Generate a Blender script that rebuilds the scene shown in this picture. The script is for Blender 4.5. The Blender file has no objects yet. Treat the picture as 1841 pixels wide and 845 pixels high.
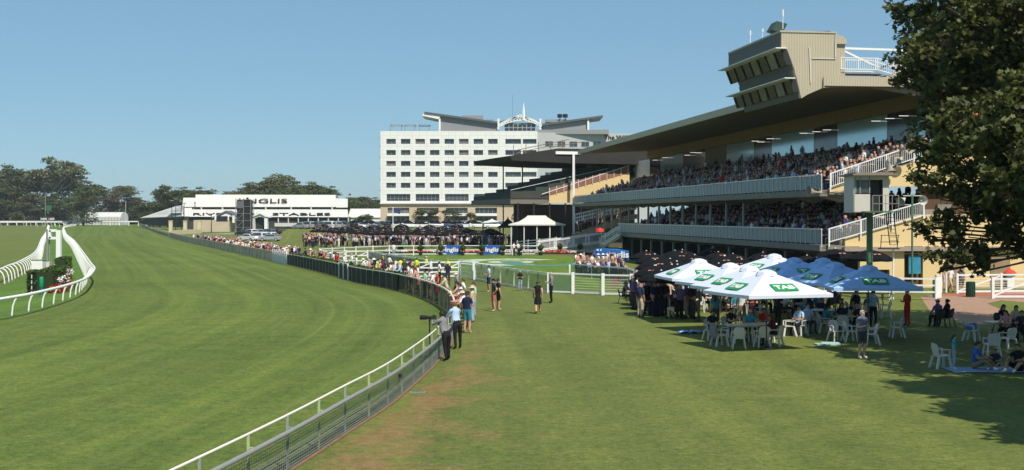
import bpy, math, random
import numpy as np
from mathutils import Vector, Matrix, Quaternion
R = math.radians
random.seed(7); rng = np.random.default_rng(7)
SC = bpy.context.scene; COL = SC.collection
# ---------------------------------------------------------------- camera, sky, sun, exposure
F = 2200.0; CX = 920.5; HY = 388.5; CH = 5.1
cd = bpy.data.cameras.new('camera'); cam = bpy.data.objects.new('camera', cd); COL.objects.link(cam)
cam.location = (0, 0, CH); cam.rotation_euler = (R(90), 0, 0)
cd.sensor_width = 36; cd.lens = 36*F/1841; cd.shift_y = -(422.5-HY)/1841
cd.clip_start = 0.1; cd.clip_end = 6000
SC.camera = cam
SUNV = Vector((-0.36, 0.68, -1)).normalized()          # direction the light travels
w = bpy.data.worlds.new('World'); SC.world = w; w.use_nodes = True
nt = w.node_tree; bg = nt.nodes['Background']
sky = nt.nodes.new('ShaderNodeTexSky'); sky.sky_type = 'NISHITA'; sky.sun_disc = False
sky.sun_elevation = math.asin(-SUNV.z); sky.sun_rotation = math.atan2(-SUNV.x, -SUNV.y)
sky.air_density = 0.75; sky.dust_density = 0.1; sky.ozone_density = 3.5; sky.altitude = 20
tn = nt.nodes.new('ShaderNodeMix'); tn.data_type = 'RGBA'; tn.blend_type = 'MULTIPLY'; tn.inputs[0].default_value = 1; tn.inputs[7].default_value = (.84, .97, .92, 1)
nt.links.new(sky.outputs[0], tn.inputs[6]); hz = nt.nodes.new('ShaderNodeMix'); hz.data_type = 'RGBA'; hz.inputs[0].default_value = .55; hz.inputs[7].default_value = (2.35, 4.25, 5.9, 1)   # light even haze over the whole sky
nt.links.new(tn.outputs[2], hz.inputs[6]); nt.links.new(hz.outputs[2], bg.inputs[0]); bg.inputs[1].default_value = 0.095
sd = bpy.data.lights.new('sun', 'SUN'); so = bpy.data.objects.new('sun', sd); COL.objects.link(so)
sd.energy = 5.0; sd.angle = R(0.53); sd.color = (1, 0.925, 0.80)
so.rotation_euler = SUNV.to_track_quat('-Z', 'Y').to_euler(); so.location = (60, -80, 120)
SC.view_settings.view_transform = 'Standard'; SC.view_settings.look = 'None'
SC.view_settings.exposure = 0.2; SC.view_settings.gamma = 1
SC.render.engine = 'CYCLES'

# ---------------------------------------------------------------- helpers
def G(x, y, z=0.0):                                     # a place on the ground seen at photo pixel x, y
    Y = F*(CH-z)/(y-HY); return Vector(((x-CX)/F*Y, Y, z))
def A(x, y, Y):                                         # a point seen at pixel x, y at distance Y
    return Vector(((x-CX)/F*Y, Y, CH-(y-HY)/F*Y))
def lin(h):
    c = [int(h[i:i+2], 16)/255 for i in (0, 2, 4)]
    return tuple((u/12.92 if u <= .04045 else ((u+.055)/1.055)**2.4) for u in c)
_M = {}
def M(name, col, rough=.6, var=.12, scale=3., metal=0., bump=0., spec=.4, alpha=None, trans=0.):
    if name in _M: return _M[name]
    m = bpy.data.materials.new(name); m.use_nodes = True; n = m.node_tree; b = n.nodes['Principled BSDF']
    if isinstance(col, str): col = lin(col)
    b.inputs['Roughness'].default_value = rough; b.inputs['Metallic'].default_value = metal
    b.inputs['Specular IOR Level'].default_value = spec
    tc = n.nodes.new('ShaderNodeTexCoord'); no = n.nodes.new('ShaderNodeTexNoise')
    no.inputs['Scale'].default_value = scale; no.inputs['Detail'].default_value = 5
    n.links.new(tc.outputs['Object'], no.inputs['Vector'])
    mx = n.nodes.new('ShaderNodeMix'); mx.data_type = 'RGBA'
    mx.inputs[6].default_value = tuple(c*(1-var*1.5) for c in col)+(1,)
    mx.inputs[7].default_value = tuple(min(1, c*(1+var*1.1)) for c in col)+(1,)
    n.links.new(no.outputs[0], mx.inputs[0]); n.links.new(mx.outputs[2], b.inputs['Base Color'])
    if bump:
        bp = n.nodes.new('ShaderNodeBump'); bp.inputs['Strength'].default_value = bump
        n.links.new(no.outputs[0], bp.inputs['Height']); n.links.new(bp.outputs[0], b.inputs['Normal'])
    if alpha is not None: b.inputs['Alpha'].default_value = alpha
    if trans: b.inputs['Transmission Weight'].default_value = trans
    _M[name] = m; return m
class MB:
    def __init__(s, T=None): s.v = []; s.f = []; s.m = []; s.T = T
    def add(s, vs, fs, mi=0):
        o = len(s.v)
        s.v += [tuple(s.T @ Vector(p)) if s.T else tuple(p) for p in vs]
        s.f += [tuple(o+i for i in f) for f in fs]; s.m += [mi]*len(fs); return s
    def box(s, c, d, mi=0, rz=0.):
        x, y, z = d[0]/2, d[1]/2, d[2]/2; cs, sn = math.cos(rz), math.sin(rz)
        P = [(c[0]+a*x*cs-b*y*sn, c[1]+a*x*sn+b*y*cs, c[2]+e*z) for a, b, e in
             ((-1,-1,-1),(1,-1,-1),(1,1,-1),(-1,1,-1),(-1,-1,1),(1,-1,1),(1,1,1),(-1,1,1))]
        return s.hexa(P, mi)
    def hexa(s, P, mi=0):
        return s.add(P, [(3,2,1,0),(4,5,6,7),(0,1,5,4),(1,2,6,5),(2,3,7,6),(3,0,4,7)], mi)
    def ext(s, poly, vec, mi=0):                        # polygon swept along a vector
        vec = Vector(vec); poly = [Vector(p) for p in poly]; n = len(poly)
        return s.add(poly+[p+vec for p in poly], [tuple(range(n))[::-1], tuple(range(n, 2*n))] +
                     [(i, (i+1) % n, n+(i+1) % n, n+i) for i in range(n)], mi)
    def beam(s, a, b, w, h, mi=0, up=(0, 0, 1)):
        a = Vector(a); b = Vector(b); d = (b-a).normalized(); sd = d.cross(Vector(up))
        if sd.length < 1e-4: sd = Vector((1, 0, 0))
        sd.normalize(); u = sd.cross(d); sd *= w/2; u *= h/2
        return s.hexa([a-sd-u, a+sd-u, b+sd-u, b-sd-u, a-sd+u, a+sd+u, b+sd+u, b-sd+u], mi)
    def tube(s, pts, r, n=8, mi=0, cap=True):
        pts = [Vector(p) for p in pts]; N = len(pts); rs = r if isinstance(r, (list, tuple)) else [r]*N
        vs = []; prev = None
        for i, p in enumerate(pts):
            d = (pts[min(i+1, N-1)]-pts[max(i-1, 0)]).normalized()
            if prev is None:
                u = d.cross(Vector((0, 0, 1)));
                if u.length < 1e-3: u = d.cross(Vector((1, 0, 0)))
            else: u = prev-d*prev.dot(d)
            u.normalize(); prev = u; q = d.cross(u)
            vs += [p+(u*math.cos(2*math.pi*k/n)+q*math.sin(2*math.pi*k/n))*rs[i] for k in range(n)]
        fs = [(i*n+k, i*n+(k+1) % n, (i+1)*n+(k+1) % n, (i+1)*n+k) for i in range(N-1) for k in range(n)]
        if cap: fs += [tuple(range(n))[::-1], tuple(range((N-1)*n, N*n))]
        return s.add(vs, fs, mi)
    def lathe(s, prof, c=(0, 0, 0), n=12, mi=0, sx=1., sy=1.):
        vs = [(c[0]+r*sx*math.cos(2*math.pi*k/n), c[1]+r*sy*math.sin(2*math.pi*k/n), c[2]+z) for r, z in prof for k in range(n)]
        fs = [(i*n+k, i*n+(k+1) % n, (i+1)*n+(k+1) % n, (i+1)*n+k) for i in range(len(prof)-1) for k in range(n)]
        return s.add(vs, fs, mi)
    def ball(s, c, r, n=10, mi=0):
        if not isinstance(r, (list, tuple)): r = (r, r, r)
        k = max(4, n//2); pr = [(max(1e-4, math.sin(math.pi*i/k)), -math.cos(math.pi*i/k)) for i in range(k+1)]
        vs = [(c[0]+q*r[0]*math.cos(2*math.pi*j/n), c[1]+q*r[1]*math.sin(2*math.pi*j/n), c[2]+z*r[2]) for q, z in pr for j in range(n)]
        fs = [(i*n+j, i*n+(j+1) % n, (i+1)*n+(j+1) % n, (i+1)*n+j) for i in range(k) for j in range(n)]
        return s.add(vs, fs, mi)
    def build(s, name, mats, parent=None, smooth=False):
        me = bpy.data.meshes.new(name); off = parent_loc(parent)
        me.from_pydata([(p[0]-off[0], p[1]-off[1], p[2]-off[2]) for p in s.v], [], s.f)
        for m in (mats if isinstance(mats, (list, tuple)) else [mats]): me.materials.append(m)
        if len(me.materials) > 1: me.polygons.foreach_set('material_index', s.m)
        if smooth: me.polygons.foreach_set('use_smooth', [True]*len(s.f))
        me.update(); o = bpy.data.objects.new(name, me); COL.objects.link(o)
        if parent: o.parent = parent
        return o
def parent_loc(p):
    v = Vector((0, 0, 0))
    while p is not None: v += Vector(p.location); p = p.parent
    return v
def tag(o, label=None, cat=None, group=None, kind=None):
    if label and label != 'x' and not 4 <= len(label.split()) <= 16: print('LABEL', len(label.split()), label)
    if label: o['label'] = label
    if cat: o['category'] = cat
    if group: o['group'] = group
    if kind: o['kind'] = kind
    return o
def thing(name, label, cat, loc=(0, 0, 0), group=None, rz=0.):
    o = bpy.data.objects.new(name, None); COL.objects.link(o); o.empty_display_size = .3
    o.location = loc; o.rotation_euler = (0, 0, rz); return tag(o, label, cat, group)
def dup(root, loc, rz, label, group=None, scale=None):  # copy of a thing with its parts and sub-parts
    r = root.copy(); COL.objects.link(r); r.location = loc; r.rotation_euler = (0, 0, rz)
    if scale: r.scale = scale if isinstance(scale, (tuple, list)) else (scale,)*3
    r['label'] = label
    if not 4 <= len(label.split()) <= 16: print('LABEL', len(label.split()), label)
    if group: r['group'] = group
    for ch in root.children:
        c = ch.copy(); COL.objects.link(c); c.parent = r
        for g in ch.children:
            d = g.copy(); COL.objects.link(d); d.parent = c
    return r
def kids(o):
    r = []
    for c in o.children: r += [c]+kids(c)
    return r
def purge(root):
    for c in kids(root): bpy.data.objects.remove(c)
    bpy.data.objects.remove(root)
def nth(n):
    W = ['', 'first', 'second', 'third', 'fourth', 'fifth', 'sixth', 'seventh', 'eighth', 'ninth', 'tenth', 'eleventh', 'twelfth']
    if n < 13: return W[n]
    return '%d%s' % (n, 'th' if 10 <= n % 100 <= 20 else {1: 'st', 2: 'nd', 3: 'rd'}.get(n % 10, 'th'))
def cat_rom(P, k=8):
    P = [Vector(p) for p in P]; out = []
    Q = [2*P[0]-P[1]]+P+[2*P[-1]-P[-2]]
    for i in range(1, len(Q)-2):
        a, b, c, d = Q[i-1], Q[i], Q[i+1], Q[i+2]
        for j in range(k):
            t = j/k
            out.append(.5*((2*b)+(c-a)*t+(2*a-5*b+4*c-d)*t*t+(3*b-a-3*c+d)*t**3))
    out.append(P[-1]); return out
class Path:
    def __init__(s, P, k=8):
        s.p = cat_rom(P, k); s.c = [0]
        for a, b in zip(s.p, s.p[1:]): s.c.append(s.c[-1]+(b-a).length)
        s.L = s.c[-1]
    def at(s, t):
        t = min(max(t, 0), s.L-1e-6); i = int(np.searchsorted(s.c, t, 'right'))-1
        i = min(i, len(s.p)-2)
        a, b = s.p[i], s.p[i+1]; u = (t-s.c[i])/max(1e-9, s.c[i+1]-s.c[i]); d = (b-a).normalized()
        return a+(b-a)*u, d
    def near(s, Y):                                      # arc length where the path crosses distance Y
        for i in range(len(s.p)-1):
            if (s.p[i].y-Y)*(s.p[i+1].y-Y) <= 0: return s.c[i]+abs(Y-s.p[i].y)/max(1e-6, abs(s.p[i+1].y-s.p[i].y))*(s.c[i+1]-s.c[i])
        return s.L
def text_mesh(txt, h, mat, name, parent, origin, right, up, wscale=1., depth=.02, align='CENTER', bold=0.):
    cu = bpy.data.curves.new('t', 'FONT'); cu.body = txt; cu.size = h/0.72; cu.extrude = depth/2; cu.align_x = align
    cu.offset = bold; cu.resolution_u = 2
    ob = bpy.data.objects.new('t', cu); COL.objects.link(ob)
    me = bpy.data.meshes.new_from_object(ob.evaluated_get(bpy.context.evaluated_depsgraph_get()))
    bpy.data.objects.remove(ob); bpy.data.curves.remove(cu)
    rt = Vector(right).normalized(); u = Vector(up).normalized(); nn = rt.cross(u)
    off = Vector(origin)-parent_loc(parent)
    for v in me.vertices:
        q = v.co; v.co = off+rt*q.x*wscale+u*q.y+nn*q.z
    me.materials.clear(); me.materials.append(mat); me.name = name
    o = bpy.data.objects.new(name, me); COL.objects.link(o)
    if parent: o.parent = parent
    return o
def obj_mats(o, mats):                                   # materials on the object, so copies can share a mesh
    for i, m in enumerate(mats):
        o.material_slots[i].link = 'OBJECT'; o.material_slots[i].material = m

WHITE = M('white_paint', (.78, .78, .76), .45, .04, 1.5)
OFFW = M('off_white', (.62, .61, .57), .6, .08, 2)
GREY = M('grey_steel', (.25, .26, .25), .45, .1, 4)
DARK = M('dark_paint', (.02, .022, .022), .5, .1, 4)
BLACK = M('black_fabric', (.008, .008, .01), .8, .2, 2)
GREEN = M('green_paint', (.03, .12, .05), .45, .15, 3)
CREAM = M('cream_wall', (.66, .50, .26), .8, .07, .8)
BOXG = M('box_glass', (.022, .021, .018), .22, .5, 1.5, spec=.25)
GLASSC = M('curtained_glass', (.16, .16, .15), .25, .3, .8, spec=.5); GLASSM = M('mid_glass', (.07, .085, .09), .12, .3, .5, spec=.7)
GLASSD = M('dark_glass', (.035, .045, .055), .08, .1, 1, spec=.8)
# ---------------------------------------------------------------- ground
def nodes(m): m.use_nodes = True; return m.node_tree, m.node_tree.nodes['Principled BSDF']
def ramp(n, fac, stops):
    r = n.nodes.new('ShaderNodeValToRGB'); e = r.color_ramp.elements
    while len(e) < len(stops): e.new(.5)
    for i, (p, c) in enumerate(stops): e[i].position = p; e[i].color = tuple(c)+(1,)
    n.links.new(fac, r.inputs[0]); return r.outputs[0]
def noise(n, vec, sc, det=6, rough=.6):
    o = n.nodes.new('ShaderNodeTexNoise'); o.inputs['Scale'].default_value = sc
    o.inputs['Detail'].default_value = det; o.inputs['Roughness'].default_value = rough
    n.links.new(vec, o.inputs['Vector']); return o.outputs[0]
def mixc(n, f, a, b, mode='MIX'):
    x = n.nodes.new('ShaderNodeMix'); x.data_type = 'RGBA'; x.blend_type = mode
    for s, v in ((0, f), (6, a), (7, b)):
        if isinstance(v, (int, float)): x.inputs[s].default_value = v
        elif isinstance(v, tuple): x.inputs[s].default_value = v+(1,)
        else: n.links.new(v, x.inputs[s])
    return x.outputs[2]
def math_(n, op, a, b=None):
    x = n.nodes.new('ShaderNodeMath'); x.operation = op
    for i, v in enumerate((a, b)):
        if v is None: continue
        if isinstance(v, (int, float)): x.inputs[i].default_value = v
        else: n.links.new(v, x.inputs[i])
    return x.outputs[0]
def grass_mat(name, dark, mid, light, dry=None, dry_amt=.5, stripes=False, uvw=False, green=(1, 1, 1)):
    m = bpy.data.materials.new(name); n, b = nodes(m); tc = n.nodes.new('ShaderNodeTexCoord')
    P = tc.outputs['Object']
    big = noise(n, P, .09, 4); med = noise(n, P, .9, 5); fine = noise(n, P, 4.5, 8, .85); vf = noise(n, P, 16, 6, .9)
    c = mixc(n, ramp(n, big, [(.3, (0, 0, 0)), (.7, (1, 1, 1))]), dark, mid)
    c = mixc(n, ramp(n, med, [(.35, (0, 0, 0)), (.75, (1, 1, 1))]), c, light)
    f2 = ramp(n, fine, [(.33, (.42, .46, .42)), (.5, (1, 1, 1)), (.68, (1.5, 1.42, 1.3))])
    c = mixc(n, 1., c, f2, 'MULTIPLY')
    f3 = ramp(n, vf, [(.36, (.5, .52, .5)), (.5, (1, 1, 1)), (.64, (1.5, 1.45, 1.35))]); c = mixc(n, .8, c, f3, 'MULTIPLY')
    if stripes:
        uv = tc.outputs['UV']; sp = n.nodes.new('ShaderNodeSeparateXYZ'); n.links.new(uv, sp.inputs[0])
        v = sp.outputs[1]                                # metres from the outer fence
        cx = n.nodes.new('ShaderNodeCombineXYZ'); n.links.new(math_(n, 'MULTIPLY', sp.outputs[0], .012), cx.inputs[0])
        n.links.new(v, cx.inputs[1])
        st = noise(n, cx.outputs[0], .55, 4, .6)         # mowing and tyre bands running along the track
        c = mixc(n, .75, c, ramp(n, st, [(.36, (.74, .77, .72)), (.5, (1, 1, 1)), (.62, (1.25, 1.22, 1.1))]), 'MULTIPLY')
        # bands across the track as cut by the mower
        sw = math_(n, 'SINE', math_(n, 'MULTIPLY', sp.outputs[0], .28))
        c = mixc(n, .5, c, ramp(n, math_(n, 'ADD', math_(n, 'MULTIPLY', sw, .12), .5), [(.4, (.9, .92, .9)), (.6, (1.1, 1.08, 1.0))]), 'MULTIPLY')
        for d0, wd in ((2.6, .28), (4.3, .28), (6.2, .2)):
            g = math_(n, 'ABSOLUTE', math_(n, 'SUBTRACT', math_(n, 'ADD', v, math_(n, 'MULTIPLY', med, .25)), d0))
            k = math_(n, 'SUBTRACT', 1., math_(n, 'DIVIDE', g, wd)); k = math_(n, 'MAXIMUM', k, 0.)
            k = math_(n, 'MULTIPLY', k, ramp(n, noise(n, cx.outputs[0], 2.), [(.4, (.0,)*3), (.65, (.45,)*3)]))
            c = mixc(n, k, c, tuple(min(1, u*1.45) for u in light))
    else:                                                # faint mowing bands on the lawn
        sp0 = n.nodes.new('ShaderNodeSeparateXYZ'); n.links.new(P, sp0.inputs[0])
        cx0 = n.nodes.new('ShaderNodeCombineXYZ'); n.links.new(math_(n, 'MULTIPLY', math_(n, 'ADD', sp0.outputs[0], math_(n, 'MULTIPLY', sp0.outputs[1], .05)), 1.), cx0.inputs[0])
        n.links.new(math_(n, 'MULTIPLY', sp0.outputs[1], .03), cx0.inputs[1])
        st = noise(n, cx0.outputs[0], .5, 3, .5)
        c = mixc(n, .6, c, ramp(n, st, [(.4, (.8, .83, .8)), (.6, (1.18, 1.14, 1.05))]), 'MULTIPLY')
    if dry:
        at = n.nodes.new('ShaderNodeAttribute'); at.attribute_name = 'dry'
        dn = noise(n, P, .55, 8, .68); dn2 = noise(n, P, 3.3, 6, .7)
        k = math_(n, 'ADD', math_(n, 'MULTIPLY', dn, .9), math_(n, 'MULTIPLY', dn2, .55))
        k = math_(n, 'ADD', k, math_(n, 'MULTIPLY', at.outputs['Fac'], dry_amt))
        k = ramp(n, math_(n, 'SUBTRACT', k, .42), [(.50, (0, 0, 0)), (.68, (1, 1, 1))])
        soil = mixc(n, ramp(n, dn2, [(.35, (0, 0, 0)), (.65, (1, 1, 1))]), (.17, .095, .040), (.28, .185, .085))
        soil = mixc(n, .8, soil, f3, 'MULTIPLY')
        c = mixc(n, math_(n, 'MULTIPLY', k, .8), c, soil)
    n.links.new(c, b.inputs['Base Color']); b.inputs['Roughness'].default_value = .85
    b.inputs['Specular IOR Level'].default_value = .15
    bp = n.nodes.new('ShaderNodeBump'); bp.inputs['Strength'].default_value = .5; bp.inputs['Distance'].default_value = .04
    n.links.new(math_(n, 'ADD', fine, vf), bp.inputs['Height']); n.links.new(bp.outputs[0], b.inputs['Normal'])
    return m
LAWN = grass_mat('lawn_grass', (.088, .120, .028), (.122, .152, .038), (.152, .170, .048), dry=True, dry_amt=.31)
TURF = grass_mat('track_turf', (.072, .114, .022), (.100, .145, .030), (.134, .168, .038), stripes=True)
INF = grass_mat('infield_grass', (.065, .135, .018), (.085, .16, .025), (.11, .18, .035))
# fence line of the track (outer, public side) and of the inner running rail, near to far
FP = Path([(-13, -14, 0), (-9.2, 0, 0), (-6.6, 12, 0), (-5.3, 19.5, 0), (-4.51, 24.5, 0), (-3.94, 28.8, 0), (-3.39, 32.9, 0), (-2.98, 38, 0), (-2.68, 43, 0), (-2.5, 50, 0),
           (-2.75, 58, 0), (-3.7, 67, 0), (-5.6, 76, 0), (-8.4, 85, 0), (-11.8, 93.5, 0), (-17.2, 110, 0), (-24.6, 131, 0), (-35, 160, 0), (-48.5, 197, 0), (-64, 240, 0), (-88, 312, 0), (-130, 440, 0), (-213, 700, 0), (-250, 820, 0)])
IP = Path([(-32, -14, 0), (-29.5, 10, 0), (-27, 30, 0), (-25.6, 48, 0), (-25.3, 60, 0), (-25.6, 65, 0), (-26.6, 72, 0), (-28.1, 79, 0), (-30.3, 86.6, 0), (-33, 95, 0), (-36, 103, 0), (-47, 132.6, 0), (-74, 205, 0), (-110, 300, 0), (-190, 519, 0), (-228, 640, 0), (-262, 760, 0)])
LP = Path([(-40, 5, 0), (-36.5, 30, 0), (-35.0, 50, 0), (-34.8, 66, 0), (-35.2, 78, 0), (-37.2, 89, 0), (-40.5, 100, 0), (-43.9, 111, 0), (-55, 143, 0), (-84, 220, 0), (-125, 330, 0), (-212, 561, 0), (-240, 640, 0)])
def strip(pa, pb, z, name, mat, t0=0, step=2.5, nv=8):
    n = int(min(pa.L, 900)/step); vs = []; uv = []; fs = []
    for i in range(n+1):
        a, _ = pa.at(i*step); b, _ = pb.at(pb.near(a.y) if a.y > pb.p[0].y else 0)
        W = (b-a).length
        for j in range(nv+1):
            u = j/nv; q = a.lerp(b, u); vs.append((q.x, q.y, z)); uv.append((i*step, W*u))
    for i in range(n):
        for j in range(nv):
            k = i*(nv+1)+j; fs.append((k, k+nv+1, k+nv+2, k+1))
    me = bpy.data.meshes.new(name); me.from_pydata(vs, [], fs); me.materials.append(mat)
    ul = me.uv_layers.new(name='UVMap')
    ul.data.foreach_set('uv', [c for f in fs for i in f for c in uv[i]])
    me.update(); o = bpy.data.objects.new(name, me); COL.objects.link(o); return tag(o, kind='structure')
# lawn sheet to the horizon; 'dry' says how worn the grass is (along the fence)
def ground():
    xs = sorted(set(list(np.arange(-12, 22, .7))+[-1500, -700, -400, -250, -150, -90, -60, -40, -30, -24, -20, -16, -13, 24, 28, 34, 45, 60, 90, 150, 300, 700, 1500]))
    ys = sorted(set(list(np.arange(-4, 95, .9))+[-100, -40, -10, 100, 108, 118, 130, 150, 180, 220, 300, 420, 600, 900, 1500, 3500]))
    vs = [(x, y, 0) for y in ys for x in xs]; nx = len(xs)
    fs = [(j*nx+i, j*nx+i+1, (j+1)*nx+i+1, (j+1)*nx+i) for j in range(len(ys)-1) for i in range(nx-1)]
    me = bpy.data.meshes.new('lawn'); me.from_pydata(vs, [], fs); me.materials.append(LAWN)
    at = me.attributes.new('dry', 'FLOAT', 'POINT'); d = []
    for x, y, z in vs:
        v = 0
        if -5 < y < 100:
            fx = FP.at(FP.near(y))[0].x; t = x-fx
            v = max(0, 1-abs(t-1.0)/1.3)*.8*(1 if y < 46 else max(0, 1-(y-46)/20))
            v += .45*max(0, 1-abs(t-2.4)/2.4)*(1 if y < 40 else max(0, 1-(y-40)/18))
            v += .16*max(0, 1-abs(y-27)/14)+.25*max(0, 1-math.hypot(x-.5, (y-49)*.35)/2.5)-.2*(x > 8)
            v += .14*(y < 40)
        else: v = -.3
        d.append(v)
    at.data.foreach_set('value', d); me.update()
    o = bpy.data.objects.new('lawn', me); COL.objects.link(o); tag(o, kind='structure')
ground()
strip(FP, IP, .006, 'racetrack', TURF)
strip(IP, LP, .008, 'infield', INF)
def flat(name, poly, z, mat):
    o = MB(); o.add([(p[0], p[1], z) for p in poly], [tuple(range(len(poly)))]); return tag(o.build(name, mat), kind='structure')
# edging kerb between fence and lawn
kb = MB()
for i in range(0, 60):
    t = FP.near(14)+i*1.5; a, da = FP.at(t); b, db = FP.at(t+1.5)
    o1 = Vector((da.y, -da.x, 0)); o2 = Vector((db.y, -db.x, 0))
    kb.hexa([a+o1*.05, a+o1*.14, b+o2*.14, b+o2*.05, a+o1*.05+Vector((0, 0, .035)), a+o1*.14+Vector((0, 0, .035)), b+o2*.14+Vector((0, 0, .035)), b+o2*.05+Vector((0, 0, .035))])
tag(kb.build('kerb', M('kerb_soil', (.20, .13, .08), .9, .3, 6)), kind='structure')
# sealed road and forecourt behind the parade ring, brick path on the right
flat('forecourt', [(-6, 176), (4, 174), (10, 168), (13.2, 150), (14.5, 132), (30, 132), (28, 175), (14, 190), (-4, 192)], .010, M('asphalt', (.055, .055, .055), .9, .2, 3))
tb = MB(); TX = (-50., 7.); TZ = 2.2          # grass terrace of the car park, a little above the lawn
for i in range(20):
    x0, x1 = TX[0]+(TX[1]-TX[0])*i/20, TX[0]+(TX[1]-TX[0])*(i+1)/20
    tb.add([(x0, 256, 0.0), (x1, 256, 0.0), (x1, 264, TZ*.55), (x0, 264, TZ*.55), (x1, 272, TZ), (x0, 272, TZ), (x1, 334, TZ), (x0, 334, TZ)], [(0, 1, 2, 3), (3, 2, 4, 5), (5, 4, 6, 7)])
tb.add([(TX[0], 256, 0), (TX[0], 264, TZ*.55), (TX[0], 272, TZ), (TX[0], 334, TZ), (TX[0]-9, 334, 0), (TX[0]-7, 262, 0)], [(0, 1, 2, 3, 4, 5)]); tb.add([(TX[1], 256, 0), (TX[1], 264, TZ*.55), (TX[1], 272, TZ), (TX[1], 334, TZ), (TX[1]+9, 334, 0)], [(0, 4, 3, 2, 1)])
tag(tb.build('car_park_terrace', LAWN), kind='structure')
flat('road', [(-84, 362), (60, 338), (60, 330), (-60, 336), (-88, 345)], .010, M('concrete_road', (.30, .29, .26), .9, .1, 1))
def brickmat():
    m = bpy.data.materials.new('brick_path'); n, b = nodes(m); tc = n.nodes.new('ShaderNodeTexCoord')
    br = n.nodes.new('ShaderNodeTexBrick'); n.links.new(tc.outputs['Object'], br.inputs[0]); br.inputs['Scale'].default_value = 2.2
    br.inputs['Color1'].default_value = (.30, .15, .10, 1); br.inputs['Color2'].default_value = (.36, .21, .14, 1); br.inputs['Mortar'].default_value = (.25, .2, .15, 1)
    n.links.new(br.outputs[0], b.inputs['Base Color']); b.inputs['Roughness'].default_value = .9; return m
BRICK = brickmat()
flat('brick_path', [G(1655, 534), G(1700, 528), G(1780, 524), G(1960, 528), G(1990, 552), G(1880, 548), G(1800, 540), G(1775, 546), G(1812, 562), G(1850, 580), G(1740, 585), G(1672, 560)], .008, BRICK)
flat('path', [G(1690, 531), G(1702, 527.5), G(1790, 524), G(1990, 525), G(1990, 537), G(1790, 534)], .014, M('red_surface', (.32, .11, .06), .9, .15, 3))
# parade ring turf and its painted emblem
RING = grass_mat('ring_grass', (.085, .165, .018), (.10, .165, .025), (.125, .18, .03))
flat('parade_ring_turf', [G(560, 455), G(700, 456.5), G(840, 458), G(960, 458.5), G(1050, 461), G(1100, 467), G(1090, 520), G(1000, 524), G(930, 512), G(860, 496), G(770, 480), G(690, 468), G(560, 462)], .008, RING)
flat('ring_walkway', [G(560, 453.2), G(1050, 455), G(1110, 462), G(1125, 500), G(1101, 520), G(1102, 467), G(1050, 460), G(960, 457.6), G(560, 454.6)], .012, M('walkway_soil', (.16, .09, .05), .9, .2, 3))
em = MB(); c0 = G(918, 471); 
def ell(o, c, a, b, z, th0=0, th1=360, a2=None, b2=None, rz=0, mi=0):
    N = 40; P = []; Q = []
    for k in range(N+1):
        t = R(th0+(th1-th0)*k/N)
        def q(a_, b_): x, y = a_*math.cos(t), b_*math.sin(t); return (c.x+x*math.cos(rz)-y*math.sin(rz), c.y+x*math.sin(rz)+y*math.cos(rz), z)
        P.append(q(a, b)); Q.append(q(a2 or 0, b2 or 0))
    o.add(P+Q, [(k, k+1, N+2+k, N+1+k) for k in range(N)], mi)
ell(em, c0, 6.2, 10.5, .014, 40, 300, 3.6, 6.5); ell(em, c0, 2.6, 4.2, .014, 0, 360, 1.3, 2.2); ell(em, c0+Vector((3.6, -4, 0)), 4.6, 8, .018, 150, 360, 2.4, 4.4, mi=1)
ell(em, c0+Vector((-1, 6, 0)), 7, 3, .018, 20, 160, 5.5, 2, mi=0)
def worn_paint(name, col):
    m = bpy.data.materials.new(name); n, b = nodes(m); tc = n.nodes.new('ShaderNodeTexCoord')
    k = ramp(n, noise(n, tc.outputs['Object'], 1.3, 8, .7), [(.36, (0, 0, 0)), (.55, (1, 1, 1))])
    n.links.new(mixc(n, k, (.09, .16, .03), col), b.inputs['Base Color']); b.inputs['Roughness'].default_value = .9; return m
tag(em.build('painted_ring_emblem', [worn_paint('turf_paint_white', (.5, .56, .45)), worn_paint('turf_paint_teal', (.05, .2, .2))]), kind='structure')

# ---------------------------------------------------------------- people
SKIN = [M('skin_%s' % c, v, .55, .06, 8) for c, v in (('fair', (.50, .28, .19)), ('tan', (.36, .19, .115)), ('olive', (.28, .15, .09)), ('brown', (.14, .075, .045)))]
HAIR = {k: M('hair_'+k, v, .7, .25, 20) for k, v in dict(black=(.012, .009, .008), brown=(.05, .025, .014), blond=(.30, .19, .08), grey=(.35, .34, .32), red=(.16, .06, .025)).items()}
CL = dict(white=(.72, .72, .70), black=(.012, .012, .015), navy=(.015, .022, .055), grey=(.20, .20, .215), lightblue=(.38, .50, .68), pink=(.62, .30, .28), salmon=(.50, .13, .11),
          red=(.45, .02, .02), mint=(.28, .55, .40), teal=(.04, .20, .26), beige=(.52, .42, .31), yellow=(.62, .72, .03), blue=(.03, .12, .42), turquoise=(.02, .30, .42), charcoal=(.045, .045, .05),
          burgundy=(.10, .015, .025), green=(.04, .16, .07), purple=(.12, .08, .22), khaki=(.22, .18, .10), denim=(.30, .38, .50), orange=(.6, .2, .04))
CLM = {k: M('cloth_'+k, v, .85, .14, 9, spec=.2) for k, v in CL.items()}
CLM['checked'] = M('cloth_checked', (.12, .14, .2), .85, .9, 30, spec=.2)
CW = dict(lightblue='light blue', mint='mint green', teal='teal', burgundy='dark red', yellow='high visibility yellow', denim='pale denim')
def cw(c): return CW.get(c, c)
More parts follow.
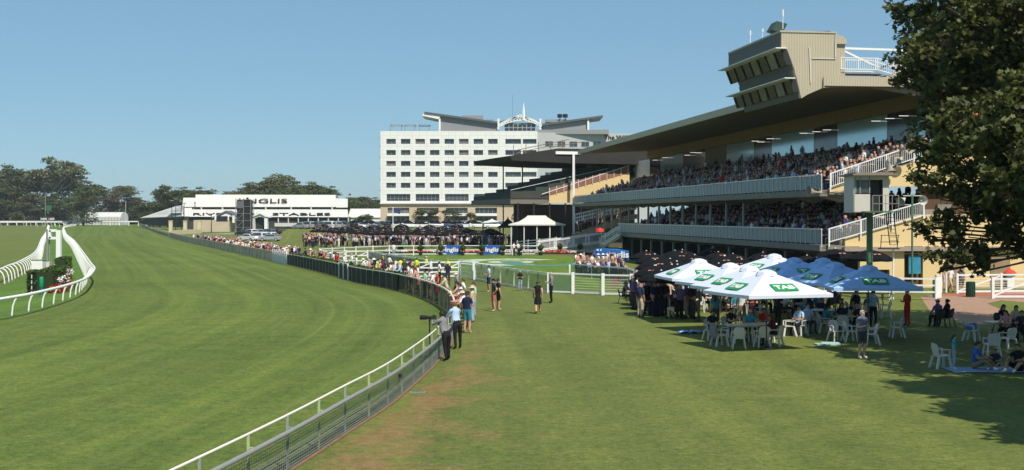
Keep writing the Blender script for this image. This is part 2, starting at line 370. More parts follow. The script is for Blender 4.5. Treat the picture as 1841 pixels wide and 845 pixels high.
# joints in metres for a 1.74 m adult facing -Y; side -1 / +1
def joints(pose):
    p = dict(pel=(0, 0, .95), wai=(0, 0, 1.10), che=(0, 0, 1.30), nb=(0, .01, 1.46), nk=(0, 0, 1.53), hc=(0, -.015, 1.62), ht=(0, -.01, 1.70))
    for s, L in ((-1, 'l'), (1, 'r')):
        p.update({'sh'+L: (s*.175, .01, 1.42), 'el'+L: (s*.235, .02, 1.14), 'wr'+L: (s*.24, -.05, .90), 'ha'+L: (s*.235, -.07, .82),
                  'hi'+L: (s*.095, 0, .90), 'kn'+L: (s*.105, -.02, .50), 'an'+L: (s*.11, .03, .09), 'to'+L: (s*.125, -.13, .035)})
    def up(**k): p.update(k)
    def lean(deg, keys=('wai', 'che', 'nb', 'nk', 'hc', 'ht', 'shl', 'shr', 'ell', 'elr', 'wrl', 'wrr', 'hal', 'har'), piv=None):
        c = piv or p['pel']; a = R(deg)
        for k in keys:
            x, y, z = p[k]; y -= c[1]; z -= c[2]
            p[k] = (x, c[1]+y*math.cos(a)-z*math.sin(a), c[2]+y*math.sin(a)+z*math.cos(a))
    if pose == 'stand2': up(knl=(-.12, -.05, .5), anl=(-.15, -.03, .09), tol=(-.2, -.17, .035))
    if pose == 'hips': up(ell=(-.36, .08, 1.18), wrl=(-.2, -.03, 1.0), hal=(-.13, -.08, .98), elr=(.36, .08, 1.18), wrr=(.2, -.03, 1.0), har=(.13, -.08, .98))
    if pose == 'hold': up(ell=(-.23, -.02, 1.15), wrl=(-.12, -.26, 1.18), hal=(-.06, -.32, 1.22), elr=(.23, -.02, 1.15), wrr=(.12, -.25, 1.16), har=(.06, -.31, 1.2))
    if pose == 'walk': up(knl=(-.1, -.19, .53), anl=(-.1, -.22, .11), tol=(-.11, -.38, .09), knr=(.1, .06, .5), anr=(.1, .32, .15), tor=(.11, .2, .03),
                          ell=(-.24, .13, 1.15), wrl=(-.24, .10, .91), hal=(-.23, .08, .83), elr=(.24, -.06, 1.15), wrr=(.24, -.22, .95), har=(.235, -.27, .88))
    if pose in ('lean', 'photo'):
        lean(12); up(pel=(0, .12, .94), hil=(-.095, .12, .89), hir=(.095, .12, .89), knl=(-.12, .08, .5), knr=(.12, .15, .5), anl=(-.13, .09, .09), anr=(.14, .26, .09), tol=(-.15, -.07, .035), tor=(.17, .12, .035))
        up(ell=(-.24, -.32, 1.14), wrl=(-.14, -.55, 1.13), hal=(-.07, -.6, 1.14), elr=(.24, -.32, 1.14), wrr=(.14, -.55, 1.13), har=(.07, -.6, 1.14))
        if pose == 'photo': up(wrr=(.12, -.5, 1.5), har=(.05, -.53, 1.53), elr=(.26, -.35, 1.25), ell=(-.2, -.42, 1.2), wrl=(-.06, -.62, 1.36), hal=(-.02, -.68, 1.42))
    if pose.startswith('sit'):
        dz = -.45
        for k in list(p):
            x, y, z = p[k]; p[k] = (x, y, z+dz)
        for s, L in ((-1, 'l'), (1, 'r')):
            up(**{'hi'+L: (s*.1, 0, .49), 'kn'+L: (s*.13, -.43, .52), 'an'+L: (s*.13, -.42, .09), 'to'+L: (s*.15, -.58, .035),
                  'el'+L: (s*.23, -.1, .72), 'wr'+L: (s*.14, -.33, .72), 'ha'+L: (s*.08, -.4, .74)})
        up(pel=(0, .01, .52))
        if pose == 'sit2': lean(14); up(ell=(-.24, -.28, .72), wrl=(-.16, -.48, .76), hal=(-.1, -.55, .77), elr=(.24, -.28, .72), wrr=(.16, -.48, .76), har=(.1, -.55, .77))
    if pose == 'ground':
        for k in list(p):
            x, y, z = p[k]; p[k] = (x, y, z-.83)
        lean(8, keys=('wai', 'che', 'nb', 'nk', 'hc', 'ht', 'shl', 'shr'))
        for s, L in ((-1, 'l'), (1, 'r')):
            up(**{'hi'+L: (s*.1, 0, .10), 'kn'+L: (s*.22, -.4, .33), 'an'+L: (s*.14, -.66, .09), 'to'+L: (s*.16, -.83, .05),
                  'el'+L: (s*.26, -.2, .38), 'wr'+L: (s*.2, -.42, .42), 'ha'+L: (s*.15, -.5, .4)})
        up(pel=(0, .01, .13))
    return p
BONES = [('pel', 'wai', 't'), ('wai', 'che', 't'), ('che', 'nb', 't'), ('nb', 'nk', 's'), ('nk', 'hc', 's'), ('hc', 'ht', 's')]
for L in 'lr': BONES += [('nb', 'sh'+L, 't'), ('sh'+L, 'el'+L, 'u'), ('el'+L, 'wr'+L, 'f'), ('wr'+L, 'ha'+L, 's'), ('pel', 'hi'+L, 'b'), ('hi'+L, 'kn'+L, 'b'), ('kn'+L, 'an'+L, 'c'), ('an'+L, 'to'+L, 'o')]
RAD = dict(pel=(.155, .115), wai=(.135, .095), che=(.165, .11), nb=(.10, .075), nk=(.055, .055), hc=(.078, .095), ht=(.062, .07), sh=(.068, .065), el=(.043, .043), wr=(.030, .028), ha=(.04, .022), hi=(.095, .10), kn=(.062, .062), an=(.043, .045), to=(.04, .028))
def skin_body(pose, sub, fat=1.):
    J = joints(pose); names = list(J)
    me = bpy.data.meshes.new('b'); ix = {k: i for i, k in enumerate(names)}
    me.from_pydata([J[k] for k in names], [(ix[a], ix[b]) for a, b, _ in BONES], [])
    ob = bpy.data.objects.new('b', me); COL.objects.link(ob)
    md = ob.modifiers.new('s', 'SKIN'); md.use_smooth_shade = True
    sv = me.skin_vertices[0].data
    for k in names:
        r = RAD[k if k in RAD else k[:2]]; f = fat if k in ('pel', 'wai', 'che') else 1
        sv[ix[k]].radius = (r[0]*f*1.1, r[1]*f*1.1); sv[ix[k]].use_root = (k == 'pel')
    if sub:
        m2 = ob.modifiers.new('u', 'SUBSURF'); m2.levels = sub; m2.render_levels = sub
    dg = bpy.context.evaluated_depsgraph_get(); dg.update()
    out = bpy.data.meshes.new_from_object(ob.evaluated_get(dg)); bpy.data.objects.remove(ob)
    V = np.array([v.co for v in out.vertices]); Fc = [tuple(p.vertices) for p in out.polygons]
    bpy.data.meshes.remove(out); return V, Fc, J
def nearest(pts, J):
    D = []
    for a, b, _ in BONES:
        A_, B_ = np.array(J[a]), np.array(J[b]); d = B_-A_; t = np.clip(((pts-A_)@d)/(d@d), 0, 1)
        q = A_+t[:, None]*d; ra = RAD[a if a in RAD else a[:2]][0]; rb = RAD[b if b in RAD else b[:2]][0]
        D.append(np.linalg.norm(pts-q, axis=1)-(ra+(rb-ra)*t)*.8)
    return np.argmin(np.array(D), 0)
_BT = {}
# outfit: 0 long sleeves + trousers, 1 short sleeves + trousers, 2 short sleeves + shorts, 3 sleeveless + bare legs (under a dress)
def body_template(pose, outfit, hi, fat=1.):
    key = (pose, outfit, hi, fat)
    if key in _BT: return _BT[key]
    V, Fc, J = skin_body(pose, 2 if hi else 1, fat)
    cen = np.array([V[list(f)].mean(0) for f in Fc]); nb = nearest(cen, J); mi = []
    for i, b in enumerate(nb):
        t = BONES[b][2]; a_, b_ = np.array(J[BONES[b][0]]), np.array(J[BONES[b][1]]); u = np.clip((cen[i]-a_)@(b_-a_)/((b_-a_)@(b_-a_)), 0, 1)
        s = {'t': 1, 's': 0, 'u': 1, 'f': 1, 'b': 2, 'c': 2, 'o': 3}[t]
        if t == 'f' and outfit in (1, 2, 3): s = 0
        if t == 'u' and ((outfit in (1, 2) and u > .65) or (outfit == 3 and u > .2)): s = 0
        if t == 'c' and outfit in (2, 3): s = 0
        if t == 'b' and outfit == 2 and BONES[b][1][:2] == 'kn' and u > .9: s = 0
        if t == 't' and BONES[b][0] == 'pel' and u < .35: s = 2
        if outfit == 3 and t == 'b': s = 0 if u > .7 else 1
        mi.append(s)
    mb = MB(); mb.v = [tuple(v) for v in V]; mb.f = list(Fc); mb.m = mi
    hc = Vector(J['hc'])
    if hi:                                               # face and fingers, in the same mesh
        mb.ball(hc+Vector((0, -.098, -.012)), (.014, .02, .024), 6, 0)
        for s in (-1, 1):
            mb.ball(hc+Vector((s*.033, -.088, .018)), (.013, .008, .008), 6, 4); mb.ball(hc+Vector((s*.083, .0, 0)), (.012, .025, .035), 6, 0)
        mb.ball(hc+Vector((0, -.088, -.05)), (.024, .008, .007), 6, 5)
        for L, s in (('l', -1), ('r', 1)):
            w_, h_ = Vector(J['wr'+L]), Vector(J['ha'+L]); d = (h_-w_).normalized(); sd = d.cross(Vector((0, 0, 1)));
            if sd.length < .3: sd = Vector((0, 1, 0))
            sd.normalize(); dn = Vector((0, -.4, -1)) if abs(d.z) < .7 else Vector((-s, -.3, 0))
            for k, ln in enumerate((.062, .074, .07, .054)):
                b0 = h_+sd*(-.026+.0175*k); mb.tube([b0-d*.01, b0+d*ln*.5, b0+d*ln*.85+dn*ln*.35], [.0088, .0085, .007], 5, 0)
            b0 = w_+d*.03-sd*.022; mb.tube([b0, b0-sd*.02+d*.025, b0-sd*.022+d*.052], [.011, .01, .008], 5, 0)
    _BT[key] = (mb, J); return _BT[key]
_PM = {}
def body_mesh(pose, outfit, hi, fat=1.):
    key = (pose, outfit, hi, fat)
    if key not in _PM:
        mb, J = body_template(*key); me = bpy.data.meshes.new('person_body'); me.from_pydata(mb.v, [], mb.f)
        for m in (SKIN[0], CLM['white'], CLM['black'], CLM['black'], DARK, CLM['salmon']): me.materials.append(m)
        me.polygons.foreach_set('material_index', mb.m); me.polygons.foreach_set('use_smooth', [True]*len(mb.f)); me.update(); _PM[key] = me
    return _PM[key], body_template(*key)[1]
def hair_mb(J, style):
    hc = Vector(J['hc']); n = 12; o = MB(); k = 7; vs = []; fs = []
    th = {'short': 105, 'long': 118, 'bun': 105}[style]
    for i in range(k+1):
        for j in range(n):
            az = 2*math.pi*j/n; front = max(0, -math.sin(az)); ph = R(th*(1-.47*front)*i/k)
            vs.append(hc+Vector((.094*math.sin(ph)*math.cos(az), .012+.112*math.sin(ph)*math.sin(az), .022+.112*math.cos(ph))))
    fs = [(i*n+j, i*n+(j+1) % n, (i+1)*n+(j+1) % n, (i+1)*n+j) for i in range(k) for j in range(n)]
    o.add(vs, fs)
    if style == 'long': o.tube([hc+Vector((0, .06, .02)), hc+Vector((0, .105, -.12)), hc+Vector((0, .12, -.24)), hc+Vector((0, .11, -.33))], [.08, .085, .07, .03], 8)
    if style == 'bun': o.ball(hc+Vector((0, .12, .05)), .045, 8)
    return o
def hat_mb(J, style):
    hc = Vector(J['hc'])+Vector((0, 0, .05)); o = MB()
    if style == 'cap':
        o.lathe([(.103, 0), (.105, .03), (.09, .07), (.05, .09), (.001, .095)], hc, 12); o.ball(hc+Vector((0, -.13, .005)), (.07, .075, .012), 8)
    else: o.lathe([(.20, -.012), (.19, -.002), (.108, .012), (.104, .07), (.075, .1), (.001, .102), ], hc, 16)
    return o
_HM = {}
def cached(kind, pose, style):
    key = (kind, pose, style)
    if key not in _HM:
        J = body_template(pose, 1, False)[1]; mb = {'hair': hair_mb, 'hat': hat_mb}[kind](J, style) if kind != 'skirt' else skirt_mb(J, style)
        me = bpy.data.meshes.new(kind); me.from_pydata([tuple(v) for v in mb.v], [], mb.f); me.materials.append(DARK)
        me.polygons.foreach_set('use_smooth', [True]*len(mb.f)); me.update(); _HM[key] = me
    return _HM[key]
def skirt_mb(J, style):
    o = MB(); k = Vector((0, Vector(J['pel']).y, 0)); n = 16; vs = []
    prof = [(1.12, .125, .09), (1.0, .15, .12), (.88, .175, .145), (.7, .19, .165), (.5 if style == 'knee' else .62, .205, .18)]
    for z, a, b in prof:
        for j in range(n):
            az = 2*math.pi*j/n; w_ = 1+.05*math.sin(az*5)*(1.12-z); vs.append((a*w_*math.cos(az), k.y+b*w_*math.sin(az), z))
    o.add(vs, [(i*n+j, i*n+(j+1) % n, (i+1)*n+(j+1) % n, (i+1)*n+j) for i in range(len(prof)-1) for j in range(n)]); return o
NP = 0
def child(name, me, mats, parent):
    o = bpy.data.objects.new(name, me); COL.objects.link(o); o.parent = parent
    for i, m in enumerate(mats): o.material_slots[i].link = 'OBJECT'; o.material_slots[i].material = m
    return o
def person(loc, rz, pose, top, bot, label, outfit=1, hair='brown', hstyle='short', hat=None, hatc='white', sc=1., hi=False, shoes='black', skin=0, dress=None, fat=1., group=None):
    global NP; NP += 1
    if dress: outfit = 3
    me, J = body_mesh(pose, outfit, hi, fat)
    o = bpy.data.objects.new('person', me); COL.objects.link(o)
    mats = [SKIN[skin], CLM[top], CLM[bot], CLM[shoes], DARK, CLM['salmon']]
    for i in range(len(me.materials)): o.material_slots[i].link = 'OBJECT'; o.material_slots[i].material = mats[i]
    o.location = loc; o.rotation_euler = (0, 0, rz); o.scale = (sc,)*3
    tag(o, label, 'person', group)
    child('hair', cached('hair', pose, hstyle), [HAIR[hair]], o)
    if hat: child('hat' if hat != 'cap' else 'cap', cached('hat', pose, hat), [CLM[hatc]], o)
    if dress: child('skirt', cached('skirt', pose, dress), [CLM[top]], o)
    return o
# ---------------------------------------------------------------- hotel
def build_hotel():
    Y = 333.; s = F/Y
    X = lambda x: (x-CX)/s
    Z = lambda y: CH-(y-HY)/s
    r = thing('hotel', 'white seven storey hotel block with rows of square windows and a winged grey roof', 'hotel', (X(780), Y, 0))
    wm = M('hotel_panel', (.74, .74, .72), .5, .04, .25); 
    n, b = wm.node_tree, wm.node_tree.nodes['Principled BSDF']   # panel joints in the cladding
    tc = n.nodes.new('ShaderNodeTexCoord'); mp = n.nodes.new('ShaderNodeMapping'); mp.inputs['Rotation'].default_value = (R(90), 0, 0)
    br = n.nodes.new('ShaderNodeTexBrick'); br.offset = 0; br.inputs['Scale'].default_value = 1.; br.inputs['Brick Width'].default_value = 1.98; br.inputs['Row Height'].default_value = 1.
    br.inputs['Mortar Size'].default_value = .03; br.inputs['Color1'].default_value = (.76, .76, .74, 1); br.inputs['Color2'].default_value = (.72, .72, .70, 1); br.inputs['Mortar'].default_value = (.5, .52, .52, 1)
    n.links.new(tc.outputs['Object'], mp.inputs[0]); n.links.new(mp.outputs[0], br.inputs[0]); n.links.new(br.outputs[0], b.inputs['Base Color'])
    gm = M('hotel_wing_shaded', (.42, .44, .45), .5, .05, .3); pk = M('hotel_base', (.52, .42, .31), .8, .08, .5); gr = M('hotel_grey', (.25, .26, .27), .6, .06, .4)
    D = 18.; wd = MB(); bs = MB()
    rects = []
    for yc in (254.2, 274.2, 293.8, 313.5, 333.2):
        for c in (140, 225, 310, 395, 480, 565, 650, 735): rects.append((660+c/3.25, yc, 17, 9, 0))
        rects.append((922.6, yc, 28, 8.8, 0)); rects.append((952.3, yc, 24.6, 8.6, 0))
    for c in (183, 353, 524, 694): rects.append((660+c/3.25, 355, 42.5, 12.5, 5))
    for c in (183, 354, 524, 695): rects.append((660+c/3.25, 378.5, 39, 9.8, 4)); rects.append((660+c/3.25, 392.5, 39, 8, 4))
    # main wall as a grid of panels that leaves real openings
    xs0, xs1 = 684, 966; ytop, ymid, ybot = 235.5, 365, 421
    def wall_with_holes(o, x0, x1, y0, y1, holes, mi, th=.45):
        ys = sorted(set([y0, y1]+[h[1]-h[3]/2 for h in holes]+[h[1]+h[3]/2 for h in holes]))
        for a, c in zip(ys, ys[1:]):
            hh = sorted([h for h in holes if h[1]-h[3]/2 <= a+.01 and h[1]+h[3]/2 >= c-.01], key=lambda h: h[0])
            cur = x0
            for h in hh+[None]:
                e = h[0]-h[2]/2 if h else x1
                if e > cur+.01: o.box((X((cur+e)/2), Y+th/2, (Z(a)+Z(c))/2), ((e-cur)/s, th, (c-a)/s), mi)
                if h: cur = h[0]+h[2]/2
    hm = [q for q in rects if q[1] < 365]; hb = [q for q in rects if q[1] > 365]
    wall_with_holes(wd, xs0, xs1, ytop, ymid, hm, 0); wd.box((X(825), Y+D/2+1.5, (Z(ytop)-.5+Z(ybot))/2), (281/s, D, Z(ytop)-.5-Z(ybot)), 1)
    wall_with_holes(bs, xs0, xs1, ymid, ybot, hb, 0)
    wd.build('wall', [wm, gr], r); bs.build('base_storey', pk, r)
    st = MB(); st.box((X(825), Y-.2, Z(365.6)), (283/s, .8, .35)); st.build('string_course', OFFW, r)
    aw = MB()
    for c in (183, 354, 524, 695): aw.box((X(660+c/3.25), Y-.5, Z(386)), (39/s, 1.2, .7))
    aw.build('awning', WHITE, r)
    fm = M('window_frame_grey', (.30, .31, .32), .5)
    for q in rects:
        g = MB(); g.box((X(q[0]), Y+.5, Z(q[1])), (q[2]/s+.1, .06, q[3]/s+.1)); w_ = g.build('window', [GLASSD, GLASSD, GLASSM, GLASSD, GLASSC, GLASSM][int(rng.integers(6))], r)
        f = MB(); k = q[4]
        for i in range(1, max(2, k+1)):
            f.box((X(q[0]-q[2]/2+q[2]*i/max(2, k+1)), Y+.44, Z(q[1])), (.07 if k else .05, .07, q[3]/s))
        if not k: f.box((X(q[0]), Y+.40, Z(q[1]-q[3]*.18)), (q[2]/s, .05, .05))
        if q[3] > 12: f.box((X(q[0]), Y+.40, Z(q[1]+2)), (q[2]/s, .05, .06))
        f.build('frame', fm, w_)
    # right wing, slightly turned away, its dimmer light put into greyer panels
    o = MB(); wl = X(966); wr = X(1175); th = .14
    T = Matrix.Translation((wl, Y, 0)) @ Matrix.Rotation(th, 4, 'Z'); o.T = T; L = (wr-wl)/math.cos(th)
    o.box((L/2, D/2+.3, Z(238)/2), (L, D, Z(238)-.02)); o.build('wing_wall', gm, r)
    for yc in (258, 277, 296, 314, 333, 352, 372):
        for c in (1065, 1137, 1208, 1278, 1348, 1418, 1488, 1558):
            g = MB(T); xx = (X(660+c/3.25)-wl)/math.cos(th); g.box((xx, .27, Z(yc)), (2.1, .1, 1.25)); w_ = g.build('window', GLASSD, r)
            f = MB(T); f.box((xx, .20, Z(yc)), (.06, .06, 1.25)); f.box((xx, .2, Z(yc)-.66), (2.2, .1, .08)); f.build('frame', fm, w_)
    o = MB(); o.box((X(1030), Y+6, Z(236.6)), (130/s, 10, 1.2)); o.build('parapet', gr, r)
    lt = text_mesh('The William Inglis', 1.15, M('sign_black', (.01, .01, .01), .5), 'lettering', r, T @ Vector(((X(1089)-wl), .15, Z(249))), T.to_3x3() @ Vector((1, 0, 0)), (0, 0, 1), 1.15, .1, 'LEFT', bold=.02)
    # winged roof: left blade, right blade, grey penthouse walls below
    def blade(p, q, w0, name, mat, y0=Y+2, d=14, tk=.55):
        o = MB(); a, b = A(*p, Y), A(*q, Y); a.y = b.y = y0
        o.ext([a, b, b-Vector((0, 0, tk)), a-Vector((0, 0, tk))], (0, d, 0)); return o.build(name, mat, r)
    dg = M('roof_grey', (.10, .11, .12), .5, .08, .5)
    blade((762, 199.5), (894, 217.5), 0, 'roof', dg); blade((974, 221.5), (1085, 206), 0, 'roof', dg)
    sf = MB(); a, b, c, d = (Vector(v) for v in (A(757, 207, Y), A(788, 208, Y), A(788, 215, Y), A(764, 199.5, Y)))
    sf.ext([A(757, 206.5, Y)+Vector((0, 2.2, 0)), A(788, 213, Y)+Vector((0, 2.2, 0)), A(792, 206, Y)+Vector((0, 2.2, 0)), A(763, 201, Y)+Vector((0, 2.2, 0))], (0, 13, 0)); sf.build('eave', WHITE, r)
    o = MB(); y1 = Vector((0, 3, 0))
    o.ext([A(790, 236, Y)+y1, A(893, 236, Y)+y1, A(893, 219.5, Y)+y1, A(790, 205.5, Y)+y1], (0, 12, 0))
    o.build('penthouse_wall', gr, r); o = MB()
    o.ext([A(976, 238, Y)+y1, A(1058, 238, Y)+y1, A(1058, 212, Y)+y1, A(976, 223.5, Y)+y1], (0, 12, 0))
    o.build('penthouse_wall', gr, r)
    o = MB()
    for x in (789.5, 896, 972, 1058.5): o.box((X(x), Y+2.6, (Z(236)+Z(212 if x < 1000 else 212))/2), (.5, .5, 24/s))
    o.build('post', WHITE, r)
    # glazed centre with arched truss, roof and finial
    o = MB(); o.box((X(935), Y+4, Z(230.5)), (56/s, 5, 21/s)); g_ = o.build('atrium_glass', GLASSD, r)
    f = MB()
    for x in np.linspace(907, 963, 8): f.box((X(x), Y+1.44, Z(230.5)), (.12, .1, 21/s))
    for y in (222, 229, 236): f.box((X(935), Y+1.40, Z(y)), (56/s, .1, .12))
    f.build('frame', M('frame_light', (.5, .5, .5), .5), g_)
    f = MB(); ar = lambda t, h, y0: A(898+76*t, y0-h*math.sin(math.pi*t), Y)+Vector((0, 1.0, 0))
    for k in range(14):
        t0, t1 = k/14, (k+1)/14
        f.beam(ar(t0, 13, 222.5), ar(t1, 13, 222.5), .3, .3); f.beam(ar(t0, 11, 226.5), ar(t1, 11, 226.5), .25, .25)
        f.beam(ar(t0, 13, 222.5), ar(t1, 11, 226.5), .16, .16); f.beam(ar(t1, 13, 222.5), ar(t1, 11, 226.5), .16, .16)
    f.beam(ar(0, 0, 224), A(935, 206, Y)+Vector((0, 1, 0)), .3, .3); f.beam(ar(1, 0, 224), A(935, 206, Y)+Vector((0, 1, 0)), .3, .3)
    f.build('roof_truss', WHITE, r)
    o = MB(); o.ext([A(895, 218, Y)+y1, A(935, 206, Y)+y1, A(975, 218, Y)+y1, A(975, 220, Y)+y1, A(935, 208.5, Y)+y1, A(895, 220, Y)+y1], (0, 8, 0)); o.build('roof', dg, r)
    o = MB(); o.tube([A(941.5, 216, Y)+Vector((0, .9, 0)), A(941.5, 200, Y)+Vector((0, .9, 0)), A(941.5, 184, Y)+Vector((0, .9, 0))], [.5, .35, .05], 6); o.build('finial', WHITE, r)
    o = MB(); o.tube([A(921.5, 222, Y)+Vector((0, 8, 0)), A(921.5, 165, Y)+Vector((0, 8, 0))], .06, 5); o.build('aerial', GREY, r)
    # roof plant, railings, side ladder fins
    o = MB(); o.box((X(848), Y+8, Z(209.5)), (38/s, 5, 10/s)); o.box((X(880), Y+8, Z(214)), (12/s, 4, 5/s)); o.box((X(1002), Y+8, Z(214)), (40/s, 4, 5/s)); o.build('roof_plant', gr, r)
    for x in (1008, 1018): q = MB(); q.lathe([(.1, 0), (.1, .8), (.7, .9), (.7, 1.8), (.1, 1.9)], (X(x), Y+6, Z(214)), 8); q.build('roof_vent', DARK, r)
    o = MB()
    for x0, x1 in ((700, 720), (726, 744), (752, 770)):
        a, b, c, d = (A(x, y, Y)+Vector((0, 3, 0)) for x, y in ((x0, 236), (x0, 223), (x1, 223), (x1, 236)))
        o.beam(a, b, .2, .2); o.beam(b, c, .2, .2); o.beam(c, d, .2, .2); o.beam(b+Vector((0, 5, 0)), c+Vector((0, 5, 0)), .2, .2); o.beam(b, b+Vector((0, 5, 0)), .2, .2); o.beam(c, c+Vector((0, 5, 0)), .2, .2)
    o.box((X(790), Y+1, Z(233)), (190/s, .06, .08)); o.build('roof_railing', GREY, r)
    for yc in (246, 262, 282, 302, 322, 342):
        o = MB(); o.box((X(682.6), Y+3, Z(yc)), (.6, 2.5, .18)); o.box((X(683), Y+4, Z(yc-3)), (.35, .3, 1.2)); o.build('balcony_fin', gr, r)
    # low entrance annex hidden behind the old stand
    o = MB(); o.box((X(945), Y-3, Z(397)), (110/s, 5, 14)); 
build_hotel()

# ---------------------------------------------------------------- stables building
def build_stables():
    Y = 430.; s = F/Y; X = lambda x: (x-CX)/s; Z = lambda y: CH-(y-HY)/s
    r = thing('stable_building', 'long white stable building with black lettering, a dark window strip and stepped shoulders', 'stable', (X(470), Y, 0))
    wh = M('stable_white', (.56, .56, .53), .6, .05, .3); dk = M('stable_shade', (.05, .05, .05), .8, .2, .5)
    # lower roof slope (leans back), clerestory wall above
    o = MB(); P = [(328, 392, 0), (626, 392, 0), (626, 375.5, 3), (328, 375.5, 3)]
    v = lambda x, y, d: A(x, y, Y+d)
    def slab(pts, th=.4):
        o.ext([v(*p) for p in pts], (0, th, -.05))
    slab([(340, 389.6, 0), (626, 390.5, 0), (625, 376.5, 7), (343, 376.5, 7)])
    slab([(329.5, 372, 7.5), (625, 373, 7.5), (625, 357, 16), (345, 355.4, 16)])
    slab([(326, 389, 1), (345, 389, 1), (345, 355.4, 16), (329.5, 355.4, 16)])
    slab([(351.5, 372, 6.6), (603.5, 372, 6.6), (603.5, 350.4, 10), (351.5, 349.8, 10)]); o.build('roof', wh, r)
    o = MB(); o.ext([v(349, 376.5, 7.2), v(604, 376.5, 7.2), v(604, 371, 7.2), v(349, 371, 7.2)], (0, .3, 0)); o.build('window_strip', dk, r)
    o = MB()
    for x in (360, 398, 437, 476, 522, 558, 596): o.box((X(x)*1.012, Y+6.9, Z(373.5)), (.5, .4, 1.4))
    o.build('mullion', wh, r)
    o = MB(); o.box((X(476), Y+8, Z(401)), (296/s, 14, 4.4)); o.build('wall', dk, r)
    o = MB(); o.box((X(560), Y-1, Z(404)), (130/s, .6, 1.2)); 
    for x in range(500, 630, 18): o.box((X(x), Y+.5, Z(397)), (.35, .35, 3.2))
    o.build('post', wh, r)
    blk = M('sign_black', (.01, .01, .01), .5)
    # letters lie on the roof planes
    a0, a1 = v(480, 388.5, .6), v(480, 377.5, 6.5); up = (a1-a0).normalized()
    text_mesh('RIVERSIDE  STABLES', 2.5, blk, 'lettering', r, v(470, 387.3, .9), (1, 0, 0), up, 1.6, .25)
    b0, b1 = v(480, 371, 6.7), v(480, 350.5, 9.9); up2 = (b1-b0).normalized()
    text_mesh('INGLIS', 2.0, blk, 'lettering', r, v(476, 364.8, 7.1), (1, 0, 0), up2, 2.0, .25)
    for c, (x0, x1, y0, y1) in enumerate(((322, 360, 388, 400),)): pass
    # low wing with raking roof towards the track
    o = MB(); o.ext([v(252, 391.5, 60), v(330, 388.5, 0), v(331, 368, 12), v(318, 370, 30)], (0, .6, -.3)); o.ext([v(300, 383, 20), v(330, 383, 2), v(330, 370, 6), (v(316, 370, 22))], (0, .5, 0)); o.build('wing_roof', wh, r)
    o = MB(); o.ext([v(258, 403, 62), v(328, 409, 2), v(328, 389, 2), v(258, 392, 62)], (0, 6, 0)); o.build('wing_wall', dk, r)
    # gate house with a white gable
    gx = MB(); gx.ext([A(397, 390, 400), A(424, 378, 400), A(424, 388, 400), A(424, 396, 400), A(374, 397, 400), A(374, 394, 400)], (0, 1, 0))
    r2 = thing('gatehouse', 'small cream gatehouse with white gabled roof, just left of the black tower', 'building', A(398, 410, 400))
    s2 = F/400; w = MB(); c0 = A(400, 402, 400)
    w.box((A(382, 0, 400).x, 402, 1.9), (64/s2, 7, 3.8)); w.build('wall', M('gatehouse_wall', (.50, .42, .30), .8, .12, .4), r2)
    w = MB(); pk = A(406, 378.5, 399); L = A(380, 391, 399); Rr = A(434, 390, 399)
    w.ext([L, pk, Rr, Rr-Vector((0, 0, .5)), pk-Vector((0, 0, .6)), L-Vector((0, 0, .5))], (0, 8, 0), 1); w.ext([L+Vector((1.2, .3, -.4)), pk+Vector((0, .3, -.7)), Rr+Vector((-1.2, .3, -.4))], (0, 6, 0)); w.build('roof', [WHITE, M('slate', (.12, .13, .14), .7)], r2)
    for x in (388, 411, 420, 431):
        w = MB(); w.box((A(x, 0, 399).x, 399, A(0, 394, 399).z), (.7, .7, 2.4)); w.build('post', WHITE, r2)
    w = MB(); w.box((A(400, 0, 399).x, 398.4, A(0, 393, 399).z), (20/s2, .1, 1.6)); w.box((A(415.5, 0, 399).x, 398.4, A(0, 393, 399).z), (5/s2, .1, 1.4)); w.build('window', DARK, r2)
    r3 = thing('entrance_porch', 'white arched entrance porch with a pitched roof right of the black tower', 'porch', A(466, 412, 400))
    w = MB()
    for x in (456, 479): w.box((A(x, 0, 398).x, 398, 2.2), (1.0, 2, 4.4))
    w.ext([A(451, 389, 397), A(467, 381, 397), A(484, 389, 397), A(484, 391.5, 397), A(467, 384.5, 397), A(451, 391.5, 397)], (0, 4, 0))
    w.ext([A(456, 391, 397.5), A(467, 385, 397.5), A(479, 391, 397.5), A(474, 392, 397.5), A(467, 388.5, 397.5), A(460, 392, 397.5)], (0, 1, 0)); w.build('frame', WHITE, r3)
    w = MB(); w.box((A(467, 0, 399).x, 399.2, 2.2), (20/s2, .2, 4.2)); w.build('glazing', DARK, r3)
build_stables()
def simple_building(label, x0, x1, ytop, ybot, Y, d, roof_h, wallm, roofm, wins=(), name='building', cat='building'):
    a, b = A(x0, ytop, Y), A(x1, ybot, Y); r = thing(name, label, cat, ((a.x+b.x)/2, Y, 0))
    z1 = a.z-roof_h; w = MB(); w.box(((a.x+b.x)/2, Y+d/2, z1/2), (b.x-a.x, d, z1)); w.build('wall', wallm, r)
    w = MB(); e = .5; w.ext([(a.x-e, Y-e, z1), (a.x-e, Y+d+e, z1), (a.x-e, Y+d/2, a.z)], (b.x-a.x+2*e, 0, 0)) if roof_h > .3 else w.box(((a.x+b.x)/2, Y+d/2, z1+.2), (b.x-a.x+1, d+1, .4)); w.build('roof', roofm, r)
    for (u0, u1, v0, v1) in wins:
        p, q = A(u0, v0, Y-.05), A(u1, v1, Y-.05); w = MB(); w.box(((p.x+q.x)/2, Y-.03, (p.z+q.z)/2), (q.x-p.x, .12, p.z-q.z)); w.build('window', GLASSD, r)
    return r
simple_building('low white stable block with a pitched roof between the stables and the hotel', 628, 690, 375, 410, 440, 14, 3.2, WHITE, M('roof_pale', (.6, .6, .58), .6), [(640, 648, 394, 402), (660, 668, 394, 402)], 'stable_block', 'stable')
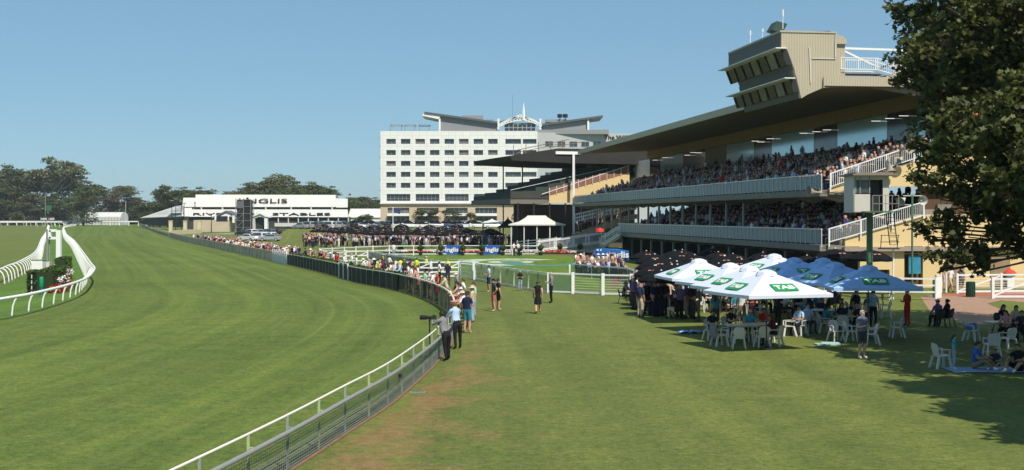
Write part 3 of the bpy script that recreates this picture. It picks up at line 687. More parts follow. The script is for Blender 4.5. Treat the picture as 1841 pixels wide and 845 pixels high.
# barrel roofed marquee at the end of the straight
def marquee():
    Y = 700.; r = thing('marquee', 'long pale barrel roofed marquee standing at the far end of the straight', 'marquee', A(178, 403, Y))
    a, b = A(139, 403, Y).x, A(217, 403, Y).x; o = MB(); N = 10; d = 14.; H = 7.4
    pr = [(0, 0)]+[(d/2-d/2*math.cos(math.pi*k/N)*1.0, 4.2+3.2*math.sin(math.pi*k/N)) for k in range(N+1)]+[(d, 0)]
    L = 14
    for i in range(L): o.ext([(a+(b-a)*i/L+.06, Y+y, z-.03*(i % 2)) for y, z in pr], ((b-a)/L-.06, 0, 0))
    o.build('canopy', M('marquee_white', (.60, .60, .58), .5, .05, .3), r)
    o = MB()
    for i in range(L+1): o.box((a+(b-a)*i/L, Y-.08, 2.1), (.22, .22, 4.2))
    for z in (1.4, 2.8, 4.2): o.box(((a+b)/2, Y-.1, z), (b-a, .1, .12))
    o.build('frame', GREY, r)
    o = MB(); o.ext([A(130, 380, Y-3), A(152, 380, Y-3), A(140, 384, Y-3), A(131, 384, Y-3)], (0, 8, 0)); o.box((A(137, 0, Y).x, Y, 3), (6, 6, 6)); o.build('entrance_canopy', M('marquee_grey', (.2, .23, .25), .5), r)
marquee()
def board_sign():
    r = thing('distance_sign', 'dark sign with white numbers 2400 and 600 behind the infield rail', 'sign', A(87, 405, 600))
    s = F/600
    for x, t, w in ((78.5, '2400', 11), (93.5, '600', 10)):
        o = MB(); c = A(x, 393, 600); o.box(c, (w/s, .3, 1.9)); p = o.build('board', DARK, r); text_mesh(t, 1.15, WHITE, 'lettering', p, c+Vector((0, -.18, -.72)), (1, 0, 0), (0, 0, 1), 1.0, .04, bold=.03)
        for e in (-.35, .35): q = MB(); q.box((c.x+e*w/s, 600.1, 1.4), (.12, .12, 2.8)); q.build('post', GREY, r)
    r = thing('scoreboard', 'small green board on a tall pale mast in front of the left trees', 'board', A(82, 405, 610))
    o = MB(); o.box(A(87.5, 374, 610), (2.8, .4, 2.9)); o.build('board', GREEN, r); o = MB(); o.tube([A(81.5, 405, 610), A(81.5, 348, 610)], .14, 6); o.beam(A(81.5, 370, 610), A(88, 370, 610), .1, .1); o.beam(A(81.5, 378, 610), A(88, 378, 610), .1, .1); o.build('mast', GREY, r)
board_sign()

# ---------------------------------------------------------------- main grandstand
XI0 = 33.4                                              # front plane: X = 33.4 - .1327 Y, it runs towards the vanishing point of the rails
VD = Vector((-.1327, 1, 0)).normalized(); VN = Vector((VD.y, -VD.x, 0))   # VD away, VN to the right (into the stand)
O0 = Vector((XI0-.1327*86.3, 86.3, 0))
def S(a, r_, z): p = O0+VD*a+VN*r_; return Vector((p.x, p.y, z))
def sbox(o, a0, a1, r0, r1, z0, z1, mi=0):
    return o.hexa([S(a0, r0, z0), S(a0, r1, z0), S(a1, r1, z0), S(a1, r0, z0), S(a0, r0, z1), S(a0, r1, z1), S(a1, r1, z1), S(a1, r0, z1)], mi)
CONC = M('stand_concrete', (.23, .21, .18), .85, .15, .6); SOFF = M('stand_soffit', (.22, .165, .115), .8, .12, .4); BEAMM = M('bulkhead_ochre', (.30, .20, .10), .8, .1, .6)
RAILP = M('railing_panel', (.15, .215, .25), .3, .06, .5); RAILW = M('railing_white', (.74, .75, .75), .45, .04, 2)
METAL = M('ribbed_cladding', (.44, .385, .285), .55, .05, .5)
def rib(m, sc, amt=.5, axis=0):                          # vertical ribs as bump
    n, b = m.node_tree, m.node_tree.nodes['Principled BSDF']; tc = n.nodes.new('ShaderNodeTexCoord'); wv = n.nodes.new('ShaderNodeTexWave')
    wv.bands_direction = 'XYZ'[axis]; wv.inputs['Scale'].default_value = sc; n.links.new(tc.outputs['Object'], wv.inputs[0])
    bp = n.nodes.new('ShaderNodeBump'); bp.inputs['Strength'].default_value = amt; bp.inputs['Distance'].default_value = .05; n.links.new(wv.outputs[1], bp.inputs['Height']); n.links.new(bp.outputs[0], b.inputs['Normal'])
rib(METAL, 1.6, .5)
LEN = 96.; R_B = 12.; FL1, FL2 = 3.05, 6.93
def build_stand():
    r = thing('grandstand', 'large two tier racecourse grandstand with a cantilever roof and packed seating', 'grandstand', O0)
    # tiers: stepped terraces
    for nm, z0, rows, a0, a1 in (('upper_terrace', FL2, 11, -.0, LEN), ('lower_terrace', FL1, 9, 0, 66)):
        o = MB()
        for k in range(rows):
            r0 = .3+1.05*k; z1 = z0+.36*k; sbox(o, a0+.3, a1, r0, r0+1.06, z1-.45, z1+.002*k)
        if nm == 'upper_terrace': sbox(o, .2, a1, R_B-.2, R_B+6, z0+3.7, z0+3.95)
        o.build(nm, CONC, r)
        sg = MB()
        for k in range(1, rows):
            r0 = .3+1.05*k; z1 = z0+.36*k
            sbox(sg, a0+.8, a1-1, r0+.55, r0+.95, z1+.40, z1+.46); sbox(sg, a0+.8, a1-1, r0+.93, r0+.98, z1+.42, z1+.80)
        sg.build('seating', M('seat_green', (.03, .075, .05), .6, .2, 3), r)
    # slabs / fascias
    for nm, z0, a1 in (('upper_fascia', FL2, LEN), ('lower_fascia', FL1, 66)):
        o = MB(); sbox(o, 0, a1, -.25, .35, z0-.42, z0+.02); sbox(o, 0, a1, -.05, 3, z0-.30, z0-.04)
        for k in range(int(a1/4.9)+1): o.ext([S(k*4.9+.5, -.2, z0-.42), S(k*4.9+.5, 5, z0-.42+1.0), S(k*4.9+.5, 5, z0-.6+.8), S(k*4.9+.5, 1.5, z0-.85)], VD*.35)
        o.build(nm, CONC, r)
        for k in range(0, int(a1/6)):
            q = MB(); sbox(q, k*6+.03, min(a1, k*6+5.97), -.10, -.06, z0+.10, z0+1.05); 
            q.build('balustrade_panel', RAILP, r)
        n = 96 if a1 > 70 else 66; q = MB(); sbox(q, 0, a1, -.16, -.08, z0+1.08, z0+1.16); q.build('handrail', RAILW, r)
        for k in range(n+1):
            q = MB(); a = a1*k/n; sbox(q, a-.02, a+.02, -.135, -.105, z0-.15, z0+1.10); q.build('baluster' if nm[0] == 'u' else 'railing_post', RAILW, r)
    # columns between the tiers, and below
    for k in range(14):
        q = MB(); a = 93-4.9*k-9; q.tube([S(a, .9, FL1), S(a, .9, FL2-.3)], .13, 8); q.build('column', GREY, r)
    for k in range(14):
        q = MB(); q.tube([S(2+4.9*k, 1.6, 0), S(2+4.9*k, 1.6, FL1-.4)], .16, 8); q.build('undercroft_column', GREY, r)
    # back walls and floors
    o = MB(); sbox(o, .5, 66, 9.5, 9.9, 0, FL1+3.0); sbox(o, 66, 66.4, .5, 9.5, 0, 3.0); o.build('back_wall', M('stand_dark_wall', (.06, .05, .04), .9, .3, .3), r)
    # panels of bright things beyond, far end bars
    # roof
    o = MB(); xr = 1.0; a0, a1 = 2.3, 98.5
    P = [(xr, 15.0), (19, 15.3), (19, 14.9), (R_B+1, 15.0), (xr+.6, 14.45), (xr, 14.40)]
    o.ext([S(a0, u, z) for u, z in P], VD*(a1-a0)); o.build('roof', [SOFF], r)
    o = MB(); sbox(o, a0-.06, a1+.06, xr-.08, xr-.01, 14.38, 15.03); sbox(o, a0-.08, a0-.01, xr-.05, 19.02, 14.55, 15.25); o.build('roof_fascia', METAL, r)
    o = MB(); o.ext([S(2.9, u, z) for u, z in ((R_B-.35, 14.9), (R_B+.05, 15.0), (R_B+.05, 13.72), (R_B-.35, 13.72))], VD*96); 
    o.build('bulkhead', BEAMM, r)
    o = MB(); o.ext([S(2.6, u, z) for u, z in ((4.5, 14.55), (R_B+.2, 14.9), (R_B+.2, 13.7), (9.5, 13.75))], VD*.4)
    o.ext([S(2.2, u, z) for u, z in ((8.2, 14.5), (19, 14.5), (19, 11.5), (12.4, 11.5), (10.8, 13.3))], VD*.3, 1)
    o.build('soffit_end', [SOFF, M('soffit_orange', (.42, .17, .03), .8)], r)
    # glazed lounge wall behind the upper tier
    gt = M('lounge_glass', (.50, .68, .74), .12, .06, .4, spec=.9, metal=.55); gd = M('lounge_dark', (.03, .035, .03), .12, .2, .4, spec=.8); ye = M('lounge_wall', (.30, .23, .13), .8, .1, .4)
    def acs(x): return F*(XI0+R_B)*1.0/(x-628.4)
    def a_of(x): Yv = F*(XI0+R_B*1.008)/(x-628.4); return (Yv-86.3-R_B*.13)/VD.y
    segs = [(1130, 1168, 'w'), (1168, 1187, 'd'), (1187, 1228, 'g'), (1228, 1268, 'd'), (1268, 1306, 'k'), (1306, 1355, 'g'), (1355, 1387, 'd'), (1387, 1463, 'g'), (1463, 1505, 'd'), (1505, 1595, 'g'), (1595, 1650, 'd'), (1650, 1720, 'g')]
    for x0, x1, k in segs:
        a1_, a0_ = a_of(x0), a_of(x1); m = {'g': gt, 'd': gd, 'k': SOFF, 'w': WHITE}[k]
        q = MB(); sbox(q, a0_+.04, a1_-.04, R_B, R_B+.12, FL2+4.25, 13.75); q.build('lounge_window' if k in 'gd' else 'lounge_panel', m, r)
    o = MB(); sbox(o, -2, 97, R_B-.1, R_B+.2, FL2+3.6, FL2+4.24); o.build('lounge_sill_wall', ye, r)
    lm = bpy.data.materials.new('tube_light'); n, b = nodes(lm); b.inputs['Emission Color'].default_value = (1, .95, .85, 1); b.inputs['Emission Strength'].default_value = 1.0
    for x in (1178, 1196, 1236, 1246, 1256, 1358, 1368, 1385, 1445, 1468, 1487, 1575, 1600, 1625):
        q = MB(); Yl = F*(XI0+R_B-.25)/(x-628.4); p = Vector(((x-CX)/F*Yl, Yl, 13.35+.12*math.sin(x))); q.box(p, (.8, .05, .04)); q.build('lounge_lamp', lm, r)
    # near end: cream flank walls that follow the stairs, dark openings between
    o = MB(); st = lambda z0, u: z0+.30*u
    o.ext([S(-.05, u, z) for u, z in ((.45, FL2-.15), (2.0, FL2-.02), (5.2, FL2+.28), (22, FL2+.28), (22, FL2+5.5), (17.5, FL2+5.3), (.45, FL2+.12))], VD*.3)
    o.ext([S(-.05, u, z) for u, z in ((1.6, 2.95), (22, 2.95), (22, FL1+2.3), (7.2, FL1+2.15), (1.6, FL1+.45))], VD*.3)
    sbox(o, -.05, .3, 4.9, 6.0, 0, 2.95); sbox(o, -.05, .3, 7.4, 30, 0, 2.95); sbox(o, -.05, .3, 22, 30, 2.95, 6)
    sbox(o, -.05, .3, 2.7, 4.9, 1.3, 2.95)
    o.build('flank_wall', CREAM, r)
    o = MB(); sbox(o, -.45, -.06, 1.4, 30, 2.62, 2.92); o.build('flank_ledge', M('ledge_grey', (.32, .26, .22), .8), r)
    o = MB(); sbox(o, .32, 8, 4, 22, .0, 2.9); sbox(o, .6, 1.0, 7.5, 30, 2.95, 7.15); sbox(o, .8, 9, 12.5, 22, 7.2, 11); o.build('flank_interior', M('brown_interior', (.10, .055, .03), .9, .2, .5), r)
    for x, wd in ((12.5, 1.5), (9.2, 1.3), (24, 3)):
        q = MB(); sbox(q, -.12, -.04, x, x+wd, .1, 2.2); q.build('side_door', M('door_tan', (.28, .20, .12), .7), r)
    q = MB(); sbox(q, -.12, -.06, 6.3, 7.2, 1.0, 2.3); q.build('notice_board', M('poster_blue', (.03, .25, .40), .5, .3, 2), r)
    for nm, z0, u0, u1 in (('u', FL2+.12, .45, 17), ('l', FL1+.10, .35, 7.4)):
        a = -.2; zz = lambda u: z0+.325*(u-u0)*(1 if nm == 'u' else .83)
        q = MB(); q.beam(S(a, u0, zz(u0)+1.05), S(a, u1, zz(u1)+1.05), .09, .08); q.beam(S(a, u0, zz(u0)+.12), S(a, u1, zz(u1)+.12), .06, .06); q.build('stair_handrail', RAILW, r)
        n = int((u1-u0)/1.9)
        for k in range(n+1):
            u = u0+(u1-u0)*k/n; q = MB(); q.beam(S(a, u, zz(u)-.2), S(a, u, zz(u)+1.08), .09, .09, up=(1, 0, 0)); q.build('stair_post', RAILW, r)
        q = MB(); m = int((u1-u0)/.145)
        for k in range(m): u = u0+(u1-u0)*(k+.5)/m; q.beam(S(a, u, zz(u)+.14), S(a, u, zz(u)+1.03), .03, .03, up=(1, 0, 0))
        q.build('pickets', RAILW, r)
    # stairs, far end of the stand, between the tiers (light railing of the old stand side)
    for x, y, dx, h in ((1475, 345, -1, 0), (1492, 341, 1, 0)): pass
    # horn speakers on the flank
    for c, d in ((S(-.4, .9, 6.75), (.9, -.4, 0)), (S(-.4, -.5, 6.75), (-1, -.2, .1)), (S(-.4, 4.7, 8.9), (.1, -.3, -1)), (S(-.5, 5.7, 9.9), (.3, -1, 0))):
        q = MB(); d = Vector(d).normalized(); q.tube([c, c+d*.25, c+d*.6, c+d*.75], [.07, .1, .26, .42], 12, cap=False); q.tube([c-d*.22, c], [.12, .12], 8); q.build('horn_speaker', M('speaker_tan', (.30, .25, .2), .6), r)
    for k in range(7):                                    # flood brackets at the far end of the roof
        pass
    return r
stand = build_stand()
def box_tower():
    r = thing('commentary_box', 'beige ribbed commentary box with raked windows perched on the grandstand roof edge', 'commentary box', S(6, 0, 15))
    cl = METAL; sh = M('box_shaded_face', (.085, .085, .075), .6, .1, .5)  # darker copy of the cladding: shade on the track face put into colour
    # profile across (r, z), rake: the face leans in towards the bottom
    a0, a1 = 2.4, 14.6; q = lambda u, z, a=a0: S(a, u-2.2, z-.28)
    o = MB(); prof = [(0, 17.5), (0, 18.75), (4.15, 18.7), (4.3, 15.2), (2.0, 14.2), (1.5, 13.9), (1.15, 15.4), (.42, 17.45)]
    o.ext([q(u, z) for u, z in prof], VD*(a1-a0)); o.build('body', cl, r)
    o = MB(); o.ext([q(u, z, a0-.06) for u, z in ((-.10, 18.66), (-.10, 18.80), (4.2, 18.77), (4.2, 18.65))], VD*(a1-a0+.12)); o.build('parapet', M('box_trim', (.40, .36, .30), .6), r)
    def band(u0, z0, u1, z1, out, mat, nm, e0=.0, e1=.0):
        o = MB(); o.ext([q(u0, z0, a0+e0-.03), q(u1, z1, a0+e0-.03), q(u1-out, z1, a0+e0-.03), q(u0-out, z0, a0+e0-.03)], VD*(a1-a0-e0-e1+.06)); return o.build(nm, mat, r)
    band(0.0, 18.66, 0.0, 17.52, .06, sh, 'shaded_fascia_band'); band(.42, 17.44, 1.0, 15.95, .10, sh, 'shaded_mid_band'); band(.98, 15.97, 1.5, 13.9, .16, sh, 'lower_panel')
    # two strips of windows with frames and panes, some with a blotchy reflection painted in
    for z0, z1, u0, u1 in ((16.35, 17.4, .78, .36), (14.35, 15.25, 1.32, 1.02)):
        for k in range(7):
            aa = a0+.25+k*1.9; m = GLASSD if k > 2 else M('pane_painted_reflection', (.20, .19, .16), .3, .8, 1.6, spec=.3)
            w_ = MB(); w_.ext([q(u0-.22, z0, aa), q(u0-.14, z0, aa), q(u1-.14, z1, aa), q(u1-.22, z1, aa)], VD*1.55); w_ = w_.build('window', [BOXG, m][k % 2] if k < 5 else BOXG, r)
            f = MB(); f.ext([q(u0-.30, z0, aa+1.6), q(u0-.12, z0, aa+1.6), q(u1-.12, z1, aa+1.6), q(u1-.30, z1, aa+1.6)], VD*.2); f.build('frame', DARK, w_)
        o = MB(); o.beam(q(u1-.55, z1+.06, a0-.5), q(u1-.55, z1+.06, a1+1.2), .8, .07); o.build('awning', WHITE, r)
        o = MB(); o.ext([q(u0-.42, z0-.05, a0-.08), q(u0+.0, z0-.05, a0-.08), q(u1+.05, z1, a0-.08), q(u1-.42, z1, a0-.08)], VD*.12); o.build('window_end', DARK, r)
    # downpipes, curved awning, aerials
    o = MB(); o.beam(q(2.2, 15.0, a0-.05), q(2.1, 17.6, a0-.05), .06, .06); o.beam(q(2.3, 16.8, a0-.05), q(4.1, 16.8, a0-.05), .04, .04); o.beam(q(4.05, 16.9, a0-.06), q(4.1, 18.6, a0-.06), .07, .07); o.build('downpipe', OFFW, r)
    o = MB(); o.ext([q(4.2, 17.9, a0), q(4.2, 18.55, a0), q(4.6, 18.5, a0), q(4.9, 18.25, a0), q(5.0, 17.9, a0)], VD*3); o.build('curved_hood', cl, r)
    o = MB(); sbox(o, 2.6, 6, 2.0, 2.7, 15.0, 17.8); o.build('doorway_block', cl, r)
    return r
box_tower()
def roof_bits():
    r = thing('roof_access_stair', 'white metal stair and railings behind the commentary box on the roof', 'stair', S(0, 4, 15))
    q = MB(); up = lambda a, u, z: S(a+2.7, u, z)
    pts = [(2.4, 15.35+.35), (5.2, 15.35+.35), (7.6, 14.95+.1), (12, 14.95)]
    for (u0, z0), (u1, z1) in zip(pts, pts[1:]):
        for h in (.12, .95): q.beam(up(-.1, u0, z0+h), up(-.1, u1, z1+h), .06, .06); q.beam(up(1.1, u0, z0+h), up(1.1, u1, z1+h), .06, .06)
        n = max(2, int((u1-u0)/.16))
        for k in range(n+1): t = k/n; u = u0+(u1-u0)*t; z = z0+(z1-z0)*t; q.beam(up(-.1, u, z+.1), up(-.1, u, z+.97), .03 if k % 8 else .08, .03 if k % 8 else .08, up=(1, 0, 0))
    q.build('railing', RAILW, r)
    q = MB(); sbox(q, 2.6, 3.9, 2.4, 5.4, 15.5, 15.62); q.build('landing', GREY, r)
    q = MB()
    for k in range(6): sbox(q, 2.65, 3.8, 5.4+k*.38, 5.75+k*.38, 15.48-k*.09, 15.53-k*.09)
    q.build('tread', GREY, r)
    r = thing('roof_truss', 'white steel struts above the stair on the grandstand roof', 'truss', S(2, 8, 15))
    q = MB(); q.beam(S(4.1, 2.9, 17.55), S(4.1, 14, 17.4), .16, .16); q.beam(S(4.1, 7, 16.35), S(4.1, 14, 16.35), .14, .14); q.beam(S(4.1, 2.9, 17.5), S(4.1, 6.5, 15.9), .14, .14); q.beam(S(4.1, 2.9, 15.3), S(4.1, 2.9, 17.5), .16, .16, up=(1, 0, 0)); q.build('beam', RAILW, r)
    q = MB(); q.beam(S(4.2, 6.2, 16.2), S(4.2, 9.6, 17.3), .12, .12); q.build('dark_strut', DARK, r)
    r = thing('roof_plant_room', 'beige wedge shaped plant room on the roof, half hidden by tree leaves', 'building', S(4, 11, 15))
    q = MB(); q.ext([S(6, 8.2, 15.2), S(6, 16, 15.2), S(6, 16, 17.4), S(6, 10.2, 17.1)], VD*4); q.build('body', METAL, r); q = MB(); q.beam(S(5.8, 10, 17.2), S(5.8, 16, 17.5), .3, .12); q.build('trim', OFFW, r)
    # lamp cluster and aerials on top of the box
    r = thing('floodlight', 'dark green floodlight head sitting on top of the commentary box', 'floodlight', S(3.5, -1.2, 18.8))
    q = MB(); q.ext([S(5.2, -1.9, 19.0), S(5.2, -1.1, 18.75), S(5.2, -.7, 19.45), S(5.2, -1.5, 19.65)], VD*1.3); q.build('housing', M('green_dark', (.03, .06, .045), .5), r)
    q = MB(); q.beam(S(5.8, -1.4, 18.5), S(5.8, -1.4, 19.1), .1, .1, up=(1, 0, 0)); q.box(S(5.8, -1.0, 18.75), (.5, .3, .12)); q.build('bracket', OFFW, r)
    for i, (a, u, h, lb) in enumerate(((10.5, -1.8, 1.0, 'short white panel aerial at the far end of the commentary box roof'), (7.6, -1.8, .7, 'smallest white aerial on the commentary box roof, beside the floodlight'), (2.9, -1.9, 1.4, 'tall thin white aerial at the near corner of the commentary box roof'))):
        r = thing('aerial', lb, 'aerial', S(a, u, 18.75)); q = MB(); q.tube([S(a, u, 18.7), S(a, u, 18.75+h)], .03, 6); q.build('mast', RAILW, r); q = MB(); q.tube([S(a, u, 18.75+h*.6), S(a, u, 18.75+h*.95)], .07, 6); q.build('head', RAILW, r)
    r = thing('yagi_aerial', 'thin dark horizontal antenna behind the box parapet', 'aerial', S(6, 1, 18.7)); q = MB(); q.beam(S(6, .5, 19.0), S(6, 3.0, 19.1), .03, .03); q.beam(S(6, 2.6, 18.6), S(6, 2.6, 19.1), .03, .03, up=(1, 0, 0))
    for k in range(6): q.beam(S(5.6, .7+k*.4, 19.02), S(6.4, .7+k*.4, 19.05), .02, .02)
    q.build('boom', DARK, r)
roof_bits()

# ---------------------------------------------------------------- old stand beyond
def old_stand():
    D2 = Vector((-.32, 1, 0)).normalized(); N2 = Vector((D2.y, -D2.x, 0)); C0 = A(986, 361, 190.); C0.z = 0
    def T(a, u, z): p = C0+D2*a+N2*u; return Vector((p.x, p.y, z))
    r = thing('old_grandstand', 'older small grandstand with dark flat roof on a white post, beyond the main stand', 'grandstand', C0)
    o = MB(); o.ext([T(-1.5, u, z) for u, z in ((-6.8, 14.3), (1.0, 15.55), (22, 15.6), (22, 13.2), (3, 13.3), (-6.4, 13.6))], D2*20); o.build('roof', M('old_roof', (.028, .026, .024), .8, .2, .5), r)
    o = MB(); o.ext([T(-1.7, u, z) for u, z in ((.6, 15.1), (4.6, 15.1), (4.6, 14.65), (.6, 14.65))], D2*.18); o.build('roof_fascia', WHITE, r)
    q = MB(); p = T(-1.8, 3.5, 0); q.box((p.x, p.y, 7.4), (.36, .34, 14.8)); q.build('white_post', WHITE, r)
    for u, a in ((-4.2, 2), (-4.2, 12)): q = MB(); p = T(a, u+.6, 0); q.tube([(p.x, p.y, 0), (p.x, p.y, 13.8)], .12, 6); q.build('column', DARK, r)
    o = MB(); ps = [T(0, -6, 7.2), T(0, 0.3, 7.3), T(0, .3, 8.6), T(0, -6, 8.3)]
    o.ext([T(0, -6.2, 7.0), T(0, .0, 7.0), T(0, .0, 7.75), T(0, -6.2, 7.75)], D2*22); o.build('balcony_fascia', M('old_fascia', (.17, .15, .13), .8), r)
    o = MB(); o.ext([T(-.1, -6.2, 7.8), T(-.1, 0, 7.8), T(-.1, 0, 9.0), T(-.1, -6.2, 8.9)], D2*.1); o.build('balcony_rail', M('dark_mesh', (.05, .05, .045), .8, .3, 3), r)
    o = MB()
    for k in range(10): o.ext([T(.3, -6+k*2.0, 7.7), T(.3, -4+k*2.0, 7.7), T(.3, -4+k*2, 8.4+k*.62), T(.3, -6+k*2, 8.4+k*.62)], D2*21)
    o.build('terrace', M('old_seat', (.035, .06, .05), .8, .3, 1), r)
    o = MB(); o.ext([T(-.3, u, z) for u, z in ((0, 7.2), (13.5, 7.2), (13.5, 12.0), (0, 8.3))], D2*.25); o.build('flank_wall', CREAM, r)
    o = MB(); o.ext([T(-.36, u, z) for u, z in ((0, 8.3), (13.5, 12.0), (13.5, 13.1), (0, 9.4))], D2*.08); o.build('brick_railing', M('brick_rail', (.28, .13, .09), .9, .5, 3), r)
    o = MB(); o.beam(T(-.38, -1.2, 8.5), T(-.38, 13.5, 13.15), .08, .1)
    for k in range(12): o.beam(T(-.44, k*1.2, 8.2+k*.33), T(-.44, k*1.2, 9.5+k*.33), .07, .07, up=(1, 0, 0))
    o.beam(T(-.1, -6.2, 9.1), T(.2, 10, 12.6), .06, .06); o.build('handrail', RAILW, r)
    o = MB(); o.ext([T(1, 5, 11.0), T(1, 15, 11.5), T(1, 15, 13.3), T(1, 5, 12.6)], D2*.3); o.ext([T(4, 8, 10.5), T(4, 22, 10.5), T(4, 22, 13.2), T(4, 8, 13.2)], D2*.3, 1); o.build('upper_wall', [DARK, CREAM], r)
    o = MB(); 
    for k in range(4): o.ext([T(.8, 11.4+k*1.9+e[0], 12.5+e[1]) for e in [(.55*math.cos(R(t)), .55*math.sin(R(t))) for t in range(0, 360, 40)]], D2*.1)
    o.build('scalloped_panel', M('cream_light', (.7, .6, .42), .7), r)
    for k in range(6): q = MB(); p = T(0, -5+k*2.6, 0); q.tube([(p.x, p.y, 0), (p.x, p.y, 7.1)], .15, 6); q.build('undercroft_column', DARK, r)
    o = MB(); o.ext([T(8, -3, 0), T(8, 18, 0), T(8, 18, 7), T(8, -3, 7)], D2*.4); o.build('back_wall', M('stand_dark_wall2', (.10, .08, .06), .9), r)
    o = MB(); hr = lambda u: T(-1, u, 15.3+(u+6)*.12)
    for u in (-6, -4, -2, 0, 2): o.beam(hr(u)-Vector((0, 0, 1.4)), hr(u)+Vector((0, 0, .7)), .1, .1, up=(1, 0, 0))
    o.beam(T(-1, -5.5, 15.2), T(-1, 3, 17.0), .12, .12); o.beam(T(-1, -5.5, 14.8), T(-1, 2, 16.4), .1, .1); o.beam(T(-1, 5.5, 16.7), T(-1, -.2, 15.7), .12, .12); o.build('roof_walkway', M('rusty_steel', (.20, .15, .11), .8, .2, 2), r)
    return T
OT = old_stand()
# flight of steps with white railings between the old and the main stand, and terrace beside them
def steps():
    r = thing('terrace_steps', 'broad public steps with white railings between the two stands', 'steps', A(1070, 410, 190))
    a, b = A(1030, 410, 190), A(1140, 372, 190); o = MB(); n = 14
    for k in range(n):
        p = a.lerp(b, k/n); q = a.lerp(b, (k+1)/n); zb = max(0, p.z-1.6); o.hexa([(p.x, 184, zb), (q.x+.02, 184, zb), (q.x+.02, 196, zb), (p.x, 196, zb), (p.x, 184, p.z-.9), (q.x+.02, 184, p.z-.9), (q.x+.02, 196, p.z-.9), (p.x, 196, p.z-.9)])
    o.build('step', M('steps_cream', (.42, .34, .22), .9, .15, .8), r)
    for Y in (183.5, 190):
        o = MB(); c, d = A(1030, 397, 190), A(1140, 372, 190); d0 = Vector((0, Y-190, 0))
        for h in (1.15, .6, .1): o.beam(c+d0+Vector((0, 0, h-.2)), d+d0+Vector((0, 0, h-.2)), .08, .1)
        for k in range(30): t = k/29; e = c.lerp(d, t)+d0; o.beam(e-Vector((0, 0, .3)), e+Vector((0, 0, .95)), .05 if k % 4 else .12, .05 if k % 4 else .12, up=(1, 0, 0))
        o.build('railing', RAILW, r)
steps()
# ---------------------------------------------------------------- fences and rails
def normal(d): return Vector((d.y, -d.x, 0)).normalized()   # towards the public side
def near_fence():
    r = thing('track_fence', 'near track fence with white top rail, thick grey handrail, wire panels and pale green posts', 'fence', (-4.5, 25, 0))
    t0, t1 = FP.near(9), FP.near(57.5); pg = M('post_pale_green', (.36, .42, .22), .6, .12, 4); pb = M('post_grey', (.26, .29, .27), .6, .15, 4)
    def poly(off, z, step=1.2):
        out = []; t = t0
        while t <= t1+.01: p, d = FP.at(t); out.append(p+normal(d)*off+Vector((0, 0, z))); t += step
        return out
    o = MB(); o.tube(poly(-.02, 1.10), .027, 8); o.build('top_rail', M('rail_cream', (.72, .69, .62), .5, .06, 3), r, True)
    o = MB(); o.tube(poly(.16, .84), .05, 8); o.build('handrail', M('handrail_grey', (.24, .25, .24), .5, .1, 4), r, True)
    o = MB()
    for k in range(13): o.tube(poly(.04, .06+k*.06, 2.4), .0055 if k % 4 else .009, 4)
    m = t0
    while m < t1:
        p, d = FP.at(m); q = p+normal(d)*.04; o.beam(q+Vector((0, 0, .05)), q+Vector((0, 0, .78)), .005, .005, up=(1, 0, 0)); m += .12
    o.build('wire_panel', M('wire_grey', (.22, .23, .23), .5, .1, 3), r)
    sh = M('screen_mesh', (.14, .15, .16), .8, .2, 2, alpha=.12); o = MB(); P0 = poly(.07, .05); P1 = poly(.07, .72)
    for i in range(len(P0)-1): o.add([P0[i], P0[i+1], P1[i+1], P1[i]], [(0, 1, 2, 3)])
    o.build('mesh_screen', sh, r)
    t = FP.near(24.55)-2.17*7; i = 0
    while t < t1:
        if t > t0:
            p, d = FP.at(t); n = normal(d); o = MB(); o.beam(p, p+Vector((0, 0, 1.08)), .05, .05, up=(1, 0, 0)); o.beam(p+Vector((0, 0, .86))-n*.0, p+n*.16+Vector((0, 0, .84)), .03, .03); o.build('post', pg if i % 2 == 0 else pb, r)
        t += 2.17; i += 1
    g = MB(); p, d = FP.at(FP.near(34.3)); n = normal(d); g.box(p+n*.12+Vector((0, 0, .62)), (.07, .1, .12)); g.box(p+n*.1+Vector((0, 0, .5)), (.03, .2, .04)); g.build('latch', DARK, r)
near_fence()
def panel_fence(name, label, t0, t1, h, step, pm, cm, rm, z0=.05, top=.02, side=-.03, postw=.05, ph=None, cat='fence', frac=1.):
    r = thing(name, label, cat, FP.at(t0)[0]); n = max(2, int((t1-t0)/step)); o = MB(); q = MB()
    for i in range(n):
        a, da = FP.at(t0+(t1-t0)*i/n); b, db = FP.at(t0+(t1-t0)*(i+1)/n); na, nb_ = normal(da)*.04, normal(db)*.04
        o.hexa([a+Vector((0, 0, z0)), b+Vector((0, 0, z0)), b+nb_*.5+Vector((0, 0, z0)), a+na*.5+Vector((0, 0, z0)), a+Vector((0, 0, h*frac)), b+Vector((0, 0, h*frac)), b+nb_*.5+Vector((0, 0, h*frac)), a+na*.5+Vector((0, 0, h*frac))])
        q.beam(a+Vector((0, 0, h)), b+Vector((0, 0, h)), .09, .05)
    o.build('panel', cm, r); q.build('top_rail', rm, r)
    st = MB()
    for i in range(n+1):
        a, da = FP.at(t0+(t1-t0)*i/n)
        if i < 100: k = MB(); k.beam(a+normal(da)*side, a+normal(da)*side+Vector((0, 0, ph or h)), postw, postw, up=(1, 0, 0)); k.build('post', pm, r)
    return r
clothm = M('shade_cloth', (.055, .058, .038), .9, .5, 1.2, alpha=.88)
YR = M('rail_yellowed', (.45, .46, .22), .6, .1, 3)
tA, tB, tC, tD, tE = FP.near(57.5), FP.near(97), FP.near(101), FP.near(128), FP.near(137)
tM = FP.near(83)
panel_fence('mesh_fence', 'curved see-through mesh fence where spectators lean over the track', tA, tM, 1.15, 2.2, GREY, M('see_through_mesh', (.03, .035, .03), .8, .2, 3, alpha=.55), M('rail_pale', (.6, .6, .54), .5), frac=.93)
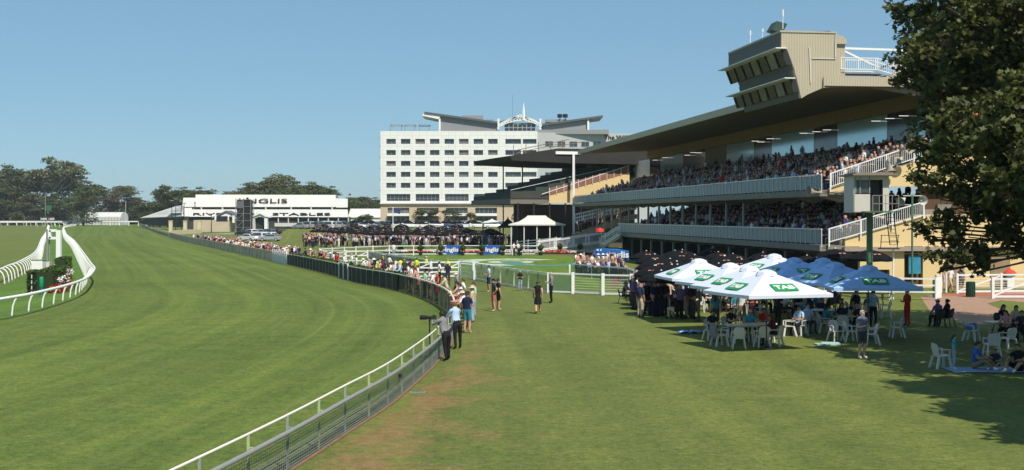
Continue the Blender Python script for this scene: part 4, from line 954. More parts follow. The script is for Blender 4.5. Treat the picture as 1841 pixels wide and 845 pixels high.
panel_fence('screened_fence', 'short length of dark cloth screened fence in front of a hedge', tM, tB, 1.15, 1.5, GREY, clothm, M('rail_pale', (.6, .6, .54), .5), frac=.93)
panel_fence('white_gate', 'narrow white track gate between two lengths of dark screened fence', tB, tC, 1.3, 2.0, RAILW, M('gate_mesh', (.03, .03, .03), .8), RAILW, postw=.09, frac=.8)
panel_fence('screened_fence', 'straight run of dark screened fence with a yellowed top rail and a hedge behind', tC, tD, 1.15, 1.6, GREY, clothm, YR, frac=.93)
panel_fence('white_gate', 'slatted white track gate at the near end of the grey paling fence', tD, tE, 1.4, 1.3, RAILW, M('gate_white', (.55, .55, .5), .6), RAILW, postw=.14, frac=.8)
pal = M('paling_grey', (.52, .44, .33), .9, .35, .8)
panel_fence('paling_fence', 'long weathered grey paling fence lined by a dense crowd', tE, FP.near(300), 1.15, 3.2, pal, pal, YR, frac=.97)
panel_fence('boundary_rail', 'distant pale rail closing the far end of the track on the right', FP.near(301), FP.near(700), 1.2, 7, OFFW, M('rail_shadow', (.16, .16, .14), .8), WHITE, frac=.6)
# clipped hedge behind the fence
def leaf_lump(o, c, rad, n, s, mi=0):
    for _ in range(n):
        v = rng.normal(size=3); v /= np.linalg.norm(v); p = np.array(c)+v*np.array(rad)*rng.uniform(.75, 1.05)
        a = rng.normal(size=3); a /= np.linalg.norm(a); b = np.cross(a, rng.normal(size=3)); b /= np.linalg.norm(b)
        k = s*rng.uniform(.6, 1.3); o.add([p-a*k, p+b*k*.6, p+a*k, p-b*k*.6], [(0, 1, 2, 3)], mi)
def leafmat(name, a, b, trans=.35):
    m = bpy.data.materials.new(name); n, bs = nodes(m); g = n.nodes.new('ShaderNodeNewGeometry')
    c = ramp(n, g.outputs['Random Per Island'], [(0, a), (.75, b), (1, tuple(min(1, x*1.5) for x in b))]); n.links.new(c, bs.inputs['Base Color'])
    bs.inputs['Roughness'].default_value = .55; bs.inputs['Specular IOR Level'].default_value = .3
    t = n.nodes.new('ShaderNodeBsdfTranslucent'); n.links.new(c, t.inputs[0]); x = n.nodes.new('ShaderNodeMixShader'); x.inputs[0].default_value = trans
    out = n.nodes['Material Output']; n.links.new(bs.outputs[0], x.inputs[1]); n.links.new(t.outputs[0], x.inputs[2]); n.links.new(x.outputs[0], out.inputs[0]); return m
HEDGE = leafmat('hedge_leaf', (.03, .06, .012), (.07, .12, .02))
def hedge(label, pts, w, h, n, s=.09, name='hedge'):
    r = thing(name, label, 'hedge', pts[0]); o = MB(); c = MB()
    for a, b in zip(pts, pts[1:]):
        a, b = Vector(a), Vector(b); d = b-a; sd = Vector((d.y, -d.x, 0)).normalized()
        c.beam(a+Vector((0, 0, h*.47)), b+Vector((0, 0, h*.47)), w*.86, h*.92)
        for _ in range(int(n*d.length)):
            f = rng.random(); t = rng.random(); u = rng.uniform(-.5, .5)*w; z = rng.uniform(.02, h)
            if f < .35: z = h*rng.uniform(.93, 1.03)
            elif f < .9: u = math.copysign(w*.5*rng.uniform(.88, 1.06), -1 if rng.random() < .6 else 1)
            p = np.array(a+d*t+sd*u+Vector((0, 0, z))); x = rng.normal(size=3); x /= np.linalg.norm(x); y = np.cross(x, rng.normal(size=3)); y /= np.linalg.norm(y); k = s*rng.uniform(.6, 1.3)
            o.add([p-x*k, p+y*k*.6, p+x*k, p-y*k*.6], [(0, 1, 2, 3)])
    c.build('core', M('hedge_core', (.02, .035, .01), .9), r); o.build('foliage', HEDGE, r); return r
def fence_pts(y0, y1, off, n): return [tuple(FP.at(FP.near(y0+(y1-y0)*i/n))[0]+normal(FP.at(FP.near(y0+(y1-y0)*i/n))[1])*off) for i in range(n+1)]
hedge('low clipped hedge right behind the dark screened fence', fence_pts(85, 100, .9, 5), .7, 1.12, 60)
hedge('low clipped hedge behind the yellow topped stretch of screened fence', fence_pts(101, 128, .9, 6), .7, 1.12, 45, .12)
# gooseneck running rails
def gooseneck(name, label, path, t0, t1, step, side, nmax=100, big=1.):
    r = thing(name, label, 'rail', path.at(t0)[0]); H = 1.08*big; OV = .55*big
    def top(t): p, d = path.at(t); return p+normal(d)*side*OV+Vector((0, 0, H))
    o = MB(); t = t0; P = []
    while t < t1: P.append(top(t)); t += 1.5 if t < t0+110 else 8
    o.tube(P, .085*big, 8); o.build('rail', WHITE, r, True)
    rest = MB(); t = t0; i = 0; L = []
    while t < t1: L.append(t); t += step
    L.sort(key=lambda t: path.at(t)[0].y); cnt = 0
    for t in L:
        p, d = path.at(t); n = normal(d)*side; far = p.y > 260
        pts = [p+n*(OV*(1-math.cos(R(90*u))))+Vector((0, 0, H*math.sin(R(90*u)) if u else 0)) for u in ([0, .35, .6, .8, 1] if not far else [0, .5, 1])]
        pts = [p]+[p+n*(OV*(1-math.cos(R(u*80))))+Vector((0, 0, .12+(H-.14)*math.sin(R(u*90)))) for u in (0, .3, .55, .8, 1)]
        b = MB(); b.tube(pts, .05*big, 6)
        if cnt < 92 and p.y > 40: b.build('post', WHITE, r, True); cnt += 1
        elif p.y > 40: rest.tube(pts, .05, 5)
    if rest.v: tag(rest.build('distant_posts', WHITE, r), kind='stuff')
gooseneck('running_rail', 'white gooseneck running rail curving round the infield strip beside the main track', IP, IP.near(40), IP.near(690), 2.75, 1)
gooseneck('running_rail', 'white gooseneck running rail on the left edge of the infield strip', LP, LP.near(50), LP.near(560), 2.75, -1)
XP = Path([(-205, 560, 0), (-226, 578, 0), (-262, 586, 0), (-330, 590, 0)]); gooseneck('running_rail', 'far white gooseneck rail crossing the frame at the left, under the trees', XP, 0, XP.L, 4.2, -1, big=1.9)
XQ = Path([(-200, 655, 0), (-260, 660, 0), (-350, 660, 0)])
o = MB(); q = MB(); r = thing('far_rail', 'straight white rail with dark gaps in front of the leftmost trees', 'rail', (-200, 655, 0))
for k in range(30): p, d = XQ.at(XQ.L*k/29); q.box(p+Vector((0, 0, 1.1)), (.4, .3, 2.2))
for k in range(10): a, b = XQ.at(XQ.L*k/10)[0], XQ.at(XQ.L*(k+1)/10)[0]; o.beam(a+Vector((0, 0, 2.2)), b+Vector((0, 0, 2.2)), .4, .6)
o.build('rail', WHITE, r); q.build('posts', WHITE, r)

# white post and rail round the parade ring
def rail_fence(name, label, pts, h, pw, rails, mids=0, cat='fence', gate=False, panel=None, step=2.6, wires=0, railw=.07):
    pts = [Vector(p) for p in pts]; r = thing(name, label, cat, pts[0]); P = []
    for a, b in zip(pts, pts[1:]):
        n = max(1, round((b-a).length/step)); P += [a.lerp(b, i/n) for i in range(n)]
    P.append(pts[-1]); o = MB()
    for a, b in zip(P, P[1:]):
        for z in rails: o.beam(a+Vector((0, 0, z)), b+Vector((0, 0, z)), railw, .10)
        if gate: o.beam(a+Vector((0, 0, .15)), b+Vector((0, 0, h-.12)), .05, .08)
    o.build('rail', RAILW, r)
    if wires:
        o = MB()
        for a, b in zip(P, P[1:]):
            for k in range(wires): z = .2+(h-.35)*k/wires; o.beam(a+Vector((0, 0, z)), b+Vector((0, 0, z)), .02, .02)
        o.build('wire', RAILW, r)
    if panel:
        o = MB()
        for a, b in zip(P, P[1:]): d = (b-a).normalized()*.06; o.beam(a+d+Vector((0, 0, h*.5)), b-d+Vector((0, 0, h*.5)), .015, h*.8)
        o.build('panel', panel, r)
    for i, p in enumerate(P):
        if i < 100: q = MB(); q.box(p+Vector((0, 0, (h+.06)/2)), (pw, pw, h+.06)); q.build('post', RAILW if not panel or i % 2 == 0 else GREY, r)
    return r
tealp = M('teal_panel', (.10, .18, .18), .3, .1, .5, alpha=.72); tealg = M('clear_panel', (.12, .20, .19), .15, .1, .6, alpha=.3)
def gt(x, y, z=1.35): s = (y-HY)/(CH-z); Y = F/s; return Vector(((x-CX)/s, Y, 0))      # base of a fence whose top is seen at x, y
rail_fence('gate', 'wide white braced gate with diagonal bars beside the red bin', [gt(577, 449.5), gt(622, 450.5), gt(661, 450.5)], 1.35, .16, [.25, .8, 1.3], gate=True, step=4.5, cat='gate')
rail_fence('ring_screen', 'straight fence with teal panels along the track side of the parade ring', [gt(663, 451), gt(720, 459), gt(778, 467), gt(800, 470)], 1.3, .07, [1.28], panel=tealp, step=2.2)
rail_fence('gate', 'white braced gate behind the group in high visibility vests', [gt(712, 470.5), gt(775, 470.5), gt(826, 470), gt(852, 472.5)], 1.35, .2, [.15, .5, .85, 1.3], gate=True, step=3.4, cat='gate')
rail_fence('ring_screen', 'curved waist high fence of clear greenish panels with white and grey posts', [gt(855, 473), gt(912, 481), gt(950, 486), gt(985, 490), gt(1028, 491)], 1.3, .09, [1.3, .1], panel=tealg, step=1.7)
rail_fence('ring_fence', 'white post and rail fence with thin wires between the lawn and the parade ring', [gt(1030, 491), gt(1084, 493), gt(1135, 494), gt(1200, 497)], 1.35, .2, [.1, 1.3], wires=6, step=3.0)
rail_fence('ring_fence', 'white post and rail fence running behind the tables under the umbrellas', [gt(1205, 497)+Vector((.3, 0, 0)), gt(1330, 497), gt(1480, 498), gt(1600, 499), gt(1683, 500)], 1.35, .12, [.5, .9, 1.3], step=2.6)
rail_fence('ring_fence', 'long white rail with banners and flower beds on the far side of the parade ring', [gt(575, 447, 1.3), gt(640, 443.5, 1.3), gt(700, 441.5, 1.3), gt(830, 441, 1.3), gt(968, 441, 1.3)], 1.3, .12, [.2, .7, 1.25], step=3.3)
rail_fence('ramp_fence', 'inner white rail beside the pavilion, behind the ramp', [A(930, 452, 176), A(970, 449, 170), A(1000, 446, 168)], 1.5, .12, [.5, 1.0, 1.4], step=3)
# the ramp rising to the main stand
def ramp_():
    a, b, c = G(970, 454), G(1088, 454), None; Y = a.y; r = thing('ramp', 'stone ramp with white railing rising to the right beyond the parade ring', 'ramp', a)
    s = F/Y; za, zb = .1, 1.35; xb = b.x; o = MB(); o.ext([(a.x, Y, 0), (xb, Y, 0), (xb, Y, zb), (a.x, Y, za)], (0, 7, 0)); o.build('base', M('ramp_stone', (.42, .36, .25), .85, .2, 1.2), r)
    for dy in (-.05, 6.8):
        o = MB()
        for z in (1.35, .1): o.beam((a.x, Y+dy, za+z), (xb, Y+dy, zb+z), .08, .14)
        for k in range(1, 8): o.beam((a.x, Y+dy, za+z+.16*k), (xb, Y+dy, zb+z+.16*k), .02, .025)
        o.build('railing', RAILW, r)
        for k in range(5): t = k/4; x = a.x+(xb-a.x)*t; z = za+(zb-za)*t; q = MB(); q.box((x, Y+dy, z+.72), (.18, .18, 1.5)); q.build('post', RAILW, r)
    a2, b2 = A(1085, 428, 150), A(1115, 408, 146)
    for dd in (0, 4):
        o = MB()
        for z in (.0, -.9): o.beam(a2+Vector((0, dd, z)), b2+Vector((0, dd, z)), .1, .1)
        for k in range(14): p = a2.lerp(b2, k/13)+Vector((0, dd, 0)); o.beam(p, p-Vector((0, 0, .95)), .05, .05, up=(1, 0, 0))
        o.build('stair_railing', RAILW, r)
    o = MB(); o.ext([a2-Vector((0, 0, .95)), b2-Vector((0, 0, .95)), b2-Vector((0, 0, 1.3)), a2-Vector((0, 0, 1.3))], (0, 4, 0)); o.build('stair_base', M('ramp_shade', (.3, .27, .2), .9), r)
ramp_()
rail_fence('glass_fence', 'low clear glass fence with white rail around the packed seated group', [gt(1033, 474.5, 1.1), gt(1080, 478.5, 1.1), gt(1128, 482, 1.1), gt(1140, 486, 1.1)], 1.1, .07, [1.08], panel=M('glass_grey', (.10, .13, .13), .1, .1, .6, alpha=.5), step=1.6)
rail_fence('gate', 'open white braced gate leaf in front, at the right edge beside the brick path', [G(1785, 537), G(1855, 537), G(1930, 537)], 1.28, .16, [.12, 1.22], gate=True, wires=6, step=3.2, cat='gate')
rail_fence('gate', 'white braced gate further back between the green bin and the cream wall', [G(1721, 528), G(1800, 527), G(1900, 527)], 1.28, .14, [.12, 1.22], gate=True, wires=6, step=3.2, cat='gate')
r = thing('gate_post', 'thick plain white gate post at the left side of the brick path', 'post', G(1687, 535)); q = MB(); q.box(G(1687, 535)+Vector((0, 0, .68)), (.3, .3, 1.36)); q.box(G(1687, 535)+Vector((0, 0, 1.38)), (.34, .34, .05)); q.build('shaft', WHITE, r); q = MB(); q.box(G(1679, 535)+Vector((0, 0, .6)), (.1, .2, 1.1)); q.build('side_panel', GREEN, r)
for i, x in enumerate((1701, 1692)):
    r = thing('marker_post', ['slim white post beside the people entering by the gate', 'second slim white post, left of the entry'][i], 'post', G(x, 526)); q = MB(); q.tube([G(x, 526), G(x, 526)+Vector((0, 0, 1.5))], .07, 8); q.ball(G(x, 526)+Vector((0, 0, 1.5)), .07, 8); q.build('shaft', WHITE, r)
r = thing('marker_post', 'short lone white post standing in the parade ring near the glass fence', 'post', G(1024, 494)); q = MB(); q.tube([G(1024, 494), G(1024, 494)+Vector((0, 0, .8))], .08, 8); q.ball(G(1024, 494)+Vector((0, 0, .8)), .09, 8); q.build('shaft', WHITE, r)
# cream posts of the fence by the car park
cp = M('cream_post', (.62, .54, .34), .8, .08, 1)
for i, x in enumerate((307, 333, 359, 407, 466, 488, 512, 535, 559, 581, 604, 633, 664)):
    y = 418 if i < 3 else 412.5; p = G(x, y); r = thing('gate_pillar', 'cream rendered pillar of the stable fence, %s from the left' % nth(i+1), 'pillar', p, 'cream pillars along the stable fence')
    q = MB(); q.box(p+Vector((0, 0, 1.75)), (1.0, 1.0, 3.5)); q.build('shaft', cp, r); q = MB(); q.box(p+Vector((0, 0, 3.6)), (1.2, 1.2, .22)); q.build('cap', cp, r)
r = thing('boundary_wall', 'low cream wall between the first pillars beside the track', 'wall', G(330, 419)); q = MB(); a, b = G(306, 422), G(361, 419.5); q.beam(a+Vector((0, 0, .6)), b+Vector((0, 0, .6)), .5, 1.2); q.build('wall', cp, r)
r = thing('boundary_fence', 'dark metal fence between the cream pillars beside the car park', 'fence', G(400, 417)); q = MB()
for x0, x1, y in ((362, 407, 416), (412, 664, 412.6)):
    a, b = G(x0, y), G(x1, y)
    for z in (.4, 1.6, 2.8): q.beam(a+Vector((0, .3, z)), b+Vector((0, .3, z)), .1, .1)
    for k in range(int((x1-x0)/2.2)): p = a.lerp(b, k/int((x1-x0)/2.2)); q.beam(p+Vector((0, .3, 0)), p+Vector((0, .3, 2.9)), .06, .06, up=(1, 0, 0))
q.build('bars', DARK, r)
# tall poles near the stables
for i, (x, y0, y1, Y) in enumerate(((226, 404, 362, 690), (263, 406, 366, 600), (309, 413, 361, 420), (316, 412, 358, 430), (326, 413, 362, 420), (331, 413, 366, 400), (380, 414, 385, 380))):
    p = A(x, y0, Y); p.z = 0; r = thing('light_pole', 'thin tall pole beside the far track and stables, %s from the left' % nth(i+1), 'pole', p, 'thin poles near the stables')
    q = MB(); tp = A(x, y1, Y); q.tube([p, tp], [.16, .1], 6); q.build('mast', OFFW if i < 2 else DARK, r); q = MB(); q.box(tp+Vector((0, 0, .1)), (1.2, .4, .25)); q.build('lamp_head', GREY, r)
# black scaffold tower
def tower():
    p = A(438, 0, 330.); s = F/330; r = thing('screen_tower', 'tall black mesh covered scaffold tower standing in front of the stables', 'tower', (p.x, 330, 0))
    w = 27/s; h = CH-(359-HY)/s; o = MB(); o.box((p.x, 331.5, h/2), (w-.5, 3.5, h-.1)); o.build('mesh_cover', M('mesh_black', (.018, .018, .02), .8, .5, .7), r)
    o = MB()
    for x in (-w/2, 0, w/2):
        for y in (329.6, 333.4): o.beam((p.x+x, y, 0), (p.x+x, y, h+.3), .14, .14, up=(1, 0, 0))
    for k in range(6):
        z = h*k/5; o.box((p.x, 329.6, z+.05), (w, .1, .1))
        if k < 5: o.beam((p.x-w/2, 329.55, z), (p.x, 329.55, z+h/5), .08, .08)
    o.build('scaffold_frame', GREY, r)
    o = MB(); o.box((p.x-w*.22, 329.4, h*.86), (w*.45, .1, h*.2)); o.build('grey_panel', M('panel_grey', (.12, .12, .13), .6), r)
    o = MB(); o.box((p.x+w*.2, 331, h+.35), (.5, .5, .5)); o.box((p.x-w*.3, 331, h+.2), (.3, .3, .4)); o.build('camera_head', DARK, r)
tower()
# ---------------------------------------------------------------- finishing post, hedge, flowers in the infield
def finish():
    Y = 108.; s = F/Y; r = thing('finishing_post', 'tall white finishing post with square top frame and curved foot', 'post', A(100, 491, Y))
    o = MB(); P = lambda x, y, d=0: A(x, y, Y+d)
    o.ext([P(100.5, 414), P(108.6, 414), P(108.6, 486.5), P(88, 489.5), P(81, 489.5), P(90, 483), P(96, 478), P(99, 471), P(100.5, 462)], (0, .35, 0)); o.build('board', WHITE, r)
    o = MB(); 
    for a, b in (((89, 414.5), (101, 414.5)), ((89, 428), (101, 428)), ((90, 414), (90, 429))): o.beam(P(*a, .1), P(*b, .1), .22, .3, up=(0, 1, 0))
    o.build('top_frame', WHITE, r)
    o = MB(); o.tube([P(84.5, 412, .2), P(84.5, 478, .2)], .08, 6); o.tube([P(89, 429, .3), P(89, 470, .3)], .06, 6); o.build('pole', GREY, r)
    r = thing('equipment_cabinet', 'white cabinet at the foot of the finishing post behind the hedge', 'cabinet', A(70, 494, 104))
    o = MB(); c = A(69.5, 485, 104); o.box((c.x, 104, .75), (.95, .8, 1.2)); o.build('body', WHITE, r)
    o = MB(); o.box((c.x, 104, .08), (1.0, .85, .16)); o.box((c.x, 104, 1.38), (1.02, .87, .06)); o.build('trim', GREY, r)
    o = MB(); o.ext([A(77, 493, 105), A(88, 489, 105), A(89, 470, 105), A(77, 473, 105)], (0, .6, 0)); o.build('side_box', OFFW, r)
finish()
hedge('dense dark green box hedge in the infield strip beside the white rail', [G(62, 526), G(80, 527), G(96, 524), G(112, 515)], 1.3, 1.5, 420, .085)
hedge('smaller clipped hedge behind the finishing post', [G(108, 497), G(120, 492)], .9, 1.5, 300, .08)
r = thing('padded_post', 'bright green padded post in front of the infield hedge', 'post', G(74.5, 530)); q = MB(); p = G(74.5, 530); q.lathe([(.12, .5), (.13, .52), (.13, 1.1), (.1, 1.16), (.001, 1.17)], p, 12); q.build('pad', M('pad_green', (.0, .26, .12), .5), r, True); q = MB(); q.lathe([(.11, 0), (.11, .5)], p, 12); q.build('lower_pad', M('pad_teal', (.0, .12, .13), .6), r)
r = thing('stake', 'thin striped white stake at the left end of the infield hedge', 'stake', G(57, 530)); q = MB(); p = G(57, 530); q.box(p+Vector((0, 0, .65)), (.05, .05, 1.3)); q.build('shaft', OFFW, r); q = MB(); [q.box(p+Vector((0, -.004, .3+.35*k)), (.055, .055, .12)) for k in range(3)]; q.build('bands', DARK, r)
r = thing('flower_bed', 'red and white flowers planted at the end of the infield hedge', 'flowers', G(110, 527)); q = MB()
for c, rad, n in ((G(104, 527), (.6, .5, .35), 170), (G(119, 523), (.45, .45, .6), 110)): leaf_lump(q, (c.x, c.y, rad[2]*.8), rad, n, .09)
q.build('red_blooms', leafmat('bloom_red', (.30, .02, .01), (.55, .05, .02), .1), r); q = MB()
for c, rad, n in ((G(121, 521), (.45, .4, .25), 120), (G(115, 526), (.4, .4, .25), 80)): leaf_lump(q, (c.x, c.y, 1.25 if n == 120 else .9), rad, n, .07)
q.build('white_blooms', leafmat('bloom_white', (.6, .5, .5), (.8, .75, .75), .1), r)
q = MB(); leaf_lump(q, tuple(G(114, 524)+Vector((0, 0, .5))), (.9, .7, .7), 300, .08); q.build('foliage', HEDGE, r)
# banners, topiary balls and flower beds on the far rail
for i, (x0, x1) in enumerate(((796, 829), (868, 901))):
    p = gt((x0+x1)/2, 441, 1.3)-Vector((0, .35, 0)); s = F/p.y; w = (x1-x0)/s; r = thing('banner', ['blue banner with white lettering on the ring rail, left one of two', 'blue banner with white lettering on the ring rail, right one of two'][i], 'banner', p)
    q = MB(); q.ext([p+Vector((-w/2, 0, .1)), p+Vector((w/2, 0, .1)), p+Vector((w/2-.12, 0, 1.3)), p+Vector((-w/2+.12, 0, 1.3))], (0, .05, 0)); q.build('cloth', M('banner_blue', (.02, .09, .40), .6, .1, 1), r)
    text_mesh('Inglis', .55, WHITE, 'lettering', r, p+Vector((0, -.03, .5)), (1, 0, 0), (0, 0, 1), 1.15, .02, bold=.02)
topi = [(721, 1), (757, 1), (793, 1), (832, 1), (866, 1), (904, 1), (935, 1), (972, 1), (1007, 0), (1043, 0)]
tp = None
for i, (x, k) in enumerate(topi):
    p = gt(x, 441, 1.3)-Vector((0, .8, 0)) if k else G(x, 456.5); lb = 'round clipped topiary bush along the far parade ring rail, %s from the left' % nth(i+1)
    if tp is None:
        tp = thing('topiary_bush', lb, 'bush', p, 'topiary bushes round the ring'); q = MB(); leaf_lump(q, tuple(p+Vector((0, 0, 1.0))), (.42, .42, .42), 260, .08); q.ball(p+Vector((0, 0, 1.0)), .36, 10); q.build('foliage', HEDGE, tp); q = MB(); q.tube([p, p+Vector((0, 0, .8))], .05, 6); q.lathe([(.22, 0), (.3, .45)], p, 10); q.build('pot', DARK, tp)
    else: dup(tp, p, i*.7, lb)
q = MB(); q2 = MB(); a, b = G(692, 455.2), G(1075, 457.0)
for k in range(3400):
    t = rng.random(); p = a.lerp(b, t); p.y += rng.uniform(-.9, .9); z = rng.uniform(.15, .5); seg = int(t*9.3) % 3 == 1 or .36 < t < .42
    leaf_lump(q if (seg != (rng.random() < .12)) else q2, (p.x, p.y, z), (.08, .08, .06), 1, .12)
r = thing('flower_bed', 'long bed of red and white flowers at the foot of the far ring rail', 'flowers', a); q.build('red_blooms', leafmat('bloom_red2', (.40, .03, .02), (.6, .1, .06), .1), r); q2.build('white_blooms', leafmat('bloom_white2', (.55, .5, .45), (.75, .7, .65), .1), r)
q = MB(); q.beam(a+Vector((0, 0, .1)), b+Vector((0, 0, .1)), 2.2, .22); q.build('leaf_bed', M('bed_green', (.02, .035, .012), .9, .4, 3), r)
# blue banner box on the right of the ring
p = A(1100, 466, 118.); p.z = 0; r = thing('banner', 'large blue curved banner with white lettering behind the packed seated group', 'banner', p); q = MB(); s = F/118
q.ext([A(1067, 468, 118), A(1131, 468, 117), A(1131, 451, 117), A(1110, 447.5, 117.5), A(1072, 446.5, 118), A(1067, 451, 118)], (0, .2, 0)); q.build('cloth', M('banner_blue2', (.01, .13, .42), .6, .1, 1), r)
text_mesh('Inglis', .62, WHITE, 'lettering', r, A(1113, 463, 116.9), (1, 0, 0), (0, 0, 1), 1.1, .02, bold=.02)
for x in (1074.5, 1080.5, 1086.5): q = MB(); q.box(A(x, 449.5, 117.85), (.16, .04, .16)); q.build('emblem', WHITE, r)
r = thing('rubbish_bin', 'red bin standing beside the white braced gate', 'bin', G(575, 466)); p = gt(576, 456, 1.0); q = MB(); q.lathe([(.42, 0), (.55, 1.15), (.6, 1.15), (.6, 1.25), (.001, 1.3)], p, 12); q.build('body', M('bin_red', (.5, .02, .02), .5), r); r.location = (0, 0, 0); 
r = thing('rubbish_bin', 'ribbed dark green bin at the edge of the brick path', 'bin', G(1745, 534)); p = G(1745, 534); q = MB(); q.lathe([(.24, 0), (.26, .95), (.22, .98), (.001, .98)], p, 16); [q.box(p+Vector((.27*math.cos(t), .27*math.sin(t), .48)), (.03, .05, .9), rz=t) for t in np.linspace(0, 6.28, 15)]; q.build('body', M('bin_green', (.015, .06, .04), .5), r)
for i, (x, y, lb) in enumerate(((1812, 502, 'small red umbrella by the cream wall, right of the gates'),)):
    p = A(x+3, 0, 88.); r = thing('umbrella', lb, 'umbrella', (p.x, 88, 0)); q = MB(); q.lathe([(.55, 1.0), (.3, 1.2), (.01, 1.35)], (p.x, 88, 0), 8); q.build('canopy', M('canvas_red', (.55, .05, .02), .7), r); q = MB(); q.box((p.x, 88, .5), (.5, .5, 1.0)); q.build('stand', WHITE, r)
p = G(1086, 430); pz = A(1078.5, 413, 150); r = thing('umbrella', 'bright red umbrella held above the ramp beside the stand', 'umbrella', (pz.x, 150, 0)); q = MB(); q.lathe([(.6, -.25), (.5, .05), (.25, .2), (.01, .25)], pz, 10); q.build('canopy', M('canvas_red2', (.6, .03, .02), .6), r); q = MB(); q.tube([(pz.x, 150, 1.2), pz], .03, 6); q.build('pole', GREY, r)
# ---------------------------------------------------------------- judge's booth on its green post, speaker poles
def booth():
    Y = 75.; s = F/Y; P = lambda x, y, d=0: A(x, y, Y+d); c = P(1566, 0); r = thing('judges_booth', 'small pale lookout cabin on a thick green post with balcony and ladder', 'booth', (c.x, Y, 0)); pw = M('booth_white', (.55, .52, .47), .6, .06, 1)
    q = MB(); q.tube([(P(1572, 0).x, Y+1, 0), (P(1572, 0).x, Y+1, 5.3)], .19, 14); q.build('post', M('booth_green', (.07, .16, .09), .6, .1, 2), r, True)
    q = MB(); xa, xb = P(1536, 0).x, P(1597, 0).x; zt, zb = CH-(316-HY)/s, CH-(381-HY)/s; zs = CH-(349-HY)/s
    q.box(((xa+P(1564, 0).x)/2, Y, (zb+zs)/2), (P(1564, 0).x-xa, .08, zs-zb)); q.box((xa, Y+1.1, (zb+zt)/2), (.08, 2.2, zt-zb)); q.box(((xa+xb)/2, Y+2.2, (zb+zt)/2), (xb-xa, .08, zt-zb))
    q.box(((P(1587, 0).x+xb)/2, Y, (zb+zt)/2), (xb-P(1587, 0).x, .08, zt-zb)); q.box((xb, Y+1.1, (zb+zt)/2), (.08, 2.2, zt-zb)); q.box(((xa+xb)/2, Y+1.1, zb), (xb-xa, 2.2, .1)); q.box(((xa+xb)/2, Y, zt-.1), (xb-xa, .1, .3))
    q.build('cabin', pw, r)
    q = MB(); q.box(((xa+xb)/2+.1, Y+1.0, zt+.06), (2.75, 3.1, .1)); q.box(((xa+xb)/2+.1, Y+1.0, zt+.15), (2.3, 2.6, .1)); q.build('roof', M('booth_roof', (.22, .18, .15), .8), r)
    q = MB(); q.box((P(1550, 0).x, Y+.02, (zs+zt)/2), (P(1562, 0).x-P(1538, 0).x, .03, zt-zs-.15)); w_ = q.build('window', M('booth_glass', (.06, .07, .07), .08, .2, 2, spec=.9, alpha=.75), r)
    q = MB(); [q.box((P(x, 0).x, Y-.03, (zs+zt)/2), (.07, .05, zt-zs-.1)) for x in (1538, 1546, 1563)]; q.build('frame', GREY, w_)
    q = MB(); q.box((P(1575, 0).x, Y+.3, (zb+zt)/2-.1), (P(1586, 0).x-P(1566, 0).x, .04, zt-zb-.3)); q.build('door', DARK, r)
    q = MB(); q.box((P(1579, 0).x, Y-.4, zb), (2.1, .9, .08)); q.build('balcony', GREEN, r)
    q = MB(); x0, x1 = P(1562, 0).x, P(1608, 0).x
    for z in (.5, 1.0): q.beam((x0, Y-.83, zb+z), (x1, Y-.83, zb+z), .035, .035); q.beam((x1, Y-.83, zb+z), (x1, Y+.3, zb+z), .035, .035)
    for k in range(5): q.beam((x0+(x1-x0)*k/4, Y-.83, zb), (x0+(x1-x0)*k/4, Y-.83, zb+1.0), .035, .035, up=(1, 0, 0))
    q.build('railing', GREY, r)
    q = MB(); a, b = P(1593, 384, -.4), P(1600, 440, -.4)
    for d in (0, .45): q.beam(a+Vector((d, 0, 0)), b+Vector((d, 0, 0)), .05, .05, up=(1, 0, 0))
    for k in range(9): p = a.lerp(b, k/8); q.beam(p, p+Vector((.45, 0, 0)), .03, .03)
    for (x, y) in ((1585, 423), (1615, 423)):
        q.beam(P(x, y, -.4), P(x-2, 447, -.4), .04, .04, up=(1, 0, 0))
    q.beam(P(1583, 423, -.4), P(1617, 423, -.4), .04, .04); q.beam(P(1583, 435, -.4), P(1617, 435, -.4), .04, .04); q.box(P(1598, 447, -.2), (1.1, .8, .06)); q.build('ladder', DARK, r)
    q = MB(); q.tube([(P(1606, 0).x, Y, 0), (P(1606, 0).x, Y, 3.1)], .05, 8); q.build('support_post', WHITE, r)
    p = person((P(1553, 0).x, Y+.9, zb+.05), .3, 'stand', 'white', 'black', 'person in a white shirt standing behind the window of the lookout cabin', hi=False); return r
booth()
def speaker_pole():
    Y = 81.; s = F/Y; p = A(1640, 0, Y); r = thing('speaker_pole', 'slim green pole with two round horn speakers on a crossbar', 'pole', (p.x, Y, 0))
    q = MB(); q.tube([(p.x, Y, 0), (p.x, Y, 6.5)], .07, 8); q.build('pole', M('booth_green', 0), r); q = MB(); q.beam((p.x-.6, Y, 6.45), (p.x+.7, Y, 6.45), .05, .05); q.beam((p.x-.5, Y, 5.85), (p.x+.4, Y, 5.85), .04, .04); q.build('crossbar', OFFW, r)
    for dx, d in ((-.65, (-.6, -.5, -.35)), (.62, (.15, -1, 0))):
        q = MB(); d = Vector(d).normalized(); c = Vector((p.x+dx, Y, 6.15)); q.tube([c-d*.35, c-d*.15, c+d*.1, c+d*.25], [.07, .12, .24, .32], 14, cap=False); q.ball(c-d*.05, .1, 8); q.build('horn_speaker', M('speaker_pale', (.5, .5, .47), .5), r)
speaker_pole()
